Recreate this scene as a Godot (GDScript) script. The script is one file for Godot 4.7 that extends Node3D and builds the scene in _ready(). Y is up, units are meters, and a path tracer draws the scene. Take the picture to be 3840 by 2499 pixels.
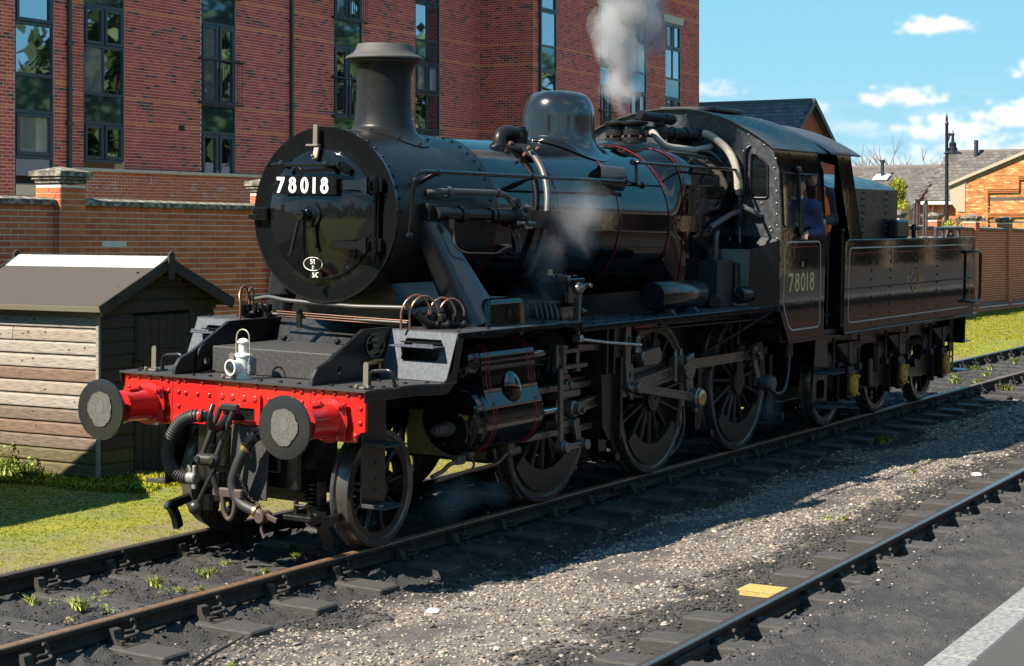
extends Node3D

# Engine, track and tender stand on a track canted a little towards the platform.
const CANT := 0.0220550937
var RNG := RandomNumberGenerator.new()
var mats := {}
var names := {}

# ---------------------------------------------------------------- mesh builder
class MB:
	var v := PackedVector3Array()
	var n := PackedVector3Array()
	var ix := PackedInt32Array()
	var col := PackedColorArray()
	var c := Color(1, 1, 1)
	var use_c := false
	var t := Transform3D()

	func _p(p: Vector3, m: Vector3) -> void:
		v.append(t * p)
		n.append((t.basis * m).normalized())
		if use_c: col.append(c)

	func f4(a: Vector3, b: Vector3, d: Vector3, e: Vector3, na: Vector3, nb: Vector3, nd: Vector3, ne: Vector3) -> void:
		var g := (d - a).cross(e - b)
		var k := v.size()
		_p(a, na); _p(b, nb); _p(d, nd); _p(e, ne)
		if g.dot(na + nb + nd + ne) > 0: ix.append_array([k, k + 2, k + 1, k, k + 3, k + 2])
		else: ix.append_array([k, k + 1, k + 2, k, k + 2, k + 3])

	func f3(a: Vector3, b: Vector3, d: Vector3, na: Vector3, nb: Vector3, nd: Vector3) -> void:
		var g := (b - a).cross(d - a)
		var k := v.size()
		_p(a, na); _p(b, nb); _p(d, nd)
		if g.dot(na + nb + nd) > 0: ix.append_array([k, k + 2, k + 1])
		else: ix.append_array([k, k + 1, k + 2])

	func quad(a: Vector3, b: Vector3, d: Vector3, e: Vector3) -> void:  # counter-clockwise from outside
		var m := (d - a).cross(e - b).normalized()
		f4(a, b, d, e, m, m, m, m)

	func box(o: Vector3, s: Vector3, bev := 0.0, bas := Basis()) -> MB:
		var h := s * 0.5
		var b := minf(bev, minf(h.x, minf(h.y, h.z)) * 0.49)
		for ax in 3:
			var u := (ax + 1) % 3
			var w := (ax + 2) % 3
			for sg in [-1.0, 1.0]:
				var q := []
				for k in 4:
					var p := Vector3()
					p[ax] = h[ax] * sg
					p[u] = (h[u] - b) * (1.0 if k == 1 or k == 2 else -1.0)
					p[w] = (h[w] - b) * (1.0 if k >= 2 else -1.0)
					q.append(o + bas * p)
				var m := Vector3(); m[ax] = sg
				m = bas * m
				f4(q[0], q[1], q[2], q[3], m, m, m, m)
		if b > 0.0:
			for ax in 3:
				var u := (ax + 1) % 3
				var w := (ax + 2) % 3
				for su in [-1.0, 1.0]:
					for sw in [-1.0, 1.0]:
						var q := []
						for k in 4:
							var p := Vector3()
							p[ax] = (h[ax] - b) * (-1.0 if k == 0 or k == 3 else 1.0)
							p[u] = (h[u] - (0.0 if k < 2 else b)) * su
							p[w] = (h[w] - (b if k < 2 else 0.0)) * sw
							q.append(o + bas * p)
						var m := Vector3(); m[u] = su; m[w] = sw
						m = bas * m.normalized()
						f4(q[0], q[1], q[2], q[3], m, m, m, m)
			for sx in [-1.0, 1.0]:
				for sy in [-1.0, 1.0]:
					for sz in [-1.0, 1.0]:
						var m := bas * Vector3(sx, sy, sz).normalized()
						f3(o + bas * Vector3(h.x * sx, (h.y - b) * sy, (h.z - b) * sz), o + bas * Vector3((h.x - b) * sx, h.y * sy, (h.z - b) * sz), o + bas * Vector3((h.x - b) * sx, (h.y - b) * sy, h.z * sz), m, m, m)
		return self

	func bar(a: Vector3, b: Vector3, w: float, h: float, up := Vector3.UP, bev := 0.0) -> MB:  # a box from a to b, w across, h along up
		var d := (b - a)
		var z := d.normalized()
		var x := up.cross(z)
		if x.length() < 0.01: x = Vector3.RIGHT.cross(z)
		x = x.normalized()
		return box((a + b) * 0.5, Vector3(w, h, d.length()), bev, Basis(x, z.cross(x), z))

	# profile: x = radius, y = height along the axis; from bottom to top the outside is outwards
	func lathe(pr: Array, o: Vector3, ax: Vector3, seg := 24, a0 := 0.0, a1 := TAU, smooth := 0.75) -> MB:
		ax = ax.normalized()
		var e1 := ax.cross(Vector3(0, 0, 1) if absf(ax.z) < 0.9 else Vector3(0, 1, 0)).normalized()
		var e2 := ax.cross(e1)
		var sn := []
		for i in pr.size() - 1:
			var d: Vector2 = pr[i + 1] - pr[i]
			sn.append(Vector2(d.y, -d.x).normalized())
		var cs := []
		for j in seg + 1:
			var a := a0 + (a1 - a0) * j / seg
			cs.append(e1 * cos(a) + e2 * sin(a))
		for i in pr.size() - 1:
			var p: Vector2 = pr[i]
			var q: Vector2 = pr[i + 1]
			if p.distance_to(q) < 1e-6: continue
			var n0: Vector2 = sn[i]
			var n1: Vector2 = sn[i]
			if i > 0 and sn[i].dot(sn[i - 1]) > smooth: n0 = (sn[i] + sn[i - 1]).normalized()
			if i < sn.size() - 1 and sn[i].dot(sn[i + 1]) > smooth: n1 = (sn[i] + sn[i + 1]).normalized()
			var k := v.size()
			for j in seg + 1:
				_p(o + cs[j] * p.x + ax * p.y, cs[j] * n0.x + ax * n0.y)
				_p(o + cs[j] * q.x + ax * q.y, cs[j] * n1.x + ax * n1.y)
			for j in seg:
				var a := k + j * 2
				if q.x > 1e-6: ix.append_array([a, a + 1, a + 3])
				if p.x > 1e-6: ix.append_array([a, a + 3, a + 2])
		return self

	func cyl(a: Vector3, b: Vector3, r: float, r2 := -1.0, seg := 12, bev := 0.0) -> MB:
		if r2 < 0: r2 = r
		var l := a.distance_to(b)
		if bev > 0: return lathe([Vector2(0, 0), Vector2(r - bev, 0), Vector2(r, bev), Vector2(r2, l - bev), Vector2(r2 - bev, l), Vector2(0, l)], a, b - a, seg)
		return lathe([Vector2(0, 0), Vector2(r, 0), Vector2(r2, l), Vector2(0, l)], a, b - a, seg)

	func ball(o: Vector3, r: float, seg := 10, sy := 1.0) -> MB:
		var pr := []
		var k := maxi(4, seg / 2)
		for i in k + 1: pr.append(Vector2(sin(PI * i / k) * r, -cos(PI * i / k) * r * sy))
		pr[0].x = 0.0; pr[k].x = 0.0
		return lathe(pr, o, Vector3.UP, seg, 0, TAU, 0.3)

	func rivet(o: Vector3, ax: Vector3, r: float, seg := 8) -> MB:  # a round head
		return lathe([Vector2(r, 0), Vector2(r * 0.92, r * 0.38), Vector2(r * 0.6, r * 0.68), Vector2(0, r * 0.8)], o, ax, seg, 0, TAU, 0.3)

	func hexn(o: Vector3, ax: Vector3, r: float, l: float) -> MB:
		return lathe([Vector2(r, 0), Vector2(r, l * 0.85), Vector2(r * 0.88, l), Vector2(0, l)], o, ax, 6, 0, TAU, 1.1)

	func tube(pts: Array, r: float, seg := 8, caps := true, r_end := -1.0) -> MB:
		var k := pts.size()
		var rings := []
		var up := Vector3.UP
		var dirs := []
		for i in k:
			var a: Vector3 = pts[maxi(i - 1, 0)]
			var b: Vector3 = pts[mini(i + 1, k - 1)]
			dirs.append((b - a).normalized())
		if absf(dirs[0].dot(up)) > 0.95: up = Vector3.RIGHT
		for i in k:
			var d: Vector3 = dirs[i]
			up = (up - d * up.dot(d)).normalized()
			var e := d.cross(up)
			var rr := r if r_end < 0 else lerpf(r, r_end, float(i) / (k - 1))
			var g := []
			for j in seg: g.append([pts[i] + (up * cos(TAU * j / seg) + e * sin(TAU * j / seg)) * rr, up * cos(TAU * j / seg) + e * sin(TAU * j / seg)])
			rings.append(g)
		for i in k - 1:
			for j in seg:
				var a = rings[i][j]; var b = rings[i][(j + 1) % seg]; var cc = rings[i + 1][(j + 1) % seg]; var d = rings[i + 1][j]
				f4(a[0], b[0], cc[0], d[0], a[1], b[1], cc[1], d[1])
		if caps:
			for e in [0, k - 1]:
				var m: Vector3 = dirs[e] * (-1.0 if e == 0 else 1.0)
				for j in seg: f3(pts[e], rings[e][j][0], rings[e][(j + 1) % seg][0], m, m, m)
		return self

	# polygon in local XY, extruded along Z from z0 to z1
	func extr(poly: Array, z0: float, z1: float, holes := [], smooth_side := false) -> MB:
		var pl := PackedVector2Array(poly)
		if Geometry2D.is_polygon_clockwise(pl): pl.reverse()
		var loops := [pl]
		var whole := PackedVector2Array(pl)
		for h in holes:
			var hp := PackedVector2Array(h)
			if not Geometry2D.is_polygon_clockwise(hp): hp.reverse()
			loops.append(hp)
			var best := 1e9
			var bi := 0
			var bj := 0
			for i in whole.size():
				for j in hp.size():
					var dd := whole[i].distance_squared_to(hp[j])
					if dd < best: best = dd; bi = i; bj = j
			var nw := PackedVector2Array()
			for i in bi + 1: nw.append(whole[i])
			for j in hp.size() + 1: nw.append(hp[(bj + j) % hp.size()])
			nw[nw.size() - 1] += (hp[(bj + 1) % hp.size()] - hp[bj]).normalized() * -2e-4 if hp.size() > 2 else Vector2()
			var back := whole[bi] + (whole[(bi + 1) % whole.size()] - whole[bi]).normalized() * 2e-4
			nw.append(back)
			for i in range(bi + 1, whole.size()): nw.append(whole[i])
			whole = nw
		var tri := Geometry2D.triangulate_polygon(whole)
		if tri.is_empty() and holes.size(): push_warning("hole failed"); tri = Geometry2D.triangulate_polygon(pl); whole = pl
		var F := Vector3(0, 0, 1 if z1 > z0 else -1)
		for i in range(0, tri.size(), 3):
			var a := whole[tri[i]]; var b := whole[tri[i + 1]]; var d := whole[tri[i + 2]]
			f3(Vector3(a.x, a.y, z1), Vector3(b.x, b.y, z1), Vector3(d.x, d.y, z1), F, F, F)
			f3(Vector3(a.x, a.y, z0), Vector3(b.x, b.y, z0), Vector3(d.x, d.y, z0), -F, -F, -F)
		for lp in loops:
			var m: int = lp.size()
			for i in m:
				var a: Vector2 = lp[i]
				var b: Vector2 = lp[(i + 1) % m]
				var e := (b - a).normalized()
				var nn := Vector3(e.y, -e.x, 0)
				var na := nn
				var nb := nn
				if smooth_side:
					var e0: Vector2 = (a - lp[(i + m - 1) % m]).normalized()
					var e2: Vector2 = (lp[(i + 2) % m] - b).normalized()
					if e0.dot(e) > 0.7: na = (nn + Vector3(e0.y, -e0.x, 0)).normalized()
					if e2.dot(e) > 0.7: nb = (nn + Vector3(e2.y, -e2.x, 0)).normalized()
				f4(Vector3(a.x, a.y, z0), Vector3(b.x, b.y, z0), Vector3(b.x, b.y, z1), Vector3(a.x, a.y, z1), na, nb, nb, na)
		return self

	# a skin through rows of points, smooth, both closed choices
	func skin(rows: Array, close_j := false) -> MB:
		var R := rows.size()
		var Cn: int = rows[0].size()
		var nor := []
		for i in R:
			var line := []
			for j in Cn:
				var jp := (j + 1) % Cn if close_j else mini(j + 1, Cn - 1)
				var jm := (j + Cn - 1) % Cn if close_j else maxi(j - 1, 0)
				var du: Vector3 = rows[mini(i + 1, R - 1)][j] - rows[maxi(i - 1, 0)][j]
				var dv: Vector3 = rows[i][jp] - rows[i][jm]
				line.append(du.cross(dv).normalized())
			nor.append(line)
		for i in R - 1:
			for j in (Cn if close_j else Cn - 1):
				var k := (j + 1) % Cn
				f4(rows[i][j], rows[i][k], rows[i + 1][k], rows[i + 1][j], nor[i][j], nor[i][k], nor[i + 1][k], nor[i + 1][j])
		return self

	func mesh_at(x: Transform3D) -> MB:   # moves all that has been added so far
		for i in v.size():
			v[i] = x * v[i]
			n[i] = (x.basis * n[i]).normalized()
		if x.basis.determinant() < 0:
			for i in range(0, ix.size(), 3):
				var k := ix[i + 1]
				ix[i + 1] = ix[i + 2]
				ix[i + 2] = k
		return self

	func mesh(m: Material) -> ArrayMesh:
		var a := []
		a.resize(Mesh.ARRAY_MAX)
		a[Mesh.ARRAY_VERTEX] = v
		a[Mesh.ARRAY_NORMAL] = n
		a[Mesh.ARRAY_INDEX] = ix
		if use_c: a[Mesh.ARRAY_COLOR] = col
		var am := ArrayMesh.new()
		am.add_surface_from_arrays(Mesh.PRIMITIVE_TRIANGLES, a)
		am.surface_set_material(0, m)
		return am

func mb() -> MB:
	return MB.new()

func numbered(s: String) -> String:
	names[s] = names.get(s, -1) + 1
	return s if names[s] == 0 else "%s_%03d" % [s, names[s]]

# a mesh as a part under its thing
func part(called: String, b: MB, m: Material, parent: Node, label := "") -> MeshInstance3D:
	return inst(called, b.mesh(m), parent, Transform3D(), label)

func inst(called: String, mesh: Mesh, parent: Node, at := Transform3D(), label := "") -> MeshInstance3D:
	var o := MeshInstance3D.new()
	o.name = called
	o.mesh = mesh
	o.transform = at
	if label: o.set_meta("label", label)
	parent.add_child(o, true)
	return o

func thing(called: String, label: String, category: String, at := Vector3.ZERO, turn := 0.0, group := "", cant := false) -> Node3D:
	var o := Node3D.new()
	o.name = numbered(called)
	add_child(o, true)
	var b := Basis(Vector3.UP, turn)
	if cant: o.transform = Transform3D(Basis(Vector3.RIGHT, CANT) * b, Basis(Vector3.RIGHT, CANT) * at)
	else: o.transform = Transform3D(b, at)
	return tag(o, label, category, group)

func tag(o: Node3D, label: String, category: String, group := "", kind := "") -> Node3D:
	if label: o.set_meta("label", label)
	if category: o.set_meta("category", category)
	if group: o.set_meta("group", group)
	if kind: o.set_meta("kind", kind)
	return o

func stuff(o: Node) -> Node:
	o.set_meta("kind", "stuff")
	return o

func multi(called: String, mesh: Mesh, tf: Array, cols: Array, parent: Node) -> MultiMeshInstance3D:
	var mm := MultiMesh.new()
	mm.transform_format = MultiMesh.TRANSFORM_3D
	mm.use_colors = cols.size() > 0
	mm.mesh = mesh
	mm.instance_count = tf.size()
	for i in tf.size():
		mm.set_instance_transform(i, tf[i])
		if cols.size(): mm.set_instance_color(i, cols[i])
	var o := MultiMeshInstance3D.new()
	o.name = called
	o.multimesh = mm
	o.set_meta("kind", "stuff")
	parent.add_child(o, true)
	return o

# a Catmull-Rom curve through points
func curve(pts: Array, sub := 6) -> Array:
	var r := []
	for i in pts.size() - 1:
		var a: Vector3 = pts[maxi(i - 1, 0)]
		var d: Vector3 = pts[mini(i + 2, pts.size() - 1)]
		for k in sub: r.append(pts[i].cubic_interpolate(pts[i + 1], a, d, float(k) / sub))
	r.append(pts[-1])
	return r

# rounds the corners of a path of straight runs
func bent(pts: Array, rad: float, sub := 5) -> Array:
	var r := [pts[0]]
	for i in range(1, pts.size() - 1):
		var p: Vector3 = pts[i]
		var a: Vector3 = p + (pts[i - 1] - p).limit_length(rad)
		var b: Vector3 = p + (pts[i + 1] - p).limit_length(rad)
		for k in sub + 1:
			var t := float(k) / sub
			r.append(a.lerp(p, t).lerp(p.lerp(b, t), t))
	r.append(pts[-1])
	return r

func arc2(o: Vector2, r: float, a0: float, a1: float, k: int) -> Array:
	var q := []
	for i in k + 1:
		var a := deg_to_rad(lerpf(a0, a1, float(i) / k))
		q.append(o + Vector2(cos(a), sin(a)) * r)
	return q

func ell2(o: Vector2, rx: float, ry: float, k: int) -> Array:
	var q := []
	for i in k: q.append(o + Vector2(cos(TAU * i / k) * rx, sin(TAU * i / k) * ry))
	return q

func rrect2(x0: float, y0: float, x1: float, y1: float, r: float, k := 4) -> Array:
	return arc2(Vector2(x1 - r, y1 - r), r, 0, 90, k) + arc2(Vector2(x0 + r, y1 - r), r, 90, 180, k) + arc2(Vector2(x0 + r, y0 + r), r, 180, 270, k) + arc2(Vector2(x1 - r, y0 + r), r, 270, 360, k)

# ---------------------------------------------------------------- materials
func lin(r: float, g: float, b: float) -> Color:
	return Color(r, g, b).linear_to_srgb()

func noise_tex(freq: float, size: int, oct := 4, lo := 0.0, hi := 1.0, normal := false, bump := 4.0, type := FastNoiseLite.TYPE_SIMPLEX_SMOOTH, sd := 1) -> NoiseTexture2D:
	var f := FastNoiseLite.new()
	f.noise_type = type
	f.frequency = freq
	f.fractal_octaves = oct
	f.seed = sd
	var x := NoiseTexture2D.new()
	x.width = size; x.height = size
	x.seamless = true
	x.noise = f
	if normal:
		x.as_normal_map = true
		x.bump_strength = bump
	else:
		var g := Gradient.new()
		g.set_color(0, Color(lo, lo, lo)); g.set_color(1, Color(hi, hi, hi))
		x.color_ramp = g
	return x

func ramp_tex(freq: float, size: int, stops: Array, oct := 4, sd := 1, type := FastNoiseLite.TYPE_SIMPLEX_SMOOTH) -> NoiseTexture2D:
	var x := noise_tex(freq, size, oct, 0, 1, false, 1, type, sd)
	var g := Gradient.new()
	var off := PackedFloat32Array()
	var cs := PackedColorArray()
	for s in stops: off.append(s[0]); cs.append(s[1].linear_to_srgb())
	g.offsets = off; g.colors = cs
	x.color_ramp = g
	return x

func mat(called: String, c: Color, rough := 0.5, metal := 0.0, o := {}) -> StandardMaterial3D:
	if mats.has(called): return mats[called]
	var m := StandardMaterial3D.new()
	m.resource_name = called
	m.albedo_color = c.linear_to_srgb()
	m.roughness = rough
	m.metallic = metal
	if o.has("tex"):
		m.albedo_texture = o.tex
		m.albedo_color = Color.WHITE if not o.has("tint") else c.linear_to_srgb()
	if o.has("rt"): m.roughness_texture = o.rt; m.roughness_texture_channel = BaseMaterial3D.TEXTURE_CHANNEL_RED
	if o.has("nt"): m.normal_enabled = true; m.normal_texture = o.nt; m.normal_scale = o.get("ns", 1.0)
	if o.has("tri"):
		m.uv1_triplanar = true
		m.uv1_world_triplanar = o.get("world", true)
		m.uv1_scale = o.tri if o.tri is Vector3 else Vector3.ONE * o.tri
	if o.has("spec"): m.metallic_specular = o.spec
	if o.has("coat"): m.clearcoat_enabled = true; m.clearcoat = o.coat; m.clearcoat_roughness = o.get("coat_r", 0.05)
	if o.has("vc"): m.vertex_color_use_as_albedo = true
	if o.has("two"): m.cull_mode = BaseMaterial3D.CULL_DISABLED
	if o.has("back"): m.backlight_enabled = true; m.backlight = o.back
	mats[called] = m
	return m

# ---------------------------------------------------------------- camera, sky, sun
func sky_image() -> Image:
	var w := 1024
	var h := 512
	var im := Image.create(w, h, false, Image.FORMAT_RGBF)
	var zen := Vector3(0.055, 0.19, 0.45)
	var mid := Vector3(0.135, 0.53, 0.78)
	var hor := Vector3(0.42, 0.68, 0.80)
	for y in h:
		var el := (0.5 - (y + 0.5) / h) * 180.0
		var k := Vector3(0.20, 0.21, 0.20)
		if el > 0.0:
			var a := clampf(el / 14.0, 0, 1)
			k = hor.lerp(mid, pow(a, 0.75))
			k = k.lerp(zen, pow(clampf((el - 10.0) / 80.0, 0, 1), 0.7))
		im.fill_rect(Rect2i(0, y, w, 1), Color(k.x, k.y, k.z))
	var nz := FastNoiseLite.new()
	nz.noise_type = FastNoiseLite.TYPE_SIMPLEX_SMOOTH
	nz.frequency = 1.0
	nz.fractal_octaves = 6
	nz.fractal_gain = 0.55
	nz.seed = 7
	var big := FastNoiseLite.new()
	big.noise_type = FastNoiseLite.TYPE_SIMPLEX_SMOOTH
	big.frequency = 1.0
	big.fractal_octaves = 2
	big.seed = 23
	# cumulus: bearing (degrees clockwise from the way the camera looks), elevation, half sizes, strength
	var puffs := [[13.1, 5.95, 1.5, 0.34, 1.0], [12.1, 3.80, 1.5, 0.36, 0.95], [16.5, 4.55, 1.2, 0.42, 1.0], [15.9, 3.15, 2.4, 0.55, 0.95], [13.6, 2.75, 1.9, 0.5, 0.85], [9.3, 3.45, 0.9, 0.28, 0.5], [6.4, 4.1, 1.0, 0.3, 0.5], [14.9, 2.1, 3.0, 0.5, 0.7], [12.4, 1.75, 2.6, 0.35, 0.55], [17.5, 2.6, 1.5, 0.6, 0.85], [10.6, 2.9, 1.2, 0.22, 0.35], [15.0, 1.3, 4.0, 0.5, 0.6], [19.5, 3.4, 1.8, 0.5, 0.9], [22.0, 2.2, 2.5, 0.5, 0.8]]
	# clouds away from the view: a few, drawn coarsely
	for y in range(int(h * 0.05), h / 2):
		var el := (0.5 - (y + 0.5) / h) * 180.0
		for x in w:
			var a := TAU * (x + 0.5) / w
			var r := 1.0 / maxf(sin(deg_to_rad(el)), 0.06)
			var p := Vector3(sin(a) * r * 0.55, 1.3, cos(a) * r * 0.55)
			var nn := nz.get_noise_3dv(p * 1.1) + big.get_noise_3dv(p * 0.45) * 0.55
			var den := smoothstep(0.24, 0.5, nn) * 0.9 * smoothstep(85.0, 40.0, el)
			if den > 0.01: im.set_pixel(x, y, im.get_pixel(x, y).lerp(Color(0.60, 0.63, 0.66).lerp(Color(0.95, 0.95, 0.93), clampf(1.1 - nn, 0.2, 1.0)), den))
	im.resize(w * 4, h * 4, Image.INTERPOLATE_BILINEAR)
	w *= 4
	h *= 4
	for y in range(int(h * 0.45), h / 2):
		var el := (0.5 - (y + 0.5) / h) * 180.0
		for i in 520:
			var x: int = (int(w * (rad_to_deg(PI / 2 - 0.530117) + 3.0) / 360.0) + i) % w
			var b := wrapf((x + 0.5) / w * 360.0 - rad_to_deg(PI / 2 - 0.530117), -180.0, 180.0)
			if b > 40.0: break
			var edge := smoothstep(4.0, 6.0, b) * smoothstep(40.0, 28.0, b) * smoothstep(9.0, 8.0, el)
			var k := hor.lerp(mid, pow(clampf(el / 14.0, 0, 1), 0.75))
			var base := im.get_pixel(x, y).lerp(Color(k.x, k.y, k.z), edge)
			var p := Vector3(b * 1.1, el * 2.4, 3.0)
			var nn := nz.get_noise_3dv(p)
			var n2 := nz.get_noise_3dv(p * 3.1 + Vector3(9, 1, 5))
			var den := 0.0
			var lit := 1.0
			for q in puffs:
				var dx: float = (b - q[0]) / q[2]
				var dy: float = (el - q[1]) / q[3]
				if absf(dx) > 2.4 or absf(dy) > 3.0: continue
				var d := 1.0 - (dx * dx + dy * dy * (2.2 if dy < 0.0 else 0.7)) + nn * 1.25 + n2 * 0.55
				var s: float = smoothstep(0.05, 0.8, d) * q[4]
				if s > den: lit = clampf(0.60 + dy * 0.34 + nn * 0.35 + n2 * 0.3, 0.15, 1.0)
				den = maxf(den, s)
			den = maxf(den, smoothstep(-0.1, 0.7, nz.get_noise_2d(b * 0.4, el * 2.6)) * 0.35 * smoothstep(5.0, 1.5, el))
			im.set_pixel(x, y, base.lerp(Color(0.56, 0.62, 0.68).lerp(Color(1.08, 1.08, 1.06), lit), den * edge))
	return im

func build_view() -> void:
	var cam := Camera3D.new()
	cam.name = "camera"
	var ya := 0.530116749
	var f := Vector3(cos(ya), 0, -sin(ya))
	var r := Vector3(sin(ya), 0, cos(ya))
	cam.transform = Transform3D(Basis(r, Vector3.UP, -f), Vector3(-10.8294761, 2.48586012, 8.76459412))
	cam.keep_aspect = Camera3D.KEEP_HEIGHT
	cam.set_frustum(0.1 * 1549.0 / 4222.8748, Vector2(0, -0.1 * (774.5 - 517.023934) / 4222.8748), 0.1, 1500.0)
	cam.far = 1500.0
	add_child(cam)
	cam.current = true
	var e := Environment.new()
	e.background_mode = Environment.BG_SKY
	var sk := Sky.new()
	var pm := PanoramaSkyMaterial.new()
	pm.panorama = ImageTexture.create_from_image(sky_image())
	sk.sky_material = pm
	e.sky = sk
	e.background_energy_multiplier = 0.50
	e.tonemap_mode = Environment.TONE_MAPPER_LINEAR
	e.tonemap_exposure = 2.4
	e.volumetric_fog_enabled = true
	e.volumetric_fog_density = 0.0
	e.sdfgi_enabled = true
	e.ssao_enabled = true
	e.ssil_enabled = true
	var we := WorldEnvironment.new()
	we.name = "environment"
	we.environment = e
	add_child(we)
	var sun := DirectionalLight3D.new()
	sun.name = "sun"
	sun.light_energy = 1.6
	sun.light_color = Color(1.0, 0.96, 0.90)
	sun.light_angular_distance = 0.53
	sun.shadow_enabled = true
	var d := Vector3(0.85, -1.0, 0.48).normalized()
	sun.basis = Basis.looking_at(d, Vector3.UP)
	add_child(sun)

# ---------------------------------------------------------------- ground
var GN := FastNoiseLite.new()
var GF := FastNoiseLite.new()

func rail2_z(x: float) -> float:
	return 4.185 - 0.0305 * x

func ground_y(x: float, z: float) -> float:
	var y := 0.0
	var a := GN.get_noise_2d(x * 1.0, z * 1.0)
	var b := GF.get_noise_2d(x, z)
	var r2 := rail2_z(x)
	if z < -1.05:
		y = lerpf(-0.115, -0.10, smoothstep(-1.5, -3.0, z)) - 0.0060 * maxf(0, x - 8.0) * smoothstep(-2.0, -5.0, z)
		y += a * 0.03 + b * 0.012
		if z > -1.5: y = lerpf(-0.16 + b * 0.03, y, smoothstep(-1.05, -1.4, z))
	elif z < 1.05: y = -0.165 - CANT * z + a * 0.025 + b * 0.055 - 0.025 * smoothstep(0.8, 1.0, z)
	elif z < r2 - 0.55:
		var k := smoothstep(1.05, 1.9, z)
		y = lerpf(-0.235, -0.235, k) + 0.03 * smoothstep(1.5, 2.2, z)
		y = lerpf(y, -0.185, smoothstep(r2 - 1.3, r2 - 0.7, z))
		y += a * 0.03 + b * lerpf(0.022, 0.012, k)
	elif z < r2 + 0.12: y = -0.185 + b * 0.04
	else:
		y = lerpf(-0.15, -0.045, smoothstep(r2 + 0.08, r2 + 0.38 + a * 0.1, z)) + a * 0.02 + b * 0.045 * (1.0 - 0.6 * smoothstep(r2 + 0.3, r2 + 0.9, z))
	return y

func ground_colour(x: float, z: float) -> Color:
	var a := GN.get_noise_2d(x * 2.2 + 40, z * 2.2)
	var b := GF.get_noise_2d(x * 2.0 + 9, z * 2.0)
	var r2 := rail2_z(x)
	if z < -1.25:
		var g := Color(0.30, 0.28, 0.03).lerp(Color(0.21, 0.24, 0.03), clampf(0.5 + a, 0, 1))
		var dirt := smoothstep(-2.3, -1.3, z) * 0.75 + a * 0.5 + b * 0.5
		g = g.lerp(Color(0.24, 0.185, 0.10), clampf(dirt, 0, 0.85))
		return g
	if z < 1.4: return Color(0.030, 0.029, 0.029).lerp(Color(0.055, 0.05, 0.047), clampf(0.35 + b + a * 0.5, 0, 1))
	if z < r2 - 0.35:
		var k := smoothstep(1.4, 1.9, z + a * 0.5) * (1.0 - smoothstep(r2 - 1.25, r2 - 0.65, z + a * 0.4))
		var dark := Color(0.04, 0.038, 0.036)
		var stone := Color(0.20, 0.17, 0.14)
		var patch := smoothstep(0.15, 0.4, GN.get_noise_2d(x * 0.9 + 5, z * 1.6 + 3))
		return dark.lerp(stone, k * (1.0 - 0.55 * patch)) * (1.0 + b * 0.5)
	return Color(0.036, 0.036, 0.040).lerp(Color(0.088, 0.08, 0.073), clampf(0.35 + a * 0.9 + b * 0.6, 0, 1))

func grid_mesh(x0: float, x1: float, z0: float, z1: float, st: float, m: Material) -> ArrayMesh:
	var nx := int((x1 - x0) / st)
	var nz := int((z1 - z0) / st)
	var v := PackedVector3Array(); var n := PackedVector3Array(); var c := PackedColorArray(); var ix := PackedInt32Array()
	v.resize((nx + 1) * (nz + 1)); n.resize(v.size()); c.resize(v.size())
	for i in nx + 1:
		for j in nz + 1:
			var x := x0 + (x1 - x0) * i / nx
			var z := z0 + (z1 - z0) * j / nz
			v[i * (nz + 1) + j] = Vector3(x, ground_y(x, z), z)
			c[i * (nz + 1) + j] = ground_colour(x, z)
	for i in nx + 1:
		for j in nz + 1:
			var du := v[mini(i + 1, nx) * (nz + 1) + j] - v[maxi(i - 1, 0) * (nz + 1) + j]
			var dw := v[i * (nz + 1) + mini(j + 1, nz)] - v[i * (nz + 1) + maxi(j - 1, 0)]
			n[i * (nz + 1) + j] = dw.cross(du).normalized()
			if i < nx and j < nz:
				var k := i * (nz + 1) + j
				ix.append_array([k, k + nz + 1, k + 1, k + 1, k + nz + 1, k + nz + 2])
	var a := []
	a.resize(Mesh.ARRAY_MAX)
	a[Mesh.ARRAY_VERTEX] = v; a[Mesh.ARRAY_NORMAL] = n; a[Mesh.ARRAY_INDEX] = ix; a[Mesh.ARRAY_COLOR] = c
	var am := ArrayMesh.new()
	am.add_surface_from_arrays(Mesh.PRIMITIVE_TRIANGLES, a)
	am.surface_set_material(0, m)
	return am

func stone_mesh(sd: int, m: Material) -> ArrayMesh:
	var r := RandomNumberGenerator.new()
	r.seed = sd
	var b := mb()
	var pts := []
	for k in 3:
		var ring := []
		for j in 5:
			var a := TAU * j / 5 + k * 0.5
			var rad := (0.55 if k != 1 else 0.95) * r.randf_range(0.7, 1.15)
			ring.append(Vector3(cos(a) * rad, (k - 1) * 0.42 * r.randf_range(0.75, 1.1), sin(a) * rad * r.randf_range(0.7, 1.0)))
		pts.append(ring)
	for k in 2:
		for j in 5:
			var j2 := (j + 1) % 5
			var q := [pts[k][j], pts[k][j2], pts[k + 1][j2], pts[k + 1][j]]
			var m1: Vector3 = (q[1] - q[0]).cross(q[2] - q[0]).normalized()
			if m1.dot(q[0]) < 0: m1 = -m1
			var m2: Vector3 = (q[2] - q[0]).cross(q[3] - q[0]).normalized()
			if m2.dot(q[0]) < 0: m2 = -m2
			b.f3(q[0], q[1], q[2], m1, m1, m1)
			b.f3(q[0], q[2], q[3], m2, m2, m2)
	for k in [0, 2]:
		var o := Vector3(0, -0.5 if k == 0 else 0.5, 0)
		for j in 5:
			var p: Vector3 = pts[k][j]; var q: Vector3 = pts[k][(j + 1) % 5]
			var mm := (p - o).cross(q - o).normalized()
			if mm.y * o.y < 0: mm = -mm
			b.f3(o, p, q, mm, mm, mm)
	return b.mesh(m)

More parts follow.
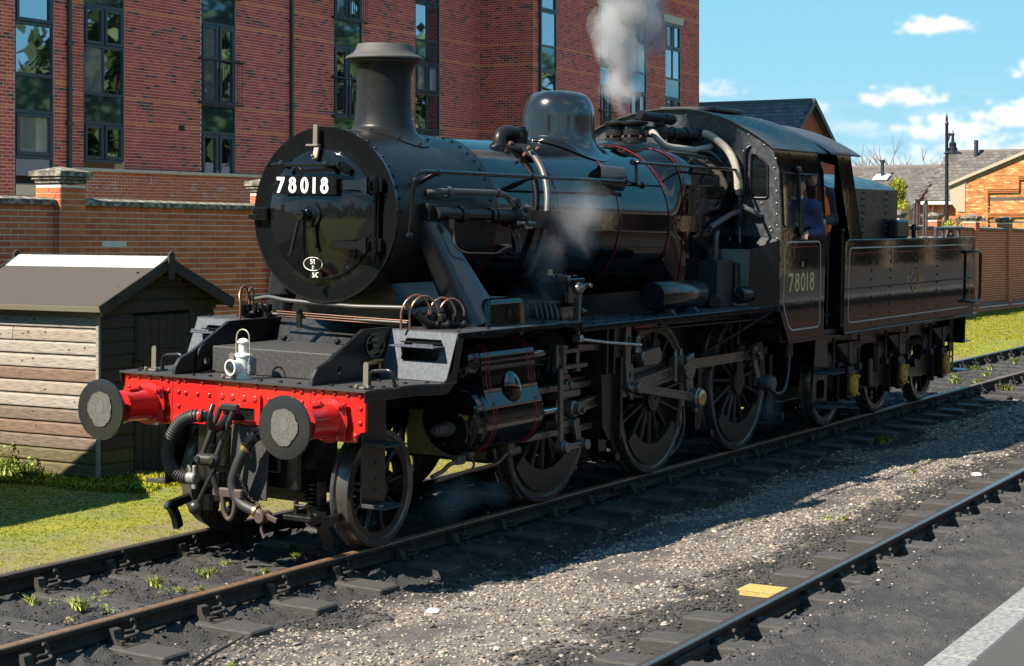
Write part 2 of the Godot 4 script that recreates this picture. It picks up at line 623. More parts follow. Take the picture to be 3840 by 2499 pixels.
func tuft_mesh(sd: int, blades: int, spread: float, m: Material) -> ArrayMesh:
	var r := RandomNumberGenerator.new()
	r.seed = sd
	var b := mb()
	for i in blades:
		var a := r.randf() * TAU
		var o := Vector3(cos(a), 0, sin(a)) * r.randf() * 0.35
		var lean := Vector3(cos(a + r.randf_range(-0.6, 0.6)), 0, sin(a)) * spread * r.randf_range(0.3, 1.0)
		var h := r.randf_range(0.55, 1.0)
		var w := 0.05
		var sd_ := Vector3(-sin(a), 0, cos(a)) * w
		var mid := o + lean * 0.4 + Vector3(0, h * 0.6, 0)
		var tip := o + lean + Vector3(0, h, 0)
		var nn := (Vector3.UP * 0.8 + Vector3(cos(a), 0, sin(a)) * 0.5).normalized()
		b.f4(o - sd_, o + sd_, mid + sd_ * 0.8, mid - sd_ * 0.8, nn, nn, nn, nn)
		b.f3(mid - sd_ * 0.8, mid + sd_ * 0.8, tip, nn, nn, nn)
	return b.mesh(m)

func scatter(called: String, label: String, cat: String, meshes: Array, count: int, place: Callable) -> void:
	var root := thing(called, label, cat)
	root.set_meta("kind", "stuff")
	var tfs := []
	var cols := []
	for m in meshes: tfs.append([]); cols.append([])
	for i in count:
		var r = place.call()
		if r == null: continue
		var k := RNG.randi() % meshes.size()
		tfs[k].append(r[0]); cols[k].append(r[1])
	for k in meshes.size():
		if tfs[k].size(): multi(called, meshes[k], tfs[k], cols[k], root)

func near_weight(x: float, z: float) -> float:   # how finely the photograph resolves a place
	return Vector2(x + 10.8, z - 8.8).length()

func build_ground() -> void:
	GN.noise_type = FastNoiseLite.TYPE_SIMPLEX_SMOOTH
	GN.frequency = 0.55; GN.fractal_octaves = 3; GN.seed = 4
	GF.noise_type = FastNoiseLite.TYPE_SIMPLEX_SMOOTH
	GF.frequency = 6.0; GF.fractal_octaves = 3; GF.seed = 11
	var fine := noise_tex(0.05, 512, 5, 0.7, 1.0, false, 1, FastNoiseLite.TYPE_SIMPLEX_SMOOTH, 3)
	var bumpy := noise_tex(0.06, 512, 5, 0, 1, true, 9.0, FastNoiseLite.TYPE_SIMPLEX_SMOOTH, 5)
	var gm := mat("ground", Color.WHITE, 0.95, 0.0, {"vc": true, "tex": fine, "tint": true, "tri": 1.6, "nt": bumpy, "ns": 0.9})
	tag(inst("ground", grid_mesh(-9.0, 24.0, -8.4, 8.6, 0.05, gm), self), "trodden railway ground of grass, cinders and grey stone ballast", "ground", "", "structure")
	var far_b := mb()
	far_b.use_c = true
	# the ground goes on to the horizon as coarser sheets round the near one
	var far_g := Color(0.26, 0.27, 0.03)
	var ash := Color(0.06, 0.055, 0.05)
	for s in [[24.0, 300.0, -7.9, -1.25, far_g], [24.0, 300.0, -1.25, 9.0, ash], [-300.0, -9.0, -7.9, -1.25, far_g], [-300.0, -9.0, -1.25, 9.0, ash], [-300.0, 600.0, -600.0, -7.9, far_g], [-300.0, 600.0, 8.2, 400.0, ash]]:
		far_b.c = s[4]
		var nx := 24
		for i in nx:
			var xa := lerpf(s[0], s[1], float(i) / nx)
			var xb := lerpf(s[0], s[1], float(i + 1) / nx)
			var ya := -0.14 - 0.0062 * clampf(xa - 8.0, 0, 60) * (1.0 if s[3] < 0 else 0.0)
			var yb := -0.14 - 0.0062 * clampf(xb - 8.0, 0, 60) * (1.0 if s[3] < 0 else 0.0)
			far_b.f4(Vector3(xa, ya, s[2]), Vector3(xb, yb, s[2]), Vector3(xb, yb - 0.004, s[3]), Vector3(xa, ya - 0.004, s[3]), Vector3.UP, Vector3.UP, Vector3.UP, Vector3.UP)
	tag(inst("land", far_b.mesh(gm), self), "level land reaching to the horizon beyond the yard", "ground", "", "structure")
	# stones of the six-foot
	var sm := mat("ballast_stone", Color.WHITE, 0.85, 0.0, {"vc": true, "tex": fine, "tint": true, "tri": 9.0})
	var stones := []
	for k in 6: stones.append(stone_mesh(50 + k, sm))
	var tans := [Color(0.48, 0.395, 0.30), Color(0.37, 0.305, 0.24), Color(0.27, 0.23, 0.19), Color(0.58, 0.505, 0.405), Color(0.17, 0.145, 0.125), Color(0.38, 0.285, 0.20), Color(0.30, 0.265, 0.23), Color(0.08, 0.072, 0.068)]
	scatter("ballast", "grey and buff stone ballast spread between the two tracks", "ballast", stones, 62000, func():
		var x := -7.0 + pow(RNG.randf(), 1.35) * 40.0
		var r2 := rail2_z(x)
		var z := RNG.randf_range(1.25, r2 - 0.4)
		var near_rail := maxf(smoothstep(1.75, 1.3, z + GN.get_noise_2d(x, z) * 0.6), smoothstep(r2 - 1.3, r2 - 0.65, z + GN.get_noise_2d(x * 2, z * 2) * 0.5))
		var patch := smoothstep(0.15, 0.4, GN.get_noise_2d(x * 0.9 + 5, z * 1.6 + 3))
		if RNG.randf() < patch * 0.75 * (1.0 - near_rail): return null
		var c: Color = tans[RNG.randi() % tans.size()] * RNG.randf_range(0.75, 1.15)
		if near_rail > 0.5:
			if RNG.randf() < 0.93: c = Color(0.05, 0.046, 0.043) * RNG.randf_range(0.7, 1.6)
		var s := RNG.randf_range(0.008, 0.021) * (1.0 + (0.8 if RNG.randf() < 0.05 else 0.0)) * (1.25 if near_rail > 0.5 else 1.0)
		if x > 12: s *= 1.5
		var b := Basis.from_euler(Vector3(RNG.randf_range(-0.5, 0.5), RNG.randf() * TAU, RNG.randf_range(-0.5, 0.5))).scaled(Vector3(s, s * RNG.randf_range(0.6, 0.95), s))
		return [Transform3D(b, Vector3(x, ground_y(x, z) + s * 0.12, z)), c])
	scatter("cinders", "black cinders and clinker lying in and beside the track", "cinders", stones, 60000, func():
		var x := -7.5 + pow(RNG.randf(), 1.5) * 30.0
		var r2 := rail2_z(x)
		var z := 0.0
		var k := RNG.randf()
		if k < 0.5: z = RNG.randf_range(-1.3, 1.5)
		else: z = RNG.randf_range(r2 - 0.6, 6.9)
		if absf(z) > 0.66 and absf(z) < 0.84: return null
		if absf(z - r2) < 0.08: return null
		var s := RNG.randf_range(0.006, 0.017) * (1.7 if RNG.randf() < 0.09 else 1.0)
		if z > r2 + 0.5: s *= 0.5
		var c := Color(0.05, 0.047, 0.046) * RNG.randf_range(0.5, 1.8)
		if RNG.randf() < (0.10 if z > r2 else 0.035): c = Color(0.46, 0.40, 0.33) * RNG.randf_range(0.6, 1.2)
		var b := Basis.from_euler(Vector3(RNG.randf_range(-0.6, 0.6), RNG.randf() * TAU, RNG.randf_range(-0.6, 0.6))).scaled(Vector3(s, s * 0.8, s))
		return [Transform3D(b, Vector3(x, ground_y(x, z) + s * 0.15, z)), c])
	# short mossy turf on the far side of the track
	var gr := mat("grass", Color.WHITE, 0.8, 0.0, {"vc": true, "two": true, "back": Color(0.25, 0.28, 0.05), "spec": 0.2})
	var tufts := []
	for k in 4: tufts.append(tuft_mesh(80 + k, 9, 0.7, gr))
	scatter("grass", "short yellow green mossy grass growing along the far side of the track", "grass", tufts, 120000, func():
		var x := 0.0
		var z := 0.0
		if RNG.randf() < 0.6:
			x = RNG.randf_range(-1.0, 9.5)
			z = RNG.randf_range(-7.3, -1.28)
			if x > 2.75 and x < 4.5 and z < -3.98 and z > -5.7: return null
		else:
			x = RNG.randf_range(14.0, 75.0)
			z = RNG.randf_range(-7.3, -1.4)
		var a := GN.get_noise_2d(x * 2.2 + 40, z * 2.2)
		var dirt := smoothstep(-2.5, -1.2, z) * 0.75 + a * 0.6
		if RNG.randf() < dirt: return null
		var far := x > 12.0
		var h := RNG.randf_range(0.008, 0.021) * (2.2 if far else 1.0)
		# longer by the shed
		if not far and z < -3.0 and z > -6.0 and x > 2.2 and x < 3.3: h *= RNG.randf_range(1.5, 4.5)
		var w := h * RNG.randf_range(1.3, 2.2)
		var c := Color(0.40, 0.37, 0.025).lerp(Color(0.23, 0.30, 0.03), clampf(RNG.randf() * 0.8 + a * 0.8, 0, 1))
		if RNG.randf() < 0.1: c = Color(0.45, 0.36, 0.14)
		return [Transform3D(Basis(Vector3.UP, RNG.randf() * TAU).scaled(Vector3(w, h, w)), Vector3(x, ground_y(x, z) - 0.003, z)), c * RNG.randf_range(0.8, 1.15)])

# ---------------------------------------------------------------- brickwork
const CAM := Vector3(-10.83, 2.49, 8.76)
var brick_mats := {}

func brick_mat(key: String, c: Color) -> StandardMaterial3D:
	return mat("brick_" + key, c, 0.9, 0.0, {"tex": brick_grain, "tint": true, "tri": 6.0})

var brick_grain: NoiseTexture2D
var brick_meshes := {}

func brick_mesh(w: float, h: float, key: String, m: Material) -> ArrayMesh:
	var k := "%s_%d_%d" % [key, int(w * 1000), int(h * 1000)]
	if not brick_meshes.has(k): brick_meshes[k] = mb().box(Vector3(0, 0, 0), Vector3(w, h, 0.06), 0.004).mesh(m)
	return brick_meshes[k]

# lays bricks into a list: [transform, tone index, width, height]
func lay(list: Array, frame: Transform3D, s0: float, s1: float, y0: float, y1: float, skip: Callable, tone: Callable, proud := 0.005, bond := 0) -> void:
	var row := int(round(y0 / 0.075))
	while row * 0.075 + 0.06 < y1:
		var y := row * 0.075 + 0.0375
		var mode = tone.call(0.0, y, true)
		var pitch := 0.1125 if mode == 1 else 0.225
		var s := s0 + (0.0 if (row + bond) % 2 == 0 or pitch < 0.2 else -pitch * 0.5)
		while s < s1 - 0.02:
			var a := maxf(s, s0)
			var b := minf(s + pitch, s1)
			if b - a > 0.05 and not skip.call((a + b) * 0.5, y):
				var w := b - a - 0.012
				if w > 0.03: list.append([frame * Transform3D(Basis().scaled(Vector3(w / 0.213, 1, 1)), Vector3((a + b) * 0.5, y, -0.03 + proud + RNG.randf_range(-0.001, 0.001))), tone.call((a + b) * 0.5, y, false)])
			s += pitch
		row += 1

func finish_bricks(root: Node3D, list: Array, tones: Array, key: String, most := 300) -> void:
	var keyed := []
	for i in list.size(): keyed.append([(root.transform * list[i][0].origin).distance_squared_to(CAM), i])
	keyed.sort_custom(func(p, q): return p[0] < q[0])
	var white := brick_mat(key + "_mixed", Color.WHITE)
	white.vertex_color_use_as_albedo = true
	var tf := []
	var cols := []
	for k in keyed.size():
		var e = list[keyed[k][1]]
		if k < most:
			inst("brick", brick_mesh(0.213, 0.063, key + str(e[1]), brick_mat(key + str(e[1]), tones[e[1]])), root, e[0])
		else:
			tf.append(e[0])
			cols.append(tones[e[1]] * RNG.randf_range(0.88, 1.1))
	if tf.size(): multi("brickwork", mb().box(Vector3.ZERO, Vector3(0.213, 0.063, 0.06)).mesh(white), tf, cols, root)

func build_wall() -> void:
	var w := thing("boundary_wall", "long orange brick boundary wall with stone capped piers running behind the engine", "wall", Vector3(6, 0, -7.6))
	w.rotation.z = -0.0113
	var mortar := mat("mortar", Color(0.72, 0.64, 0.54), 0.95)
	var dark := mat("mortar_dark", Color(0.22, 0.18, 0.15), 0.95)
	var stone := mat("coping_stone", Color.WHITE, 0.9, 0.0, {"tex": ramp_tex(0.02, 512, [[0.0, Color(0.035, 0.034, 0.029)], [0.45, Color(0.11, 0.10, 0.076)], [0.75, Color(0.30, 0.265, 0.20)], [1.0, Color(0.40, 0.35, 0.27)]], 5, 3), "tri": 0.8})
	var x0 := -13.0
	var x1 := 66.0
	var top := 2.70
	# core
	part("core", mb().box(Vector3((x0 + x1) / 2, (top - 0.5) / 2, -0.108), Vector3(x1 - x0, top + 0.5, 0.215)), mortar, w)
	var tones := [Color(0.66, 0.160, 0.052), Color(0.60, 0.138, 0.047), Color(0.54, 0.120, 0.042), Color(0.70, 0.185, 0.06), Color(0.80, 0.74, 0.70), Color(0.055, 0.055, 0.065)]
	var piers := [-8.65, -4.35, 0.0, 4.27, 8.45, 12.6, 16.7, 20.8, 24.9, 29.0, 32.45, 35.9, 39.9, 43.8, 47.7, 51.6, 55.5, 59.4]
	var list := []
	var r := RandomNumberGenerator.new()
	r.seed = 5
	var tone := func(s: float, y: float, ask: bool):
		if ask: return 0
		if y < -0.2 and s > 20.0: return 5
		if y > 2.16 and y < 2.28 and s > 0.62 and s < 1.05: return 4
		return [0, 1, 1, 2, 3, 0][r.randi() % 6]
	var fr := Transform3D()
	lay(list, fr, -6.0, 14.0, 0.3, top, func(_s, _y): return false, tone)
	# farther bays: thicker below a sloping purple ledge
	lay(list, fr, 20.0, 58.0, 0.4, top, func(_s, _y): return false, tone)
	lay(list, Transform3D(Basis(), Vector3(0, 0, 0.09)), 20.0, 58.0, -0.45, 0.27, func(_s, _y): return false, tone)
	part("plinth", mb().box(Vector3(39, -0.1, 0.02), Vector3(38, 0.75, 0.14)), mortar, w)
	var purple := mat("ledge", Color(0.20, 0.085, 0.075), 0.85)
	for i in 40:
		var s := 20.0 + i * 0.95
		part("ledge", mb().extr([Vector2(0.0, 0.275), Vector2(0.105, 0.275), Vector2(0.105, 0.30), Vector2(0.0, 0.38)], 0, 0.935).mesh_at(Transform3D(Basis(Vector3(0, 0, 1), Vector3(0, 1, 0), Vector3(1, 0, 0)), Vector3(s, 0, 0))), purple, w)
	for p in piers:
		var hid: bool = p > 5.0 and p < 24.0
		var pier := part("pier", mb().box(Vector3(p, 1.15, -0.108), Vector3(0.435, 3.6, 0.415)), mortar, w)
		part("cap", cap_stone(p), stone, pier)
		if hid: continue
		for k in 4:  # the four faces, bricks laid in the same list
			if k == 2: continue
			var f := Transform3D(Basis(Vector3.UP, [0.0, -PI / 2, PI, PI / 2][k]), Vector3(p, 0, -0.108))
			var ww := 0.44 if k == 0 else 0.42
			f = f * Transform3D(Basis(), Vector3(-ww / 2, 0, 0.2075 if k == 0 else 0.2175))
			lay(list, f, 0.0, ww, (0.3 if p < 10 else -0.45), 2.97, func(_s, _y): return false, tone, 0.008, 1 if k == 0 else 0)
	finish_bricks(w, list, tones, "wall")
	# coping stones between the piers
	for i in piers.size() - 1:
		var a: float = piers[i] + 0.235
		var b: float = piers[i + 1] - 0.235
		var cnt := 3
		for k in cnt:
			var sa := lerpf(a, b, float(k) / cnt) + 0.004
			var sb := lerpf(a, b, float(k + 1) / cnt) - 0.004
			var dz := RNG.randf_range(-0.006, 0.006)
			part("coping_stone", mb().extr([Vector2(-0.27 + dz, 2.702), Vector2(0.055 + dz, 2.702), Vector2(0.055 + dz, 2.765), Vector2(-0.10, 2.80), Vector2(-0.27 + dz, 2.765)], 0, sb - sa).mesh_at(Transform3D(Basis(Vector3(0, 0, 1), Vector3(0, 1, 0), Vector3(1, 0, 0)), Vector3(sa, 0, 0))), stone, w)

func cap_stone(p: float) -> MB:
	var b := mb()
	b.t = Transform3D(Basis(), Vector3(p, 0, -0.108))
	b.box(Vector3(0, 2.995, 0), Vector3(0.47, 0.05, 0.45), 0.01)
	b.box(Vector3(0, 3.035, 0), Vector3(0.53, 0.034, 0.51), 0.008)
	b.box(Vector3(0, 3.09, 0), Vector3(0.575, 0.066, 0.555), 0.006)
	var h := Vector3(0.5755 / 2, 3.123, 0.5555 / 2)
	var top := Vector3(0, 3.19, 0)
	var q := [Vector3(-h.x, h.y, -h.z), Vector3(-h.x, h.y, h.z), Vector3(h.x, h.y, h.z), Vector3(h.x, h.y, -h.z)]
	for k in 4:
		var m: Vector3 = (q[(k + 1) % 4] - q[k]).cross(top - q[k]).normalized()
		b.f3(q[k], q[(k + 1) % 4], top, m, m, m)
	return b

# ---------------------------------------------------------------- the apartment building
var steel_blue: StandardMaterial3D

func window_unit(root: Node3D, s0: float, s1: float, z: float, rows: Array) -> void:
	# rows: [y0, y1, kind]; kind c = casement pair, C = one casement, f = fixed pair, F = one fixed, s = spandrel, d = french doors
	var fb := mb()
	var t := 0.055
	var zr := z - 0.06
	var ya: float = rows[0][0]
	var yb: float = rows[-1][1]
	fb.box(Vector3(s0 + t / 2, (ya + yb) / 2, zr), Vector3(t, yb - ya, 0.10), 0.004)
	fb.box(Vector3(s1 - t / 2, (ya + yb) / 2, zr), Vector3(t, yb - ya, 0.10), 0.004)
	for r in rows: fb.box(Vector3((s0 + s1) / 2, r[0], zr), Vector3(s1 - s0 - t * 2, 0.075, 0.098), 0.004)
	fb.box(Vector3((s0 + s1) / 2, yb, zr), Vector3(s1 - s0 - t * 2, 0.075, 0.098), 0.004)
	var mid := (s0 + s1) / 2
	var win := part("window", fb, steel_blue, root)
	var glass := mat("window_glass", Color(0.55, 0.62, 0.66, 0.10), 0.02, 0.0, {"spec": 1.0})
	glass.transparency = BaseMaterial3D.TRANSPARENCY_ALPHA
	var mirror := mat("coated_glass", Color(0.36, 0.43, 0.50), 0.015, 1.0)
	var back := mat("window_room", Color(0.035, 0.04, 0.045), 0.8)
	var span := mat("spandrel_glass", Color(0.14, 0.23, 0.27), 0.03, 0.9)
	var curt := mat("curtain", Color(0.36, 0.35, 0.33), 0.9)
	part("room", mb().box(Vector3(mid, (ya + yb) / 2, z - 0.5), Vector3(s1 - s0, yb - ya, 0.02)), back, win)
	for r in rows:
		var y0: float = r[0] + 0.0375
		var y1: float = r[1] - 0.0375
		var k: String = r[2]
		if k == "s":
			part("spandrel_panel", mb().box(Vector3(mid, (y0 + y1) / 2, zr + 0.01), Vector3(s1 - s0 - t * 2 - 0.004, y1 - y0 - 0.004, 0.02)), span, win)
			continue
		var cells := [[s0 + t, s1 - t]]
		if k in ["c", "f", "d"]:
			part("mullion", mb().box(Vector3(mid, (y0 + y1) / 2, zr), Vector3(0.06, y1 - y0, 0.096), 0.004), steel_blue, win)
			cells = [[s0 + t, mid - 0.03], [mid + 0.03, s1 - t]]
		for c in cells:
			var a: float = c[0]
			var b: float = c[1]
			if k in ["c", "C", "d"]:
				var w := 0.075 if k != "d" else 0.095
				var sb := mb()
				for q in [[a + w / 2 + 0.006, a + w / 2, y0, y1], [0, 0, 0, 0]]: pass
				sb.box(Vector3(a + w / 2 + 0.006, (y0 + y1) / 2, zr + 0.025), Vector3(w, y1 - y0 - 0.012, 0.10), 0.005)
				sb.box(Vector3(b - w / 2 - 0.006, (y0 + y1) / 2, zr + 0.025), Vector3(w, y1 - y0 - 0.012, 0.10), 0.005)
				sb.box(Vector3((a + b) / 2, y0 + w / 2 + 0.006, zr + 0.025), Vector3(b - a - w * 2 - 0.014, w, 0.099), 0.005)
				sb.box(Vector3((a + b) / 2, y1 - w / 2 - 0.006, zr + 0.025), Vector3(b - a - w * 2 - 0.014, w, 0.099), 0.005)
				part("casement", sb, steel_blue, win)
				part("pane", mb().box(Vector3((a + b) / 2, (y0 + y1) / 2, zr + 0.02), Vector3(b - a - w * 2, y1 - y0 - w * 2, 0.012)), glass if RNG.randf() < 0.35 else mirror, win)
			else:
				part("pane", mb().box(Vector3((a + b) / 2, (y0 + y1) / 2, zr + 0.01), Vector3(b - a - 0.004, y1 - y0 - 0.004, 0.012)), glass if RNG.randf() < 0.2 else mirror, win)
			if RNG.randf() < 0.45:
				var cw := (b - a) * RNG.randf_range(0.15, 0.4)
				var cb := mb()
				var pts := []
				for i in 13: pts.append(Vector2(b - cw + cw * i / 12.0, 0.025 * sin(i * 2.1)))
				var rows_ := []
				for p in pts: rows_.append([Vector3(p.x, y0 - 0.03, z - 0.2 + p.y), Vector3(p.x, y1 + 0.03, z - 0.2 + p.y)])
				cb.skin(rows_)
				part("curtain", cb, curt, win)
		if k == "d":
			var hb := mb()
			for sd in [-1, 1]:
				hb.box(Vector3(mid + sd * 0.075, y0 + 1.02, zr + 0.085), Vector3(0.02, 0.18, 0.015), 0.004)
				hb.box(Vector3(mid + sd * 0.11, y0 + 1.07, zr + 0.11), Vector3(0.10, 0.018, 0.018), 0.004)
			part("door_handle", hb, mat("handle_steel", Color(0.6, 0.6, 0.6), 0.3, 0.9), win)

func balcony(root: Node3D, s0: float, s1: float, z: float, y0: float, y1: float) -> void:
	var b := mb()
	var o := 0.13
	b.cyl(Vector3(s0 - 0.2, y1, z + o), Vector3(s1 + 0.2, y1, z + o), 0.03, -1, 8)
	b.box(Vector3((s0 + s1) / 2, y0, z + o), Vector3(s1 - s0 + 0.4, 0.04, 0.06))
	for sd in [s0 - 0.12, s1 + 0.12]:
		for y in [y0, y1]: b.cyl(Vector3(sd, y, z), Vector3(sd, y, z + o), 0.03, -1, 8)
	var n := int((s1 - s0 + 0.3) / 0.11)
	for i in n + 1: b.cyl(Vector3(s0 - 0.14 + i * 0.11, y0, z + o), Vector3(s0 - 0.14 + i * 0.11, y1, z + o), 0.007, -1, 5)
	part("balcony", b, mat("balcony_steel", Color(0.012, 0.016, 0.022), 0.4), root)

func build_flats() -> void:
	steel_blue = mat("steel_blue_frame", Color(0.018, 0.034, 0.052), 0.35)
	var ap := thing("apartment_building", "tall red brick apartment building with dark blue window strips behind the wall", "building", Vector3(27.24, 0, -22.0), 0.055)
	var mortar := mat("flat_mortar", Color(0.66, 0.50, 0.46), 0.95)
	var top := 13.2
	# openings per plane: [z, s from, s to]
	var open := [[2.0, -10.69, -9.485], [0.0, -6.19, -4.70], [0.0, -1.627, -0.124], [0.0, 4.67, 6.22], [0.0, 9.34, 10.9], [2.0, 14.085, 15.355], [2.0, 18.86, 19.91], [2.0, 21.53, 23.08], [2.0, 24.93, 26.47]]
	var core := mb()
	for run in [[2.0, -16.0, -9.0], [0.0, -9.0, 13.588], [2.0, 13.588, 28.465]]:
		var s: float = run[1]
		for o in open:
			if o[0] == run[0] and o[1] > run[1] and o[1] < run[2]:
				core.box(Vector3((s + o[1]) / 2, top / 2, run[0] - 0.15), Vector3(o[1] - s, top, 0.3))
				s = o[2]
		core.box(Vector3((s + run[2]) / 2, top / 2, run[0] - 0.15), Vector3(run[2] - s, top, 0.3))
	core.box(Vector3(13.738, top / 2, 0.85), Vector3(0.3, top, 1.7))
	core.box(Vector3(28.315, top / 2, -5.15), Vector3(0.3, top, 13.7))
	core.box(Vector3(-9.15, top / 2, 0.85), Vector3(0.3, top, 1.7))
	core.box(Vector3(6.2, top / 2, -12.0), Vector3(44.2, top, 0.3))
	core.box(Vector3(6.2, top + 0.16, -5.0), Vector3(45, 0.3, 14.6))
	part("wall", core, mortar, ap)
	var tones := [Color(0.62, 0.100, 0.068), Color(0.54, 0.084, 0.058), Color(0.68, 0.125, 0.078), Color(0.46, 0.070, 0.054), Color(0.17, 0.06, 0.06), Color(0.76, 0.19, 0.06)]
	var r := RandomNumberGenerator.new()
	r.seed = 9
	var cl := FastNoiseLite.new()
	cl.frequency = 0.35; cl.seed = 3
	var list := []
	var z0 := 0.0
	var bands := [4.89, 5.50, 7.71, 8.37, 10.5, 11.1]
	var tone := func(s: float, y: float, ask: bool):
		var bd := false
		for b in bands:
			if absf(y - b) < 0.038: bd = true
		if ask: return 1 if bd else 0
		if bd: return 5
		var d := smoothstep(0.0, 0.5, cl.get_noise_2d(s * 2.0, y * 3.0)) * 0.3
		if r.randf() < d + 0.03: return 4
		return [0, 0, 1, 1, 2, 3][r.randi() % 6]
	var skip_of := func(z: float): return func(s: float, _y: float):
		for o in open:
			if o[0] == z and s > o[1] - 0.02 and s < o[2] + 0.02: return true
		return false
	var seg := func(z: float, a: float, b: float, y0: float, y1: float):
		# each run between openings, so that bricks end at the jambs
		var s := a
		for o in open:
			if o[0] == z and o[1] > a and o[1] < b:
				lay(list, Transform3D(Basis(), Vector3(0, 0, z)), s, o[1], y0, y1, func(_s, _y): return false, tone)
				s = o[2]
		lay(list, Transform3D(Basis(), Vector3(0, 0, z)), s, b, y0, y1, func(_s, _y): return false, tone)
	seg.call(2.0, -11.6, -9.0, 2.6, 8.2)
	seg.call(0.0, -9.0, 13.58, 2.9, 9.9)
	bands = [5.4, 6.0, 8.08, 7.39, 10.2, 10.9]
	seg.call(2.0, 13.59, 28.46, 4.4, 12.9)
	lay(list, Transform3D(Basis(Vector3.UP, -PI / 2), Vector3(13.588, 0, 0)), 0.0, 2.0, 4.4, 11.5, func(_s, _y): return false, tone)
	finish_bricks(ap, list, tones, "flat")
	var two := func(b: float): return [[b - 3.7, b - 2.8, "c"], [b - 2.8, b - 2.1, "s"], [b - 2.1, b - 0.96, "f"], [b - 0.96, b, "c"], [b, b + 0.7, "s"], [b + 0.7, b + 1.85, "f"], [b + 1.85, b + 2.8, "c"], [b + 2.8, b + 3.5, "s"]]
	window_unit(ap, -10.69, -9.485, 2.0, [[2.9, 3.86, "F"], [3.86, 4.83, "C"], [4.83, 5.61, "s"], [5.61, 6.69, "F"], [6.69, 7.7, "C"], [7.7, 8.4, "s"], [8.4, 9.5, "F"], [9.5, 10.5, "C"]])
	window_unit(ap, -6.19, -4.70, 0.0, two.call(7.65))
	window_unit(ap, -1.627, -0.124, 0.0, [[2.7, 4.82, "d"], [4.82, 5.55, "s"], [5.55, 7.67, "d"], [7.67, 8.40, "s"], [8.40, 10.5, "d"]])
	window_unit(ap, 4.67, 6.22, 0.0, [[2.7, 4.80, "d"], [4.80, 5.53, "s"], [5.53, 7.60, "d"], [7.60, 8.38, "s"], [8.38, 10.5, "d"]])
	window_unit(ap, 9.34, 10.9, 0.0, two.call(7.51))
	window_unit(ap, 14.085, 15.355, 2.0, [[5.4, 6.6, "F"], [6.6, 7.57, "C"], [7.57, 8.355, "s"], [8.355, 9.5, "F"], [9.5, 10.5, "C"], [10.5, 11.2, "s"]])
	window_unit(ap, 18.86, 19.91, 2.0, [[5.3, 7.34, "d"], [7.34, 8.06, "s"], [8.06, 10.15, "d"]])
	window_unit(ap, 21.53, 23.08, 2.0, [[5.2, 6.35, "f"], [6.35, 7.3, "c"], [7.3, 8.04, "s"], [8.04, 9.17, "f"], [9.17, 10.14, "c"]])
	window_unit(ap, 24.93, 26.47, 2.0, [[5.2, 6.35, "f"], [6.35, 7.3, "c"], [7.3, 8.04, "s"], [8.04, 9.17, "f"], [9.17, 10.15, "c"]])
	for q in [[-1.627, -0.124, 0.0, 5.585, 6.72], [-1.627, -0.124, 0.0, 8.42, 9.56], [4.67, 6.22, 0.0, 5.545, 6.68], [4.67, 6.22, 0.0, 8.41, 9.55], [18.86, 19.91, 2.0, 8.06, 9.26], [18.86, 19.91, 2.0, 5.3, 6.44]]: balcony(ap, q[0], q[1], q[2], q[3], q[4])
	# brickwork and cream lintels over the strips of the far wing
	var cream := mat("lintel_stone", Color(0.52, 0.44, 0.32), 0.85)
	for q in [[18.66, 20.1], [21.35, 23.25], [24.75, 26.72]]:
		part("lintel", mb().box(Vector3((q[0] + q[1]) / 2, 10.33, 1.98), Vector3(q[1] - q[0], 0.30, 0.1), 0.01), cream, ap)
		var above := []
		lay(above, Transform3D(Basis(), Vector3(0, 0, 2.0)), q[0], q[1], 10.5, 12.9, func(_s, _y): return false, tone)
		core = mb().box(Vector3((q[0] + q[1]) / 2, 11.85, 1.85), Vector3(q[1] - q[0] - 0.01, 2.7, 0.296))
		part("wall", core, mortar, ap)
		var tf := []; var cols := []
		for e in above: tf.append(e[0]); cols.append(tones[e[1]])
		multi("brickwork", mb().box(Vector3.ZERO, Vector3(0.215, 0.065, 0.06)).mesh(brick_mat("flat_mixed", Color.WHITE)), tf, cols, ap)
	for q in [[-9.055, 2.0], [2.43, 0.0], [13.98, 2.0]]:
		var pb := mb().box(Vector3(q[0], 6.5, q[1] + 0.07), Vector3(0.095, 13.0, 0.075), 0.012)
		for k in 8: pb.box(Vector3(q[0], 1.2 + k * 1.72, q[1] + 0.06), Vector3(0.19, 0.05, 0.09), 0.01)
		part("downpipe", pb, steel_blue, ap)
	part("air_brick", mb().box(Vector3(-2.45, 4.88, 0.012), Vector3(0.21, 0.14, 0.02)), mat("vent_dark", Color(0.03, 0.012, 0.01), 0.9), ap)
	# low wall with a pink coping at its foot
	var lw := thing("low_brick_wall", "orange brick wall with pale pink coping and white salt stains under the apartments", "wall", Vector3(27.24, 0, -22.0) + Vector3(sin(0.055), 0, cos(0.055)) * 0.3, 0.055)
	part("core", mb().box(Vector3(-2.0, 1.84, -0.09), Vector3(14, 3.68, 0.18)), mortar, lw)
	var l2 := []
	var t2 := [Color(0.64, 0.145, 0.056), Color(0.57, 0.122, 0.048), Color(0.68, 0.175, 0.064), Color(0.62, 0.52, 0.50)]
	var st := FastNoiseLite.new()
	st.frequency = 1.1; st.seed = 31; st.fractal_octaves = 3
	lay(l2, Transform3D(), -9.0, 5.0, 2.5, 3.66, func(_s, _y): return false, func(s, y, ask): return 0 if ask else [0, 0, 1, 2][r.randi() % 4])
	finish_bricks(lw, l2, t2, "low")
	var pinkish := mat("pink_coping", Color(0.56, 0.44, 0.35), 0.9)
	for i in 18: part("coping_stone", mb().box(Vector3(-8.6 + i * 0.745, 3.72, -0.07), Vector3(0.735, 0.08, 0.3), 0.008), pinkish, lw)
	# salt that has come out along the joints
	var salt := mat("salt_bloom", Color(0.62, 0.56, 0.57), 0.95)
	var sb := mb()
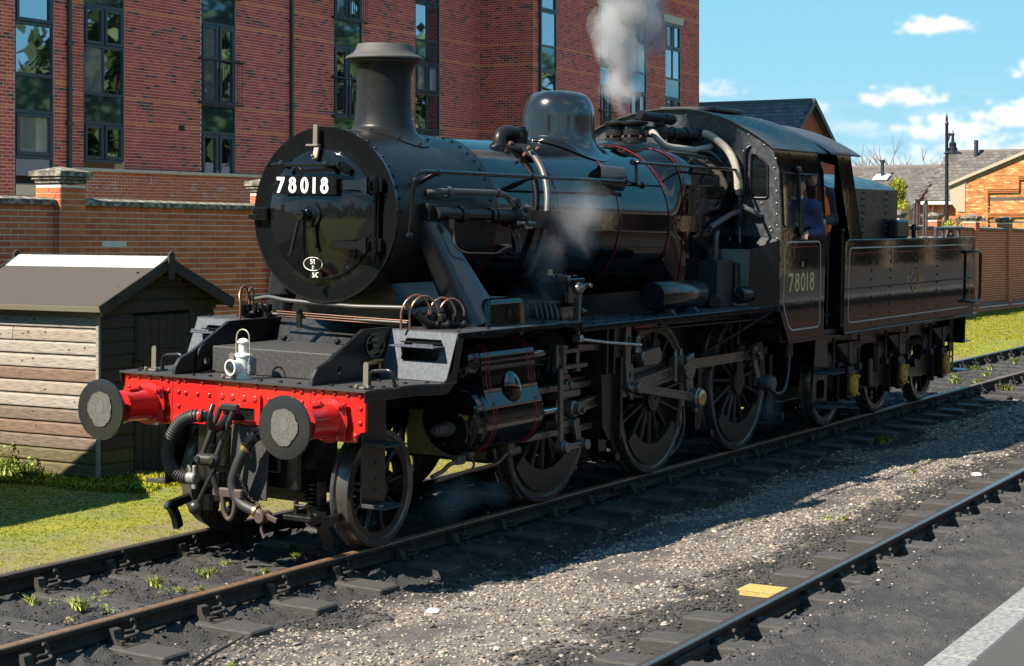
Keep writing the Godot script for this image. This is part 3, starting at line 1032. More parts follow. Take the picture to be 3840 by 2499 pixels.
	for i in 420:
		var s := -8.2 + RNG.randf() * 9.0
		var row := RNG.randi_range(42, 47)
		var y := row * 0.075
		if st.get_noise_2d(s * 1.3, y * 1.5) + RNG.randf_range(-0.1, 0.1) < 0.16: continue
		if RNG.randf() < 0.7: sb.box(Vector3(s, y, 0.008), Vector3(RNG.randf_range(0.04, 0.2), RNG.randf_range(0.010, 0.03), 0.006))
		else: sb.box(Vector3(floor(s / 0.1125) * 0.1125, y + 0.0375, 0.008), Vector3(RNG.randf_range(0.01, 0.02), 0.075, 0.006))
	stuff(part("salt_bloom", sb, salt, lw))

# ---------------------------------------------------------------- houses beyond the wall
func gable_house(called: String, label: String, at: Vector3, half: float, long: float, eave: float, ridge: float, roofm: Material, wallm: Material, front := 0.25, fascia: Material = null) -> Node3D:
	# at: centre of the gable that faces +z, ground level; the ridge runs towards -z
	var h := thing(called, label, "house", at)
	var sl := (ridge - eave) / half
	part("wall", mb().extr([Vector2(-half, 0), Vector2(half, 0), Vector2(half, eave), Vector2(0, ridge - 0.05), Vector2(-half, eave)], -long, 0), wallm, h)
	var over := 0.35
	var crs := int(long / 0.3) + 3
	for sd in [-1.0, 1.0]:
		var slope := Vector3(sd * (half + over), -(sl * (half + over)), 0)
		var L := slope.length()
		var dn := slope / L
		var up := Vector3(sd * sl, 1, 0).normalized()
		var rf := part("roof_slope", mb().box(Vector3(0, ridge + 0.02, -long / 2 + front / 2) + dn * (L / 2), Vector3(L, 0.06, long + front), 0.0, Basis(dn, up, dn.cross(up))), roofm, h)
		if sd < 0:  # rows of tiles in sight
			var tf := []
			var cols := []
			var rows := int(L / 0.30)
			for i in rows:
				for j in int((long + front) / 0.30):
					var o := Vector3(0, ridge + 0.075, front - 0.15 - j * 0.30) + dn * (0.15 + i * 0.30)
					if i % 2 == 1: o.z -= 0.15
					tf.append(Transform3D(Basis(dn.rotated(Vector3.BACK, -0.05), up.rotated(Vector3.BACK, -0.05), dn.cross(up)), o))
					cols.append(Color.WHITE * RNG.randf_range(0.7, 1.2))
			multi("roof_tiles", mb().box(Vector3.ZERO, Vector3(0.33, 0.03, 0.285)).mesh(mats[roofm.resource_name + "_tile"]), tf, cols, rf)
		if fascia: part("barge_board", mb().bar(Vector3(0, ridge + 0.0, front + 0.02), Vector3(0, ridge + 0.0, front + 0.02) + dn * L, 0.04, 0.2, up), fascia, h)
	part("ridge_tiles", mb().cyl(Vector3(0, ridge + 0.05, front), Vector3(0, ridge + 0.05, -long), 0.11, -1, 8), mats[roofm.resource_name + "_tile"], h)
	return h

func roof_mat(key: String, c: Color) -> StandardMaterial3D:
	mat(key + "_tile", c, 0.75, 0.0, {"vc": true})
	return mat(key, c * 0.6, 0.8)

func far_brick(key: String, a: Color, b: Color, mort: Color) -> StandardMaterial3D:
	return mat(key, a, 0.9, 0.0, {"tex": ramp_tex(0.09, 256, [[0.25, a], [0.5, b], [0.75, a * 1.15]], 3, 8), "tri": 1.2})

func build_houses() -> void:
	var slate := roof_mat("slate", Color(0.085, 0.088, 0.10))
	var brown := roof_mat("brown_tile", Color(0.115, 0.10, 0.085))
	var redb := far_brick("red_house_brick", Color(0.20, 0.05, 0.03), Color(0.26, 0.075, 0.04), Color(0.3, 0.25, 0.2))
	var orb := far_brick("orange_house_brick", Color(0.42, 0.15, 0.06), Color(0.36, 0.12, 0.05), Color(0.3, 0.25, 0.2))
	var board := mat("barge_dark", Color(0.02, 0.028, 0.04), 0.5)
	gable_house("slate_roofed_house", "red brick house with dark slate gable roof rising behind the cab", Vector3(60.06, -0.4, -18.6), 4.2, 12.0, 4.9, 7.85, slate, redb, 0.3, board)
	var h2 := gable_house("bungalow", "brown tiled bungalow with red gable end and small white flue beyond the tender", Vector3(82.45, -0.5, -19.96), 5.6, 13.0, 3.4, 5.86, brown, redb, 0.2)
	var fl := mb().cyl(Vector3(-1.5, 5.0, -2.6), Vector3(-1.5, 6.15, -2.6), 0.09, -1, 10).cyl(Vector3(-1.5, 6.1, -2.6), Vector3(-1.5, 6.25, -2.6), 0.13, -1, 10)
	part("flue", fl, board, h2)
	part("flue_flashing", mb().box(Vector3(-1.6, 5.35, -2.6), Vector3(0.7, 0.08, 0.8), 0.02, Basis(Vector3.BACK, 0.415)), mat("lead_white", Color(0.7, 0.7, 0.7), 0.6), h2)
	var h3 := gable_house("small_house", "small orange brick house with white gutter showing beside the large brick building", Vector3(75.4, -0.5, -11.5), 3.6, 5.9, 4.05, 6.3, brown, orb, 0.2)
	part("gutter", mb().box(Vector3(-3.98, 3.87, -2.8), Vector3(0.16, 0.16, 6.3), 0.03), mat("white_upvc", Color(0.78, 0.78, 0.78), 0.4), h3)
	part("flue", mb().cyl(Vector3(-0.4, 6.0, -4.4), Vector3(-0.4, 6.9, -4.4), 0.1, -1, 10), board, h3)
	# the big brick building with stepped corbels; its gable faces -x
	var bb := thing("brick_warehouse", "large orange brick building with stepped corbelled gable and stone eaves blocks", "building", Vector3(68.1, -0.4, -14.8), -PI / 2)
	# local: X runs along world +z, Y up, Z out towards -x
	var mort := mat("warehouse_mortar", Color(0.45, 0.33, 0.2), 0.95)
	var W := 14.0
	var ye := 4.55
	var yp := 7.4
	var core := mb().extr([Vector2(0, 0), Vector2(W, 0), Vector2(W, ye), Vector2(W / 2, yp), Vector2(0, ye)], -16, 0)
	part("wall", core, mort, bb)
	var tones := [Color(0.56, 0.22, 0.065), Color(0.50, 0.18, 0.055), Color(0.62, 0.28, 0.085), Color(0.44, 0.15, 0.05), Color(0.09, 0.07, 0.075), Color(0.7, 0.45, 0.2)]
	var r := RandomNumberGenerator.new()
	r.seed = 77
	var line := func(s: float): return ye + (yp - ye) * minf(s, W - s) / (W / 2) - 0.12
	var list := []
	var step := func(s: float, y: float) -> bool:  # inside the sunk panel
		var k := floorf((s - 1.42) / 1.35)
		return s > 1.42 and y > 0.0 and y < 4.32 + 0.55 * maxf(k, 0.0)
	lay(list, Transform3D(), 0.0, 7.0, 1.4, 7.0, func(s, y): return y > line.call(s) or step.call(s, y), func(_s, y, ask): return 0 if ask else ([0, 0, 1, 2, 2, 3, 5][r.randi() % 7] if absf(y - 2.66) > 0.05 and absf(y - 3.0) > 0.04 else 4), 0.09)
	lay(list, Transform3D(), 1.42, 7.0, 1.4, 7.0, func(s, y): return not step.call(s, y) or y > line.call(s), func(_s, y, ask): return 0 if ask else ([0, 0, 1, 2, 2, 3, 5][r.randi() % 7] if absf(y - 2.44) > 0.03 and absf(y - 2.92) > 0.04 and absf(y - 3.92) > 0.09 else 4), 0.008)
	finish_bricks(bb, list, tones, "warehouse")
	part("facing", mb().extr([Vector2(0, 0), Vector2(1.40, 0), Vector2(1.40, 4.35), Vector2(2.74, 4.35), Vector2(2.74, 4.9), Vector2(4.09, 4.9), Vector2(4.09, 5.45), Vector2(5.44, 5.45), Vector2(5.44, 6.0), Vector2(6.2, 6.0), Vector2(6.9, 6.9), Vector2(0, 4.5)], 0.004, 0.08), mort, bb)
	var cor := mb()
	for k in 4:
		var s := 1.42 + k * 1.35
		for q in 3: cor.box(Vector3(s + 0.675, 4.345 + 0.55 * k - q * 0.07, 0.10 - q * 0.028), Vector3(1.35, 0.055, 0.10))
		for q in 3: cor.box(Vector3(s - 0.02 + q * 0.02, 4.345 + 0.55 * k - 0.3, 0.09 - q * 0.028), Vector3(0.05, 0.55, 0.08))
	for q in 3: cor.box(Vector3(4.4, 3.28 - q * 0.07, 0.10 - q * 0.028), Vector3(5.9, 0.055, 0.1))
	part("corbel_courses", cor, brick_mat("warehouse1", tones[1]), bb)
	var cs := mat("eaves_stone", Color(0.36, 0.31, 0.23), 0.9)
	part("kneeler_stone", mb().extr([Vector2(-0.28, 4.6), Vector2(-0.28, 4.35), Vector2(-0.2, 3.75), Vector2(0.1, 3.35), Vector2(0.42, 3.35), Vector2(0.42, 4.45), Vector2(0.5, 4.72)], -0.3, 0.12), cs, bb)
	part("gable_coping", mb().bar(Vector3(-0.42, ye - 0.05, 0.0), Vector3(W / 2, yp + 0.1, 0.0), 0.5, 0.13, Vector3(-0.4, 1, 0).normalized()), cs, bb)
	part("roof_slope", mb().bar(Vector3(-0.3, ye, -8.2), Vector3(W / 2, yp + 0.02, -8.2), 15.6, 0.1, Vector3(-0.4, 1, 0).normalized()), brown, bb)
	part("roof_slope", mb().bar(Vector3(W + 0.3, ye, -8.2), Vector3(W / 2, yp + 0.02, -8.2), 15.6, 0.1, Vector3(0.4, 1, 0).normalized()), brown, bb)

func build_street_lamp() -> void:
	var x := -10.83 + 60.0 * (0.8628 + 0.2394 * 0.5056)
	var z := 8.765 + 60.0 * (-0.5056 + 0.2394 * 0.8628)
	var l := thing("street_lamp", "black cast iron street lamp with scrolled bracket and hanging lantern beyond the wall", "street lamp", Vector3(x, -0.3, z), 0.53)
	var iron := mat("lamp_iron", Color(0.012, 0.013, 0.016), 0.4)
	part("post", mb().lathe([Vector2(0.13, 0), Vector2(0.13, 0.9), Vector2(0.085, 1.1), Vector2(0.06, 4.2), Vector2(0.05, 6.0), Vector2(0.07, 6.05), Vector2(0.04, 6.12), Vector2(0.045, 6.2), Vector2(0.0, 6.42)], Vector3.ZERO, Vector3.UP, 12), iron, l)
	var br := mb()
	br.tube([Vector3(0, 5.72, 0), Vector3(-0.72, 5.66, 0)], 0.028, 6)
	br.tube([Vector3(0, 5.3, 0), Vector3(-0.12, 5.42, 0), Vector3(-0.38, 5.6, 0), Vector3(-0.65, 5.66, 0)], 0.018, 6)
	for q in [[-0.13, 5.57, 0.10], [-0.33, 5.63, 0.05], [-0.45, 5.64, 0.03]]:
		var ring := []
		for i in 13: ring.append(Vector3(q[0] + cos(TAU * i / 12) * q[2], q[1] + sin(TAU * i / 12) * q[2], 0))
		br.tube(ring, 0.012, 5, false)
	part("bracket", br, iron, l)
	part("lamp_hood", mb().lathe([Vector2(0.30, 5.02), Vector2(0.31, 5.04), Vector2(0.15, 5.12), Vector2(0.15, 5.2), Vector2(0.11, 5.24), Vector2(0.12, 5.36), Vector2(0.05, 5.42), Vector2(0.04, 5.6), Vector2(0.06, 5.66), Vector2(0.02, 5.72), Vector2(0, 5.84)], Vector3(-0.82, 0, 0), Vector3.UP, 16), iron, l)
	var g := mat("lantern_glass", Color(0.8, 0.85, 0.88, 0.25), 0.1)
	g.transparency = BaseMaterial3D.TRANSPARENCY_ALPHA
	part("lantern_glass", mb().lathe([Vector2(0, 4.74), Vector2(0.08, 4.79), Vector2(0.13, 4.9), Vector2(0.15, 5.03)], Vector3(-0.82, 0, 0), Vector3.UP, 14, 0, TAU, 0.3), g, l)

# ---------------------------------------------------------------- trees
func branchy(b: MB, a: Vector3, d: Vector3, len: float, r: float, depth: int, rg: RandomNumberGenerator, tips: Array) -> void:
	var e := a + d * len
	var m := a.lerp(e, 0.5) + Vector3(rg.randf_range(-1, 1), 0, rg.randf_range(-1, 1)) * len * 0.06
	b.tube([a, m, e], r, 5 if depth > 1 else 4, false, r * 0.6)
	if depth == 0:
		tips.append(e)
		return
	for k in rg.randi_range(3, 4):
		var q := (d + Vector3(rg.randf_range(-1, 1), rg.randf_range(-0.15, 0.8), rg.randf_range(-1, 1)) * 0.75).normalized()
		branchy(b, a.lerp(e, rg.randf_range(0.45, 1.0)), q, len * rg.randf_range(0.55, 0.8), r * 0.58, depth - 1, rg, tips)

func build_trees() -> void:
	var bark := mat("bark", Color(0.10, 0.06, 0.045), 0.9)
	var pos := func(u: float, t: float): return Vector3(-10.83 + t * (0.8628 + (u - 1190) / 4222.87 * 0.5056), -0.45, 8.765 + t * (-0.5056 + (u - 1190) / 4222.87 * 0.8628))
	var rg := RandomNumberGenerator.new()
	rg.seed = 41
	var t := thing("bare_tree", "leafless twiggy tree standing up behind the brown bungalow roof", "tree", pos.call(2093.0, 112.0))
	var b := mb()
	var tips := []
	b.tube([Vector3(0, 0, 0), Vector3(0.05, 1.6, 0), Vector3(0, 3.2, 0)], 0.22, 8, false, 0.16)
	part("trunk", b, bark, t)
	b = mb()
	for k in 9:
		var a := TAU * k / 9
		branchy(b, Vector3(0, 2.2 + 0.1 * k, 0), Vector3(cos(a) * 0.75, 0.9, sin(a) * 0.75).normalized(), 2.5, 0.07, 3, rg, tips)
	stuff(part("crown", b, mat("twig", Color(0.16, 0.085, 0.06), 0.9), t))
	# golden conifer
	var c := thing("golden_conifer", "yellow green conifer showing above the wall just behind the tender", "tree", pos.call(2087.0, 57.5))
	part("trunk", mb().cyl(Vector3.ZERO, Vector3(0, 3.4, 0), 0.09, 0.03, 7), bark, c)
	var lf := mat("conifer_leaf", Color.WHITE, 0.7, 0.0, {"vc": true, "two": true, "back": Color(0.3, 0.3, 0.02)})
	var tfm := tuft_mesh(5, 12, 0.6, lf)
	var tf := []; var cols := []
	for i in 2600:
		var y := rg.randf_range(0.6, 4.2)
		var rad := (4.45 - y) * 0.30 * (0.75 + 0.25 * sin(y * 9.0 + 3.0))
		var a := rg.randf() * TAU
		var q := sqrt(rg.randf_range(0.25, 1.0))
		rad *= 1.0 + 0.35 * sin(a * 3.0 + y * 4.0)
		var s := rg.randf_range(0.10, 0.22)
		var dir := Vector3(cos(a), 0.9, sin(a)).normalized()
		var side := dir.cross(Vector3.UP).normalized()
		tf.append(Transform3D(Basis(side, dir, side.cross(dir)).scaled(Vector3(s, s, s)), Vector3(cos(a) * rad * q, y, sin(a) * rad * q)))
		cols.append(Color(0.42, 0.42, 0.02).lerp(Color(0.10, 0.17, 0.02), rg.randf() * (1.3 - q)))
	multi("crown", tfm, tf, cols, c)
	# bare brushy shrub, and ivy
	var sh := thing("bare_shrub", "grey leafless shrub poking over the wall between two pier caps", "shrub", pos.call(2138.0, 56.5))
	b = mb()
	for i in 130:
		var a := rg.randf() * TAU
		var o := Vector3(cos(a) * 0.6, 0.0, sin(a) * 0.3) * rg.randf()
		var e := o + Vector3(cos(a) * rg.randf_range(0.2, 0.9), rg.randf_range(2.4, 3.6), sin(a) * 0.4)
		b.tube([o, o.lerp(e, 0.6) + Vector3(rg.randf_range(-0.1, 0.1), 0, 0), e], 0.012, 4, false, 0.004)
		for k in 5:
			var p := o.lerp(e, rg.randf_range(0.5, 0.95))
			b.tube([p, p + Vector3(rg.randf_range(-0.25, 0.25), rg.randf_range(0.05, 0.3), rg.randf_range(-0.2, 0.2))], 0.005, 3, false, 0.002)
	stuff(part("twigs", b, mat("shrub_twig", Color(0.17, 0.13, 0.10), 0.9), sh))
	var green := mat("shrub_leaf", Color.WHITE, 0.5, 0.0, {"vc": true, "two": true, "back": Color(0.2, 0.25, 0.03)})
	for q in [[2213.0, 58.0, 3.1, 0.75, Color(0.06, 0.12, 0.02), "green_shrub", "dark green leafy shrub against the large brick building"], [2199.0, 57.0, 2.95, 0.35, Color(0.30, 0.32, 0.03), "yellow_shrub", "small yellow green shrub at the foot of the street lamp"]]:
		var g := thing(q[5], q[6], "shrub", pos.call(q[0], q[1]))
		tf = []; cols = []
		var lm := leaf_mesh(green)
		for i in 900:
			var d := Vector3(rg.randfn(), rg.randfn(), rg.randfn()).normalized() * pow(rg.randf(), 0.4)
			var p := Vector3(d.x * q[3], q[2] - q[3] + d.y * q[3], d.z * q[3])
			tf.append(Transform3D(Basis.from_euler(Vector3(rg.randf() * TAU, rg.randf() * TAU, 0)).scaled(Vector3.ONE * rg.randf_range(0.05, 0.1)), p))
			cols.append(q[4] * rg.randf_range(0.5, 1.6))
		part("stem", mb().cyl(Vector3.ZERO, Vector3(0, q[2] - q[3], 0), 0.05, 0.03, 6), bark, g)
		multi("foliage", lm, tf, cols, g)

func leaf_mesh(m: Material) -> ArrayMesh:
	var b := mb()
	var u := Vector3.UP
	b.f4(Vector3(0, 0, 0), Vector3(0.45, 0.1, 0.5), Vector3(0, 0, 1.2), Vector3(-0.45, 0.1, 0.5), u, u, u, u)
	return b.mesh(m)

# ---------------------------------------------------------------- the engine
const XF_ZY := Transform3D(Vector3(0, 0, 1), Vector3(0, 1, 0), Vector3(1, 0, 0), Vector3.ZERO)   # drawn in (z, y), depth along x

var GLOSS: StandardMaterial3D
var SATIN: StandardMaterial3D
var DUSTY: StandardMaterial3D
var FRAME: StandardMaterial3D
var ROD: StandardMaterial3D
var WHEEL: StandardMaterial3D
var TYRE: StandardMaterial3D
var RED: StandardMaterial3D
var COPPER: StandardMaterial3D
var BRASS: StandardMaterial3D
var LAG: StandardMaterial3D
var RUBBER: StandardMaterial3D
var REDLINE: StandardMaterial3D
var CREAM: StandardMaterial3D
var WHITE: StandardMaterial3D
var SLATE: StandardMaterial3D

func engine_paints() -> void:
	var sm := noise_tex(0.03, 512, 5, 0.35, 1.0, false, 1, FastNoiseLite.TYPE_SIMPLEX_SMOOTH, 21)
	var sm2 := noise_tex(0.02, 512, 5, 0.6, 1.0, false, 1, FastNoiseLite.TYPE_SIMPLEX_SMOOTH, 22)
	var rip := noise_tex(0.012, 512, 2, 0, 1, true, 1.2, FastNoiseLite.TYPE_SIMPLEX_SMOOTH, 25)
	var dust := ramp_tex(0.03, 512, [[0.0, Color(0.020, 0.019, 0.018)], [0.55, Color(0.032, 0.031, 0.031)], [0.8, Color(0.05, 0.046, 0.042)], [1.0, Color(0.075, 0.06, 0.05)]], 5, 23)
	GLOSS = mat("gloss_black", Color(0.0055, 0.0056, 0.0062), 0.085, 0.0, {"rt": sm, "tri": 1.3, "spec": 0.5, "nt": rip, "ns": 0.08})
	SATIN = mat("satin_black", Color(0.013, 0.012, 0.0115), 0.48, 0.0, {"rt": sm2, "tri": 1.1, "spec": 0.36})
	DUSTY = mat("dusty_black", Color(0.04, 0.04, 0.04), 0.62, 0.0, {"tex": dust, "tri": 2.2})
	FRAME = mat("frame_black", Color(0.0065, 0.0063, 0.0062), 0.4, 0.0, {"rt": sm2, "tri": 1.7})
	ROD = mat("oily_steel", Color(0.20, 0.168, 0.138), 0.38, 0.75, {"rt": sm2, "tri": 3.0})
	WHEEL = mat("wheel_black", Color(0.030, 0.0245, 0.019), 0.45, 0.0, {"rt": sm2, "tri": 2.0})
	TYRE = mat("worn_tyre", Color(0.115, 0.105, 0.095), 0.34, 0.6, {"rt": sm2, "tri": 2.0})
	RED = mat("signal_red", Color(0.44, 0.017, 0.014), 0.22, 0.0, {"rt": sm, "tri": 1.4})
	COPPER = mat("copper", Color(0.50, 0.23, 0.14), 0.35, 0.9)
	BRASS = mat("brass", Color(0.50, 0.34, 0.14), 0.35, 0.9)
	LAG = mat("lagging", Color(0.40, 0.36, 0.29), 0.9, 0.0, {"nt": noise_tex(0.1, 256, 3, 0, 1, true, 8.0), "ns": 1.0, "tri": 6.0})
	RUBBER = mat("rubber", Color(0.022, 0.021, 0.020), 0.55)
	REDLINE = mat("red_line", Color(0.36, 0.012, 0.010), 0.35)
	CREAM = mat("cream_line", Color(0.66, 0.50, 0.22), 0.4)
	WHITE = mat("white_paint", Color(0.74, 0.73, 0.69), 0.4)
	SLATE = mat("weathered_slate_black", Color(0.075, 0.085, 0.10), 0.66, 0.0, {"tex": ramp_tex(0.022, 512, [[0.1, Color(0.028, 0.036, 0.046)], [0.5, Color(0.046, 0.056, 0.070)], [0.85, Color(0.08, 0.09, 0.105)]], 5, 31), "tri": 2.0})

func zy(b: MB) -> MB:
	return b.mesh_at(XF_ZY)

func text_part(txt: String, h: float, depth: float, at: Transform3D, m: Material, parent: Node, called := "number", squeeze := 1.0, bold := true) -> MeshInstance3D:
	var f := SystemFont.new()
	f.font_names = PackedStringArray(["Droid Sans"])
	f.font_weight = 700 if bold else 400
	var t := TextMesh.new()
	t.font = f
	t.text = txt
	t.font_size = 64
	t.pixel_size = h / 46.0   # capital height of the face is about 46 pixels at this size
	t.depth = depth
	t.curve_step = 2.0
	t.material = m
	var o := inst(called, t, parent, at * Transform3D(Basis().scaled(Vector3(squeeze, 1, 1))))
	return o

func wheel(parent: Node, called: String, x: float, side: float, r: float, spokes: int, m: Material, crank: float, weight: bool) -> Node3D:
	# outer face at |z| = 0.81; axle along z
	var zo := 0.81 * side
	var T := Transform3D(Basis() if side > 0 else Basis(Vector3.UP, PI), Vector3(x, r, zo))
	var b := mb()
	var rt := r - 0.065
	# rim ring under the tyre
	b.lathe([Vector2(rt - 0.05, -0.12), Vector2(rt, -0.125), Vector2(rt, -0.012), Vector2(rt - 0.05, -0.02), Vector2(rt - 0.05, -0.12)], Vector3.ZERO, Vector3.BACK, 48, 0, TAU, 0.9)
	var hub := r * 0.20
	b.lathe([Vector2(0, -0.14), Vector2(hub, -0.13), Vector2(hub, 0.012), Vector2(hub * 0.93, 0.02), Vector2(hub * 0.9, 0.02), Vector2(hub * 0.88, 0.012), Vector2(hub * 0.62, 0.012), Vector2(hub * 0.6, 0.018), Vector2(hub * 0.2, 0.018), Vector2(hub * 0.18, 0.006), Vector2(0, 0.006)], Vector3.ZERO, Vector3.BACK, 28)
	if weight:  # crescent balance weight opposite the crank
		var pts := []
		var a0 := crank + PI - 0.98
		var a1 := crank + PI + 0.98
		var ro := rt - 0.03
		for i in 19:
			var a := lerpf(a0, a1, i / 18.0)
			pts.append(Vector2(cos(a), sin(a)) * ro)
		for i in 19:
			var a := lerpf(a1, a0, i / 18.0)
			var ri := ro - 0.20 + 0.05 * pow(absf(i / 9.0 - 1.0), 2.0)
			pts.append(Vector2(cos(a), sin(a)) * ri)
		b.extr(pts, -0.09, 0.0)
	if crank > -50.0 and r > 0.6:  # boss for the crank pin
		var p := Vector3(cos(crank), sin(crank), 0) * 0.305
		b.cyl(p + Vector3(0, 0, -0.12), p + Vector3(0, 0, 0.03), 0.095, -1, 20)
		b.bar(Vector3(0, 0, -0.04), p + Vector3(0, 0, -0.04), 0.16, 0.11, Vector3.BACK)
	var w := inst(called, b.mesh(m), parent, T)
	var ty := mb().lathe([Vector2(rt - 0.002, -0.135), Vector2(r + 0.028, -0.135), Vector2(r + 0.03, -0.122), Vector2(r + 0.022, -0.108), Vector2(r + 0.002, -0.098), Vector2(r, -0.09), Vector2(r - 0.004, -0.012), Vector2(r - 0.012, 0.0), Vector2(rt + 0.012, 0.0), Vector2(rt, -0.012)], Vector3.ZERO, Vector3.BACK, 64, 0, TAU, 0.85)
	inst("tyre", ty.mesh(TYRE), w)
	var sp := mb()
	var ra := hub * 0.9
	var rb := rt - 0.04
	sp.skin([ring_at(ra, 0.034, 0.022), ring_at(lerpf(ra, rb, 0.3), 0.026, 0.017), ring_at(lerpf(ra, rb, 0.85), 0.022, 0.015), ring_at(rb, 0.034, 0.022)], true)
	var sm := sp.mesh(m)
	for k in spokes: inst("spoke", sm, w, Transform3D(Basis(Vector3.BACK, TAU * k / spokes + 0.13), Vector3.ZERO))
	return w

func ring_at(x: float, hy: float, hz: float) -> Array:
	var q := []
	for i in 8:
		var a := TAU * i / 8
		q.append(Vector3(x, cos(a) * hy, -0.065 + sin(a) * hz * 2.0))
	return q

func rod_shape(a: Vector3, b: Vector3, h0: float, h1: float, th: float) -> MB:   # fluted rod
	var m := mb()
	var d := (b - a).normalized()
	var up := Vector3.BACK.cross(d)
	var q := [a + up * h0, a - up * h0, b - up * h1, b + up * h1]
	var f := Vector3(0, 0, th * 0.5)
	var fl := Vector3(0, 0, th * 0.22)
	# outer frame faces
	for s in [1.0, -1.0]:
		var F := Vector3(0, 0, s)
		var e0: float = 0.62
		var i0 := a + d * 0.09
		var i1 := b - d * 0.09
		var qi := [i0 + up * h0 * e0, i0 - up * h0 * e0, i1 - up * h1 * e0, i1 + up * h1 * e0]
		for k in 4:
			m.f4(q[k] + f * s, q[(k + 1) % 4] + f * s, qi[(k + 1) % 4] + f * s, qi[k] + f * s, F, F, F, F)
			var mid: Vector3 = (qi[0] + qi[2]) * 0.5
			var nn: Vector3 = (mid - (qi[k] + qi[(k + 1) % 4]) * 0.5).normalized()
			m.f4(qi[k] + f * s, qi[(k + 1) % 4] + f * s, qi[(k + 1) % 4] + fl * s, qi[k] + fl * s, nn, nn, nn, nn)
		m.f4(qi[0] + fl * s, qi[1] + fl * s, qi[2] + fl * s, qi[3] + fl * s, F, F, F, F)
	for k in 4:
		var nn: Vector3 = ((q[k] + q[(k + 1) % 4]) * 0.5 - (a + b) * 0.5)
		nn = (nn - (q[(k + 1) % 4] - q[k]).normalized() * nn.dot((q[(k + 1) % 4] - q[k]).normalized())).normalized()
		m.f4(q[k] + f, q[(k + 1) % 4] + f, q[(k + 1) % 4] - f, q[k] - f, nn, nn, nn, nn)
	return m

func sect(th: float, x: float, cy: float, R: float) -> Vector3:   # point on a round barrel, th from straight up towards the platform
	return Vector3(x, cy + cos(th) * R, sin(th) * R)

func bar_r(x: float) -> float:  # boiler radius along its length
	return lerpf(0.690, 0.795, clampf((x - 2.7) / 3.1, 0, 1))

func bar_y(x: float) -> float:
	return lerpf(2.552, 2.490, clampf((x - 2.7) / 3.1, 0, 1))

func build_engine() -> void:
	engine_paints()
	var L := thing("steam_locomotive", "glossy black steam engine with red buffer beam and white numbered front plate", "locomotive", Vector3.ZERO, 0, "", true)
	engine_front(L)
	engine_boiler(L)
	engine_motion(L)
	engine_cab(L)
	engine_fittings(L)

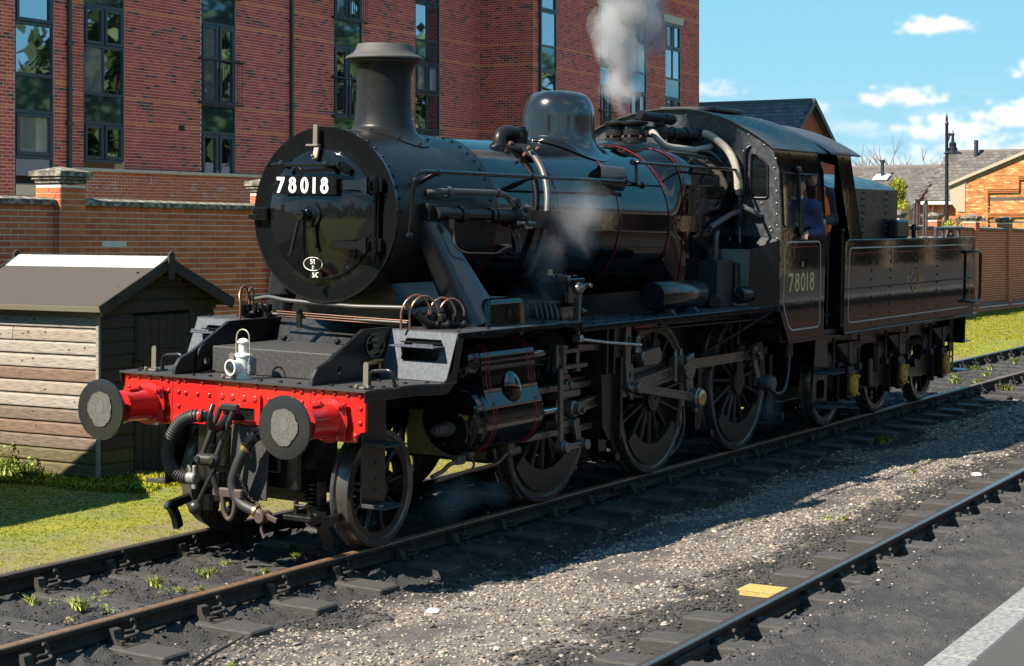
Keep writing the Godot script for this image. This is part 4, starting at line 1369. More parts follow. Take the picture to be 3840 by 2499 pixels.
func engine_front(L: Node3D) -> void:
	# --- buffer beam
	var out := [Vector2(-1.16, 1.274), Vector2(-1.16, 0.986)] + arc2(Vector2(-1.155, 0.902), 0.084, 90, 0, 4).slice(0) + [Vector2(-1.05, 0.902), Vector2(-0.62, 0.902), Vector2(-0.6, 0.93), Vector2(0.55, 0.93), Vector2(0.6, 0.902), Vector2(1.05, 0.902)] + arc2(Vector2(1.155, 0.902), 0.084, 180, 90, 4) + [Vector2(1.16, 0.986), Vector2(1.16, 1.274)]
	var slot := [Vector2(0.0, 0.985), Vector2(0.16, 0.985), Vector2(0.16, 1.085), Vector2(0.0, 1.085)]
	var beam := part("buffer_beam", zy(mb().extr(out, 0.0, 0.03)), RED, L)
	var rv := [[-1.112,1.247],[-1.001,1.250],[-0.890,1.252],[-0.777,1.252],[-0.709,1.240],[-0.601,1.243],[-0.535,1.252],[-0.361,1.253],[-0.183,1.251],[-0.011,1.251],[0.163,1.251],[0.337,1.253],[0.514,1.249],[0.584,1.241],[0.699,1.244],[0.775,1.251],[0.885,1.250],[1.003,1.246],[1.114,1.247],[-1.109,1.166],[-0.703,1.163],[-0.599,1.162],[-0.530,1.157],[-0.412,1.158],[-0.296,1.157],[0.279,1.161],[-0.708,1.054],[-0.598,1.053],[-0.704,0.955],[-0.600,0.950],[0.587,1.165],[1.118,1.157],[1.117,1.049],[0.699,1.165],[0.41,1.16],[-1.112,1.054],[0.585,1.054],[0.585,0.955],[0.70,0.955],[1.075,0.955]]
	var rm := mb().rivet(Vector3.ZERO, Vector3.LEFT, 0.0185, 10).mesh(RED)
	for q in rv: inst("rivet", rm, beam, Transform3D(Basis(), Vector3(0.0, q[1], q[0])))
	for z in [-0.665, 0.665]: part("seam", mb().box(Vector3(-0.001, 1.088, z), Vector3(0.004, 0.37, 0.006)), REDLINE, beam)
	part("drawhook_plate", zy(mb().extr(rrect2(-0.205, 0.965, 0.212, 1.195, 0.02), -0.022, 0.0, [slot])), RED, beam)
	part("slot_shade", mb().box(Vector3(0.004, 1.035, 0.08), Vector3(0.02, 0.11, 0.17)), FRAME, beam)
	var big := mb().rivet(Vector3.ZERO, Vector3.LEFT, 0.027, 12).mesh(RED)
	for z in [-0.155, -0.055, 0.055, 0.16]: inst("rivet", big, beam, Transform3D(Basis.from_scale(Vector3(0.45, 1, 1)), Vector3(-0.022, 1.157, z)))
	part("draw_slot_lip", mb().box(Vector3(-0.03, 0.985, 0.08), Vector3(0.05, 0.018, 0.17), 0.003), RED, beam)
	# --- buffers
	for sd in [-1.0, 1.0]:
		var z: float = 0.868 * sd
		var bf := part("buffer", mb().lathe([Vector2(0.165, 0), Vector2(0.13, 0.015), Vector2(0.128, 0.05), Vector2(0.118, 0.09), Vector2(0.118, 0.30), Vector2(0.128, 0.305), Vector2(0.128, 0.335), Vector2(0.10, 0.345), Vector2(0.0, 0.345)], Vector3(-0.045, 1.054, z), Vector3.LEFT, 28), RED, L)
		part("flange", mb().box(Vector3(-0.034, 1.05, z), Vector3(0.026, 0.285, 0.285), 0.006), RED, bf)
		for a in [[-1, -1], [-1, 1], [1, -1], [1, 1]]:
			part("bolt", mb().hexn(Vector3(-0.046, 1.05 + a[0] * 0.112, z + a[1] * 0.112), Vector3.LEFT, 0.024, 0.028).cyl(Vector3(-0.05, 1.05 + a[0] * 0.112, z + a[1] * 0.112), Vector3(-0.095, 1.05 + a[0] * 0.112, z + a[1] * 0.112), 0.013, -1, 8), RED, bf)
		part("oil_cover", mb().box(Vector3(-0.24, 1.178, z), Vector3(0.11, 0.02, 0.07), 0.004).box(Vector3(-0.15, 1.176, z), Vector3(0.04, 0.03, 0.03), 0.004).hexn(Vector3(-0.16, 1.18, z), Vector3.UP, 0.014, 0.024), RED, bf)
		part("ram", mb().cyl(Vector3(-0.36, 1.054, z), Vector3(-0.545, 1.054, z), 0.083, -1, 24), FRAME, bf)
		part("buffer_head", mb().lathe([Vector2(0.0, -0.03), Vector2(0.10, -0.03), Vector2(0.20, -0.012), Vector2(0.227, 0.0), Vector2(0.2285, 0.01), Vector2(0.225, 0.022), Vector2(0.15, 0.033), Vector2(0.0, 0.040)], Vector3(-0.558, 1.054, z), Vector3.LEFT, 48, 0, TAU, 0.5), mat("buffer_steel", Color(0.028, 0.029, 0.03), 0.32, 0.3, {"rt": noise_tex(0.03, 256, 5, 0.5, 1.0), "tri": 4.0}), bf)
		# greasy worn ring in the middle of the head
		var g := []
		for i in 56:
			var a := TAU * i / 56
			var rr := RNG.randf_range(0.97, 1.03) * 0.118 * (1.0 + 0.035 * sin(a * 3.0 + sd) + 0.03 * sin(a * 5.0 + 2.0 * sd) + 0.015 * sin(a * 9.0))
			g.append(Vector2(cos(a) * rr, sin(a) * rr * 1.12))
		part("worn_patch", zy(mb().extr(g, 0.0, 0.002)).mesh_at(Transform3D(Basis(), Vector3(-0.6005, 1.062, z + 0.012))), mat("worn_steel", Color(0.20, 0.195, 0.18), 0.5, 0.2, {"tex": ramp_tex(0.03, 256, [[0.2, Color(0.075, 0.072, 0.066)], [0.6, Color(0.14, 0.135, 0.12)], [0.9, Color(0.095, 0.09, 0.082)]], 5, 6), "tri": 5.0}), bf)
		g = ell2(Vector2(0, 0), 0.034, 0.05, 18)
		part("worn_patch", zy(mb().extr(g, 0.0, 0.002)).mesh_at(Transform3D(Basis(), Vector3(-0.6025, 1.078, z + 0.018))), mat("bright_steel", Color(0.17, 0.165, 0.15), 0.35, 0.4), bf)
	# --- drawhook and screw coupling
	var hk := part("drawhook", mb().tube(curve([Vector3(-0.03, 1.03, 0.0), Vector3(-0.12, 1.02, -0.01), Vector3(-0.2, 0.965, -0.01), Vector3(-0.27, 0.945, -0.01), Vector3(-0.325, 0.985, -0.01), Vector3(-0.335, 1.05, -0.01), Vector3(-0.30, 1.13, -0.01)], 6), 0.04, 10, true, 0.02).ball(Vector3(-0.12, 1.07, -0.01), 0.045), FRAME, L)
	var cp := part("screw_coupling", mb().cyl(Vector3(-0.24, 0.705, -0.19), Vector3(-0.24, 0.705, -0.01), 0.048, -1, 14, 0.008), mat("coupling_iron", Color(0.03, 0.028, 0.027), 0.34, 0.3), L)
	var CI: Material = mats["coupling_iron"]
	for q in [[Vector3(-0.14, 1.09, 0.06), Vector3(-0.24, 0.71, -0.03)], [Vector3(-0.13, 1.09, -0.08), Vector3(-0.24, 0.71, -0.165)]]:
		part("link", mb().tube([q[0], q[0].lerp(q[1], 0.5), q[1]], 0.022, 10).ball(q[1], 0.045, 12).hexn(q[1] + Vector3(-0.03, 0, 0), Vector3.LEFT, 0.028, 0.03), CI, cp)
	part("coupling_pin", mb().box(Vector3(-0.15, 1.10, 0.03), Vector3(0.05, 0.05, 0.16), 0.01), CI, cp)
	part("screw", mb().cyl(Vector3(-0.24, 0.70, -0.10), Vector3(-0.2, 0.44, -0.02), 0.024, -1, 10), CI, cp)
	part("shackle", mb().tube(curve([Vector3(-0.2, 0.46, 0.015), Vector3(-0.2, 0.33, 0.03), Vector3(-0.2, 0.27, 0.08), Vector3(-0.2, 0.33, 0.125), Vector3(-0.2, 0.46, 0.135)], 6), 0.02, 8).box(Vector3(-0.19, 0.465, 0.06), Vector3(0.05, 0.07, 0.28), 0.01), mat("rusty_iron", Color(0.075, 0.05, 0.04), 0.6, 0.2), cp)
	part("tommy_bar", mb().tube([Vector3(-0.235, 0.66, -0.03), Vector3(-0.24, 0.37, -0.19)], 0.014, 8, true, 0.02).ball(Vector3(-0.24, 0.335, -0.21), 0.058, 16), CI, cp)
	part("chain", chain([Vector3(-0.2, 0.67, 0.14), Vector3(-0.19, 0.6, 0.16), Vector3(-0.18, 0.45, 0.25), Vector3(-0.18, 0.40, 0.36)], 0.02), CI, cp)
	# --- vacuum bag, ribbed, and its standpipe
	var vb := mb()
	var path := curve([Vector3(-0.14, 1.016, -0.24), Vector3(-0.17, 1.005, -0.33), Vector3(-0.18, 0.95, -0.43), Vector3(-0.18, 0.83, -0.515), Vector3(-0.18, 0.70, -0.545), Vector3(-0.18, 0.60, -0.50), Vector3(-0.18, 0.545, -0.41), Vector3(-0.18, 0.54, -0.33)], 8)
	var tot := 0.0
	for i in path.size() - 1: tot += path[i].distance_to(path[i + 1])
	vb.tube(path, 0.043, 12)
	var acc := 0.0
	for i in path.size() - 1:
		var d: float = path[i].distance_to(path[i + 1])
		while acc < d:
			var p: Vector3 = path[i].lerp(path[i + 1], acc / d)
			var dr: Vector3 = (path[i + 1] - path[i]).normalized()
			vb.lathe([Vector2(0.040, -0.008), Vector2(0.051, -0.005), Vector2(0.051, 0.005), Vector2(0.040, 0.008)], p, dr, 12, 0, TAU, 0.2)
			acc += 0.024
		acc -= d
	var hose := part("vacuum_hose", vb, RUBBER, L)
	part("swan_neck", mb().tube(bent([Vector3(-0.10, 0.55, -0.19), Vector3(-0.10, 0.72, -0.19), Vector3(-0.10, 1.01, -0.19), Vector3(-0.15, 1.016, -0.255)], 0.07), 0.04, 12).cyl(Vector3(-0.10, 0.80, -0.19), Vector3(-0.10, 0.62, -0.19), 0.055, -1, 14, 0.006).cyl(Vector3(-0.10, 0.66, -0.19), Vector3(-0.10, 0.48, -0.19), 0.045, -1, 12), FRAME, hose)
	part("hose_clip", mb().lathe([Vector2(0.05, -0.015), Vector2(0.054, -0.01), Vector2(0.054, 0.01), Vector2(0.05, 0.015)], Vector3(-0.145, 1.014, -0.255), Vector3(-0.3, 0, -1), 14), RED, hose)
	part("hose_end", mb().cyl(Vector3(-0.18, 0.54, -0.34), Vector3(-0.18, 0.545, -0.25), 0.05, -1, 14, 0.01).box(Vector3(-0.19, 0.60, -0.27), Vector3(0.03, 0.08, 0.03), 0.006).box(Vector3(-0.19, 0.49, -0.27), Vector3(0.03, 0.06, 0.04), 0.006).cyl(Vector3(-0.2, 0.6, -0.3), Vector3(-0.2, 0.64, -0.32), 0.012, -1, 8), mat("grimy_alloy", Color(0.22, 0.215, 0.2), 0.5, 0.4), hose)
	# --- steam heat hose
	var sh := part("steam_heat_hose", mb().tube(curve([Vector3(-0.15, 0.83, 0.20), Vector3(-0.17, 0.77, 0.175), Vector3(-0.18, 0.66, 0.13), Vector3(-0.18, 0.55, 0.095), Vector3(-0.18, 0.45, 0.12), Vector3(-0.18, 0.385, 0.2), Vector3(-0.18, 0.35, 0.32)], 7), 0.042, 12), RUBBER, L)
	part("elbow", mb().tube(bent([Vector3(-0.05, 0.95, 0.40), Vector3(-0.12, 0.93, 0.33), Vector3(-0.16, 0.90, 0.25), Vector3(-0.155, 0.80, 0.195)], 0.08), 0.045, 12).box(Vector3(-0.13, 0.92, 0.29), Vector3(0.10, 0.10, 0.035), 0.01, Basis(Vector3.UP, 0.5)).hexn(Vector3(-0.19, 0.95, 0.29), Vector3(-0.8, 0, 0.5), 0.018, 0.02).hexn(Vector3(-0.19, 0.89, 0.31), Vector3(-0.8, 0, 0.5), 0.018, 0.02), GLOSS, sh)
	part("hose_clip", mb().cyl(Vector3(-0.158, 0.822, 0.2), Vector3(-0.163, 0.795, 0.187), 0.047, -1, 14).cyl(Vector3(-0.18, 0.353, 0.305), Vector3(-0.18, 0.348, 0.33), 0.047, -1, 14), BRASS, sh)
	var he := mb().cyl(Vector3(-0.18, 0.35, 0.32), Vector3(-0.18, 0.325, 0.40), 0.035, -1, 12).cyl(Vector3(-0.24, 0.318, 0.385), Vector3(-0.12, 0.318, 0.385), 0.045, -1, 14, 0.006)
	he.bar(Vector3(-0.19, 0.33, 0.41), Vector3(-0.19, 0.27, 0.36), 0.05, 0.03, Vector3.UP, 0.006).bar(Vector3(-0.19, 0.33, 0.42), Vector3(-0.19, 0.30, 0.52), 0.02, 0.04, Vector3.UP, 0.006).tube([Vector3(-0.19, 0.26, 0.38), Vector3(-0.2, 0.22, 0.385), Vector3(-0.2, 0.165, 0.41), Vector3(-0.2, 0.19, 0.43)], 0.012, 8)
	part("hose_coupling", he, mats["rusty_iron"], sh)
	# --- dark drag box behind the coupling, with a leaning plate
	part("drag_box", mb().box(Vector3(0.17, 0.78, 0.05), Vector3(0.26, 0.34, 0.62), 0.01).box(Vector3(0.35, 0.72, 0.0), Vector3(0.5, 0.5, 1.0), 0.02), FRAME, L)
	part("front_plate", mb().box(Vector3(-0.02, 0.68, 0.12), Vector3(0.02, 0.55, 0.36), 0.004, Basis(Vector3.BACK, -0.05)), DUSTY, L)
	part("spring_stack", mb().cyl(Vector3(-0.06, 0.60, -0.10), Vector3(-0.06, 0.50, -0.10), 0.07, -1, 16, 0.01).cyl(Vector3(-0.06, 0.50, -0.10), Vector3(-0.06, 0.46, -0.10), 0.055, -1, 16, 0.01).cyl(Vector3(-0.06, 0.46, -0.10), Vector3(-0.06, 0.37, -0.10), 0.065, -1, 16, 0.01), FRAME, L)
	# --- platform over the beam, widening to the running plate
	var plan := [Vector2(-0.035, -1.18), Vector2(0.45, -1.18), Vector2(0.62, -1.2), Vector2(0.78, -1.3), Vector2(1.02, -1.3), Vector2(1.02, 1.3), Vector2(0.78, 1.3), Vector2(0.62, 1.2), Vector2(0.45, 1.18), Vector2(-0.035, 1.18)]
	var flip := Transform3D(Vector3(1, 0, 0), Vector3(0, 0, 1), Vector3(0, 1, 0), Vector3.ZERO)   # drawn in (x, z), depth along y
	var pf := part("front_platform", mb().extr(plan, 1.276, 1.290).mesh_at(flip), DUSTY, L)
	var val := mb()
	for sd in [-1.0, 1.0]:
		var edge := [Vector2(-0.03, 1.172), Vector2(0.45, 1.172), Vector2(0.62, 1.192), Vector2(0.78, 1.292), Vector2(0.90, 1.292)]
		for i in edge.size() - 1:
			var a := Vector3(edge[i].x, 1.239, edge[i].y * sd)
			var c := Vector3(edge[i + 1].x, 1.239, edge[i + 1].y * sd)
			val.bar(a, c, 0.012, 0.074)
		# the valance sweeps up the sloping plate
		val.bar(Vector3(0.88, 1.25, 1.292 * sd), Vector3(0.985, 1.33, 1.292 * sd), 0.012, 0.10)
		val.bar(Vector3(0.975, 1.29, 1.293 * sd), Vector3(1.075, 1.64, 1.293 * sd), 0.012, 0.085, Vector3.RIGHT)
	part("valance", val, FRAME, pf)
	var bm := mb().box(Vector3.ZERO, Vector3(0.026, 0.016, 0.026), 0.003).mesh(FRAME)
	for q in [[0.05, -1.05], [0.16, -1.12], [0.05, -0.5], [0.06, -0.34], [0.05, -0.18], [0.05, 0.16], [0.06, 0.34], [0.05, 0.52], [0.1, 0.78], [0.1, 0.95], [0.05, 1.12], [0.25, 1.14], [0.42, 1.14], [0.42, 0.85], [0.3, -0.8], [0.3, -1.12], [0.6, 1.1], [0.75, 1.2], [0.78, 0.9], [0.2, 0.66 - 0.1], [0.62, 0.85]]:
		inst("plate_bolt", bm, pf, Transform3D(Basis(), Vector3(q[0], 1.297, q[1])))
	# --- frame extension plates and the box between them
	for sd in [-1.0, 1.0]:
		var o := [Vector2(-0.003, 1.29), Vector2(0.016, 1.352), Vector2(0.067, 1.413), Vector2(0.217, 1.462), Vector2(0.657, 1.677), Vector2(1.45, 1.677), Vector2(1.45, 1.29)]
		var fp := part("frame_extension", mb().extr(o, 0.645 * sd, 0.675 * sd, [ell2(Vector2(0.357, 1.379), 0.033, 0.033, 14)]), FRAME, L)
		part("lifting_pad", mb().extr([Vector2(0.24, 1.292)] + arc2(Vector2(0.36, 1.40), 0.115, 180, 0, 12) + [Vector2(0.50, 1.292)], 0.625 * sd, 0.644 * sd, [ell2(Vector2(0.36, 1.379), 0.036, 0.036, 14)]), FRAME, fp)
	part("cylinder_box", mb().box(Vector3(0.80, 1.395, 0.03), Vector3(0.90, 0.208, 1.19), 0.008), DUSTY, L)
	part("smokebox_apron", mb().box(Vector3(1.26, 1.58, 0.0), Vector3(0.02, 0.24, 1.28), 0.0, Basis(Vector3.BACK, -0.75)), FRAME, L)
	var nb := mb()
	for q in [Vector3(1.13, 1.515, 0.09), Vector3(1.13, 1.515, 0.35), Vector3(1.13, 1.515, -0.45)]: nb.hexn(q, Vector3(-0.7, 0.7, 0), 0.028, 0.035)
	part("apron_nut", nb, FRAME, L)
	# --- builder's plate on the near extension's inner side: oval, raised letters
	var plate := Transform3D(Basis(), Vector3(0.80, 1.545, 0.678))
	var bp := inst("works_plate", mb().extr(ell2(Vector2.ZERO, 0.125, 0.098, 32), 0.0, 0.006).mesh(GLOSS), L, plate)
	var pale := mat("worn_brass", Color(0.34, 0.27, 0.15), 0.45, 0.7)
	var rg := []
	for i in 33: rg.append(Vector3(cos(TAU * i / 32) * 0.120, sin(TAU * i / 32) * 0.093, 0.008))
	inst("plate_rim", mb().tube(rg, 0.003, 5, false).mesh(pale), bp)
	text_part("BUILT", 0.024, 0.003, Transform3D(Basis(), Vector3(0, 0.048, 0.007)), pale, bp, "plate_lettering")
	text_part("1954", 0.024, 0.003, Transform3D(Basis(), Vector3(0, 0.0, 0.007)), pale, bp, "plate_lettering")
	text_part("DARLINGTON", 0.024, 0.003, Transform3D(Basis(), Vector3(0, -0.05, 0.007)), pale, bp, "plate_lettering", 0.95)
	part("oil_cup", mb().box(Vector3(0.77, 1.415, 0.70), Vector3(0.2, 0.03, 0.03), 0.006).box(Vector3(0.80, 1.43, 0.70), Vector3(0.14, 0.02, 0.05), 0.005).cyl(Vector3(0.84, 1.33, 0.70), Vector3(0.84, 1.40, 0.70), 0.014, -1, 8), BRASS, L)
	# --- sloping plates with sunk footholds, then the running plates
	for sd in [-1.0, 1.0]:
		var a := Vector3(0.885, 1.29, 0)
		var c := Vector3(1.045, 1.66, 0)
		var up := (c - a).normalized()
		var sp := mb()
		# local: x along z, y up the slope
		var pts := [Vector2(0.68, 0), Vector2(1.292, 0), Vector2(1.292, 0.402), Vector2(0.68, 0.402)]
		var hole := rrect2(0.83, 0.155, 1.17, 0.335, 0.02)
		sp.extr(pts, 0.0, 0.012, [hole])
		var bas := Transform3D(Vector3(0, 0, 1), up, Vector3(0, 0, 1).cross(up), a)
		sp.mesh_at(bas)
		if sd < 0: sp.mesh_at(Transform3D(Basis.from_scale(Vector3(1, 1, -1)), Vector3.ZERO))
		var sl := part("sloping_plate", sp, SLATE, L)
		var fh := mb()
		var mid := a + up * 0.245
		fh.box(Vector3(1.08, 1.51, 1.0 * sd), Vector3(0.01, 0.26, 0.40))
		fh.box(Vector3(1.02, 1.575, 1.0 * sd), Vector3(0.15, 0.008, 0.36))
		part("foothold_recess", fh, FRAME, sl)
		part("foothold_step", mb().box(mid + Vector3(-0.075, 0.035, 1.0 * sd), Vector3(0.16, 0.012, 0.41), 0.003).box(mid + Vector3(-0.145, 0.045, 1.1 * sd), Vector3(0.012, 0.032, 0.19), 0.003), SLATE, sl)
		# near high plate over the cylinders
		var rp := part("running_plate", mb().box(Vector3(2.03, 1.655, 0.98 * sd), Vector3(2.0, 0.016, 0.64), 0.003), DUSTY, L)
		part("plate_edge", mb().box(Vector3(2.045, 1.638, 1.296 * sd), Vector3(2.03, 0.044, 0.014), 0.003), GLOSS, rp)
		part("hanging_plate", mb().box(Vector3(2.03, 1.5, 0.69 * sd), Vector3(2.0, 0.3, 0.014)), FRAME, rp)
		var rp2 := part("running_plate", mb().box(Vector3(5.27, 1.607, 0.98 * sd), Vector3(4.45, 0.016, 0.64), 0.003), DUSTY, L)
		part("plate_edge", mb().box(Vector3(5.27, 1.588, 1.296 * sd), Vector3(4.45, 0.052, 0.014), 0.003), GLOSS, rp2)
		var bm2 := mb().box(Vector3.ZERO, Vector3(0.028, 0.012, 0.028), 0.003).mesh(FRAME)
		for k in 9: inst("plate_bolt", bm2, rp, Transform3D(Basis(), Vector3(1.12 + k * 0.225, 1.668, (1.24 if k % 2 == 0 else 1.12) * sd)))
		for k in 16: inst("plate_bolt", bm2, rp2, Transform3D(Basis(), Vector3(3.15 + (k / 2) * 0.26, 1.62, (1.22 if k % 2 == 0 else 0.95) * sd)))
	# --- steps and lamp irons, handles
	var iron := mat("lamp_iron_worn", Color(0.20, 0.17, 0.14), 0.5, 0.5)
	for q in [[0.06, 1.117], [0.1, -0.945], [0.02, -0.10]]:
		part("lamp_iron", mb().extr([Vector2(-0.022, 0.0), Vector2(0.022, 0.0), Vector2(0.022, 0.155)] + arc2(Vector2(0, 0.155), 0.022, 0, 180, 6), -0.005, 0.005).mesh_at(Transform3D(Basis(Vector3.UP, PI / 2), Vector3(q[0], 1.315, q[1]))).box(Vector3(q[0] + 0.02, 1.298, q[1] - 0.03), Vector3(0.05, 0.012, 0.14), 0.003).hexn(Vector3(q[0] - 0.005, 1.303, q[1] - 0.075), Vector3.UP, 0.016, 0.018).hexn(Vector3(q[0] - 0.005, 1.303, q[1] + 0.025), Vector3.UP, 0.016, 0.018), iron, L)
	for sd in [-1.0, 1.0]:
		var z0 := 1.05 if sd > 0 else -0.945
		var z1 := 1.27 if sd > 0 else -0.72
		part("grab_handle", mb().tube(bent([Vector3(0.2, 1.29, z0), Vector3(0.2, 1.41, z0), Vector3(0.2, 1.43, z1 - 0.02), Vector3(0.22, 1.29, z1)], 0.05), 0.015, 8).box(Vector3(0.2, 1.296, z0), Vector3(0.07, 0.012, 0.06), 0.003).box(Vector3(0.22, 1.296, z1), Vector3(0.07, 0.012, 0.06), 0.003), FRAME, L)
		var st := part("front_step", mb().box(Vector3(0.415, 0.80, 0.95 * sd), Vector3(0.31, 0.83, 0.012), 0.003), FRAME, L)
		for y in [0.845, 0.385]:
			part("step_tread", mb().box(Vector3(0.415, y, 1.055 * sd), Vector3(0.31, 0.012, 0.20), 0.003).box(Vector3(0.262, y + 0.012, 1.055 * sd), Vector3(0.008, 0.03, 0.19), 0.002), DUSTY, st)
		for y in [0.70, 0.58, 0.50]: part("rivet", mb().rivet(Vector3(0.44, y, 0.956 * sd), Vector3(0, 0, sd), 0.016), FRAME, st)
	# --- guard irons and brake gear by the leading wheels
	for sd in [-1.0, 1.0]:
		part("guard_iron", mb().extr([Vector2(0.02, 0.25), Vector2(0.06, 0.29), Vector2(0.30, 0.32), Vector2(0.5, 0.34), Vector2(0.5, 0.28), Vector2(0.28, 0.26), Vector2(0.13, 0.235), Vector2(0.175, 0.16), Vector2(0.20, 0.085), Vector2(0.14, 0.06), Vector2(0.115, 0.14), Vector2(0.07, 0.21)], 0.70 * sd, 0.755 * sd), FRAME, L)
	part("sand_bracket", mb().box(Vector3(-0.02, 0.315, 0.62), Vector3(0.14, 0.04, 0.26), 0.008).box(Vector3(0.0, 0.37, 0.55), Vector3(0.03, 0.12, 0.03), 0.004).box(Vector3(0.05, 0.31, 0.70), Vector3(0.12, 0.08, 0.10), 0.01).hexn(Vector3(-0.02, 0.34, 0.70), Vector3.LEFT, 0.022, 0.025).cyl(Vector3(-0.03, 0.40, 0.56), Vector3(-0.03, 0.40, 0.66), 0.012, -1, 8), FRAME, L)

func chain(pts: Array, s: float) -> MB:
	var b := mb()
	var p := curve(pts, 8)
	var acc := 0.0
	var k := 0
	for i in p.size() - 1:
		var d: float = p[i].distance_to(p[i + 1])
		while acc < d:
			var o: Vector3 = p[i].lerp(p[i + 1], acc / d)
			var dr: Vector3 = (p[i + 1] - p[i]).normalized()
			var side := dr.cross(Vector3.RIGHT if k % 2 == 0 else Vector3(0.3, 0.2, 1)).normalized()
			var ring := []
			for j in 9: ring.append(o + dr * cos(TAU * j / 8) * s * 0.8 + side * sin(TAU * j / 8) * s * 0.45)
			b.tube(ring, s * 0.18, 4, false)
			acc += s * 1.15
			k += 1
		acc -= d
	return b

func barrel(x0: float, x1: float, n: int, rad: Callable, cy: Callable, seg := 64, a0 := -PI, a1 := PI) -> MB:
	var b := mb()
	var rows := []
	for i in n + 1:
		var x := lerpf(x0, x1, float(i) / n)
		var row := []
		for j in seg + 1: row.append(sect(lerpf(a0, a1, float(j) / seg), x, cy.call(x), rad.call(x)))
		rows.append(row)
	return b.skin(rows)

func hoop(x: float, w: float, r: float, cy: float, t: float, a0 := -2.4, a1 := 2.4, seg := 60) -> MB:
	var b := mb()
	var prof := [Vector2(x - w / 2, r), Vector2(x - w / 2, r + t), Vector2(x + w / 2, r + t), Vector2(x + w / 2, r)]
	for k in 3:
		for j in seg:
			var q := []
			for e in [[k, j], [k, j + 1], [k + 1, j + 1], [k + 1, j]]:
				var th: float = lerpf(a0, a1, float(e[1]) / seg)
				q.append(sect(th, prof[e[0]].x, cy, prof[e[0]].y))
			var n0 := Vector3(0, cos(lerpf(a0, a1, float(j) / seg)), sin(lerpf(a0, a1, float(j) / seg)))
			var n1 := Vector3(0, cos(lerpf(a0, a1, float(j + 1) / seg)), sin(lerpf(a0, a1, float(j + 1) / seg)))
			if k != 1:
				n0 = Vector3(-1 if k == 0 else 1, 0, 0); n1 = n0
			b.f4(q[0], q[1], q[2], q[3], n0, n1, n1, n0)
	return b

func fire_sect(x: float, grow := 0.0) -> Array:   # a squared firebox section, from the far bottom over the top to the near bottom
	var k := clampf((x - 5.85) / 0.35, 0, 1)
	k = k * k * (3 - 2 * k)
	var row := []
	for i in 61:
		var th := lerpf(-2.55, 2.55, i / 60.0)
		var cy := bar_y(x)
		var R := bar_r(x)
		var round_p := Vector2(sin(th) * R, cy + cos(th) * R)
		# superellipse with flatter sides
		var e := 4.2
		var d := Vector2(sin(th), cos(th))
		var hw := 0.80
		var hh := 0.785
		var r := 1.0 / pow(pow(absf(d.x) / hw, e) + pow(absf(d.y) / hh, e), 1.0 / e)
		var box_p := Vector2(d.x * r, 2.49 + d.y * r * (1.0 if d.y > 0 else 1.25))
		var p := round_p.lerp(box_p, k)
		var n := (p - Vector2(0, cy)).normalized()
		p += n * grow
		row.append(Vector3(x, p.y, p.x))
	return row

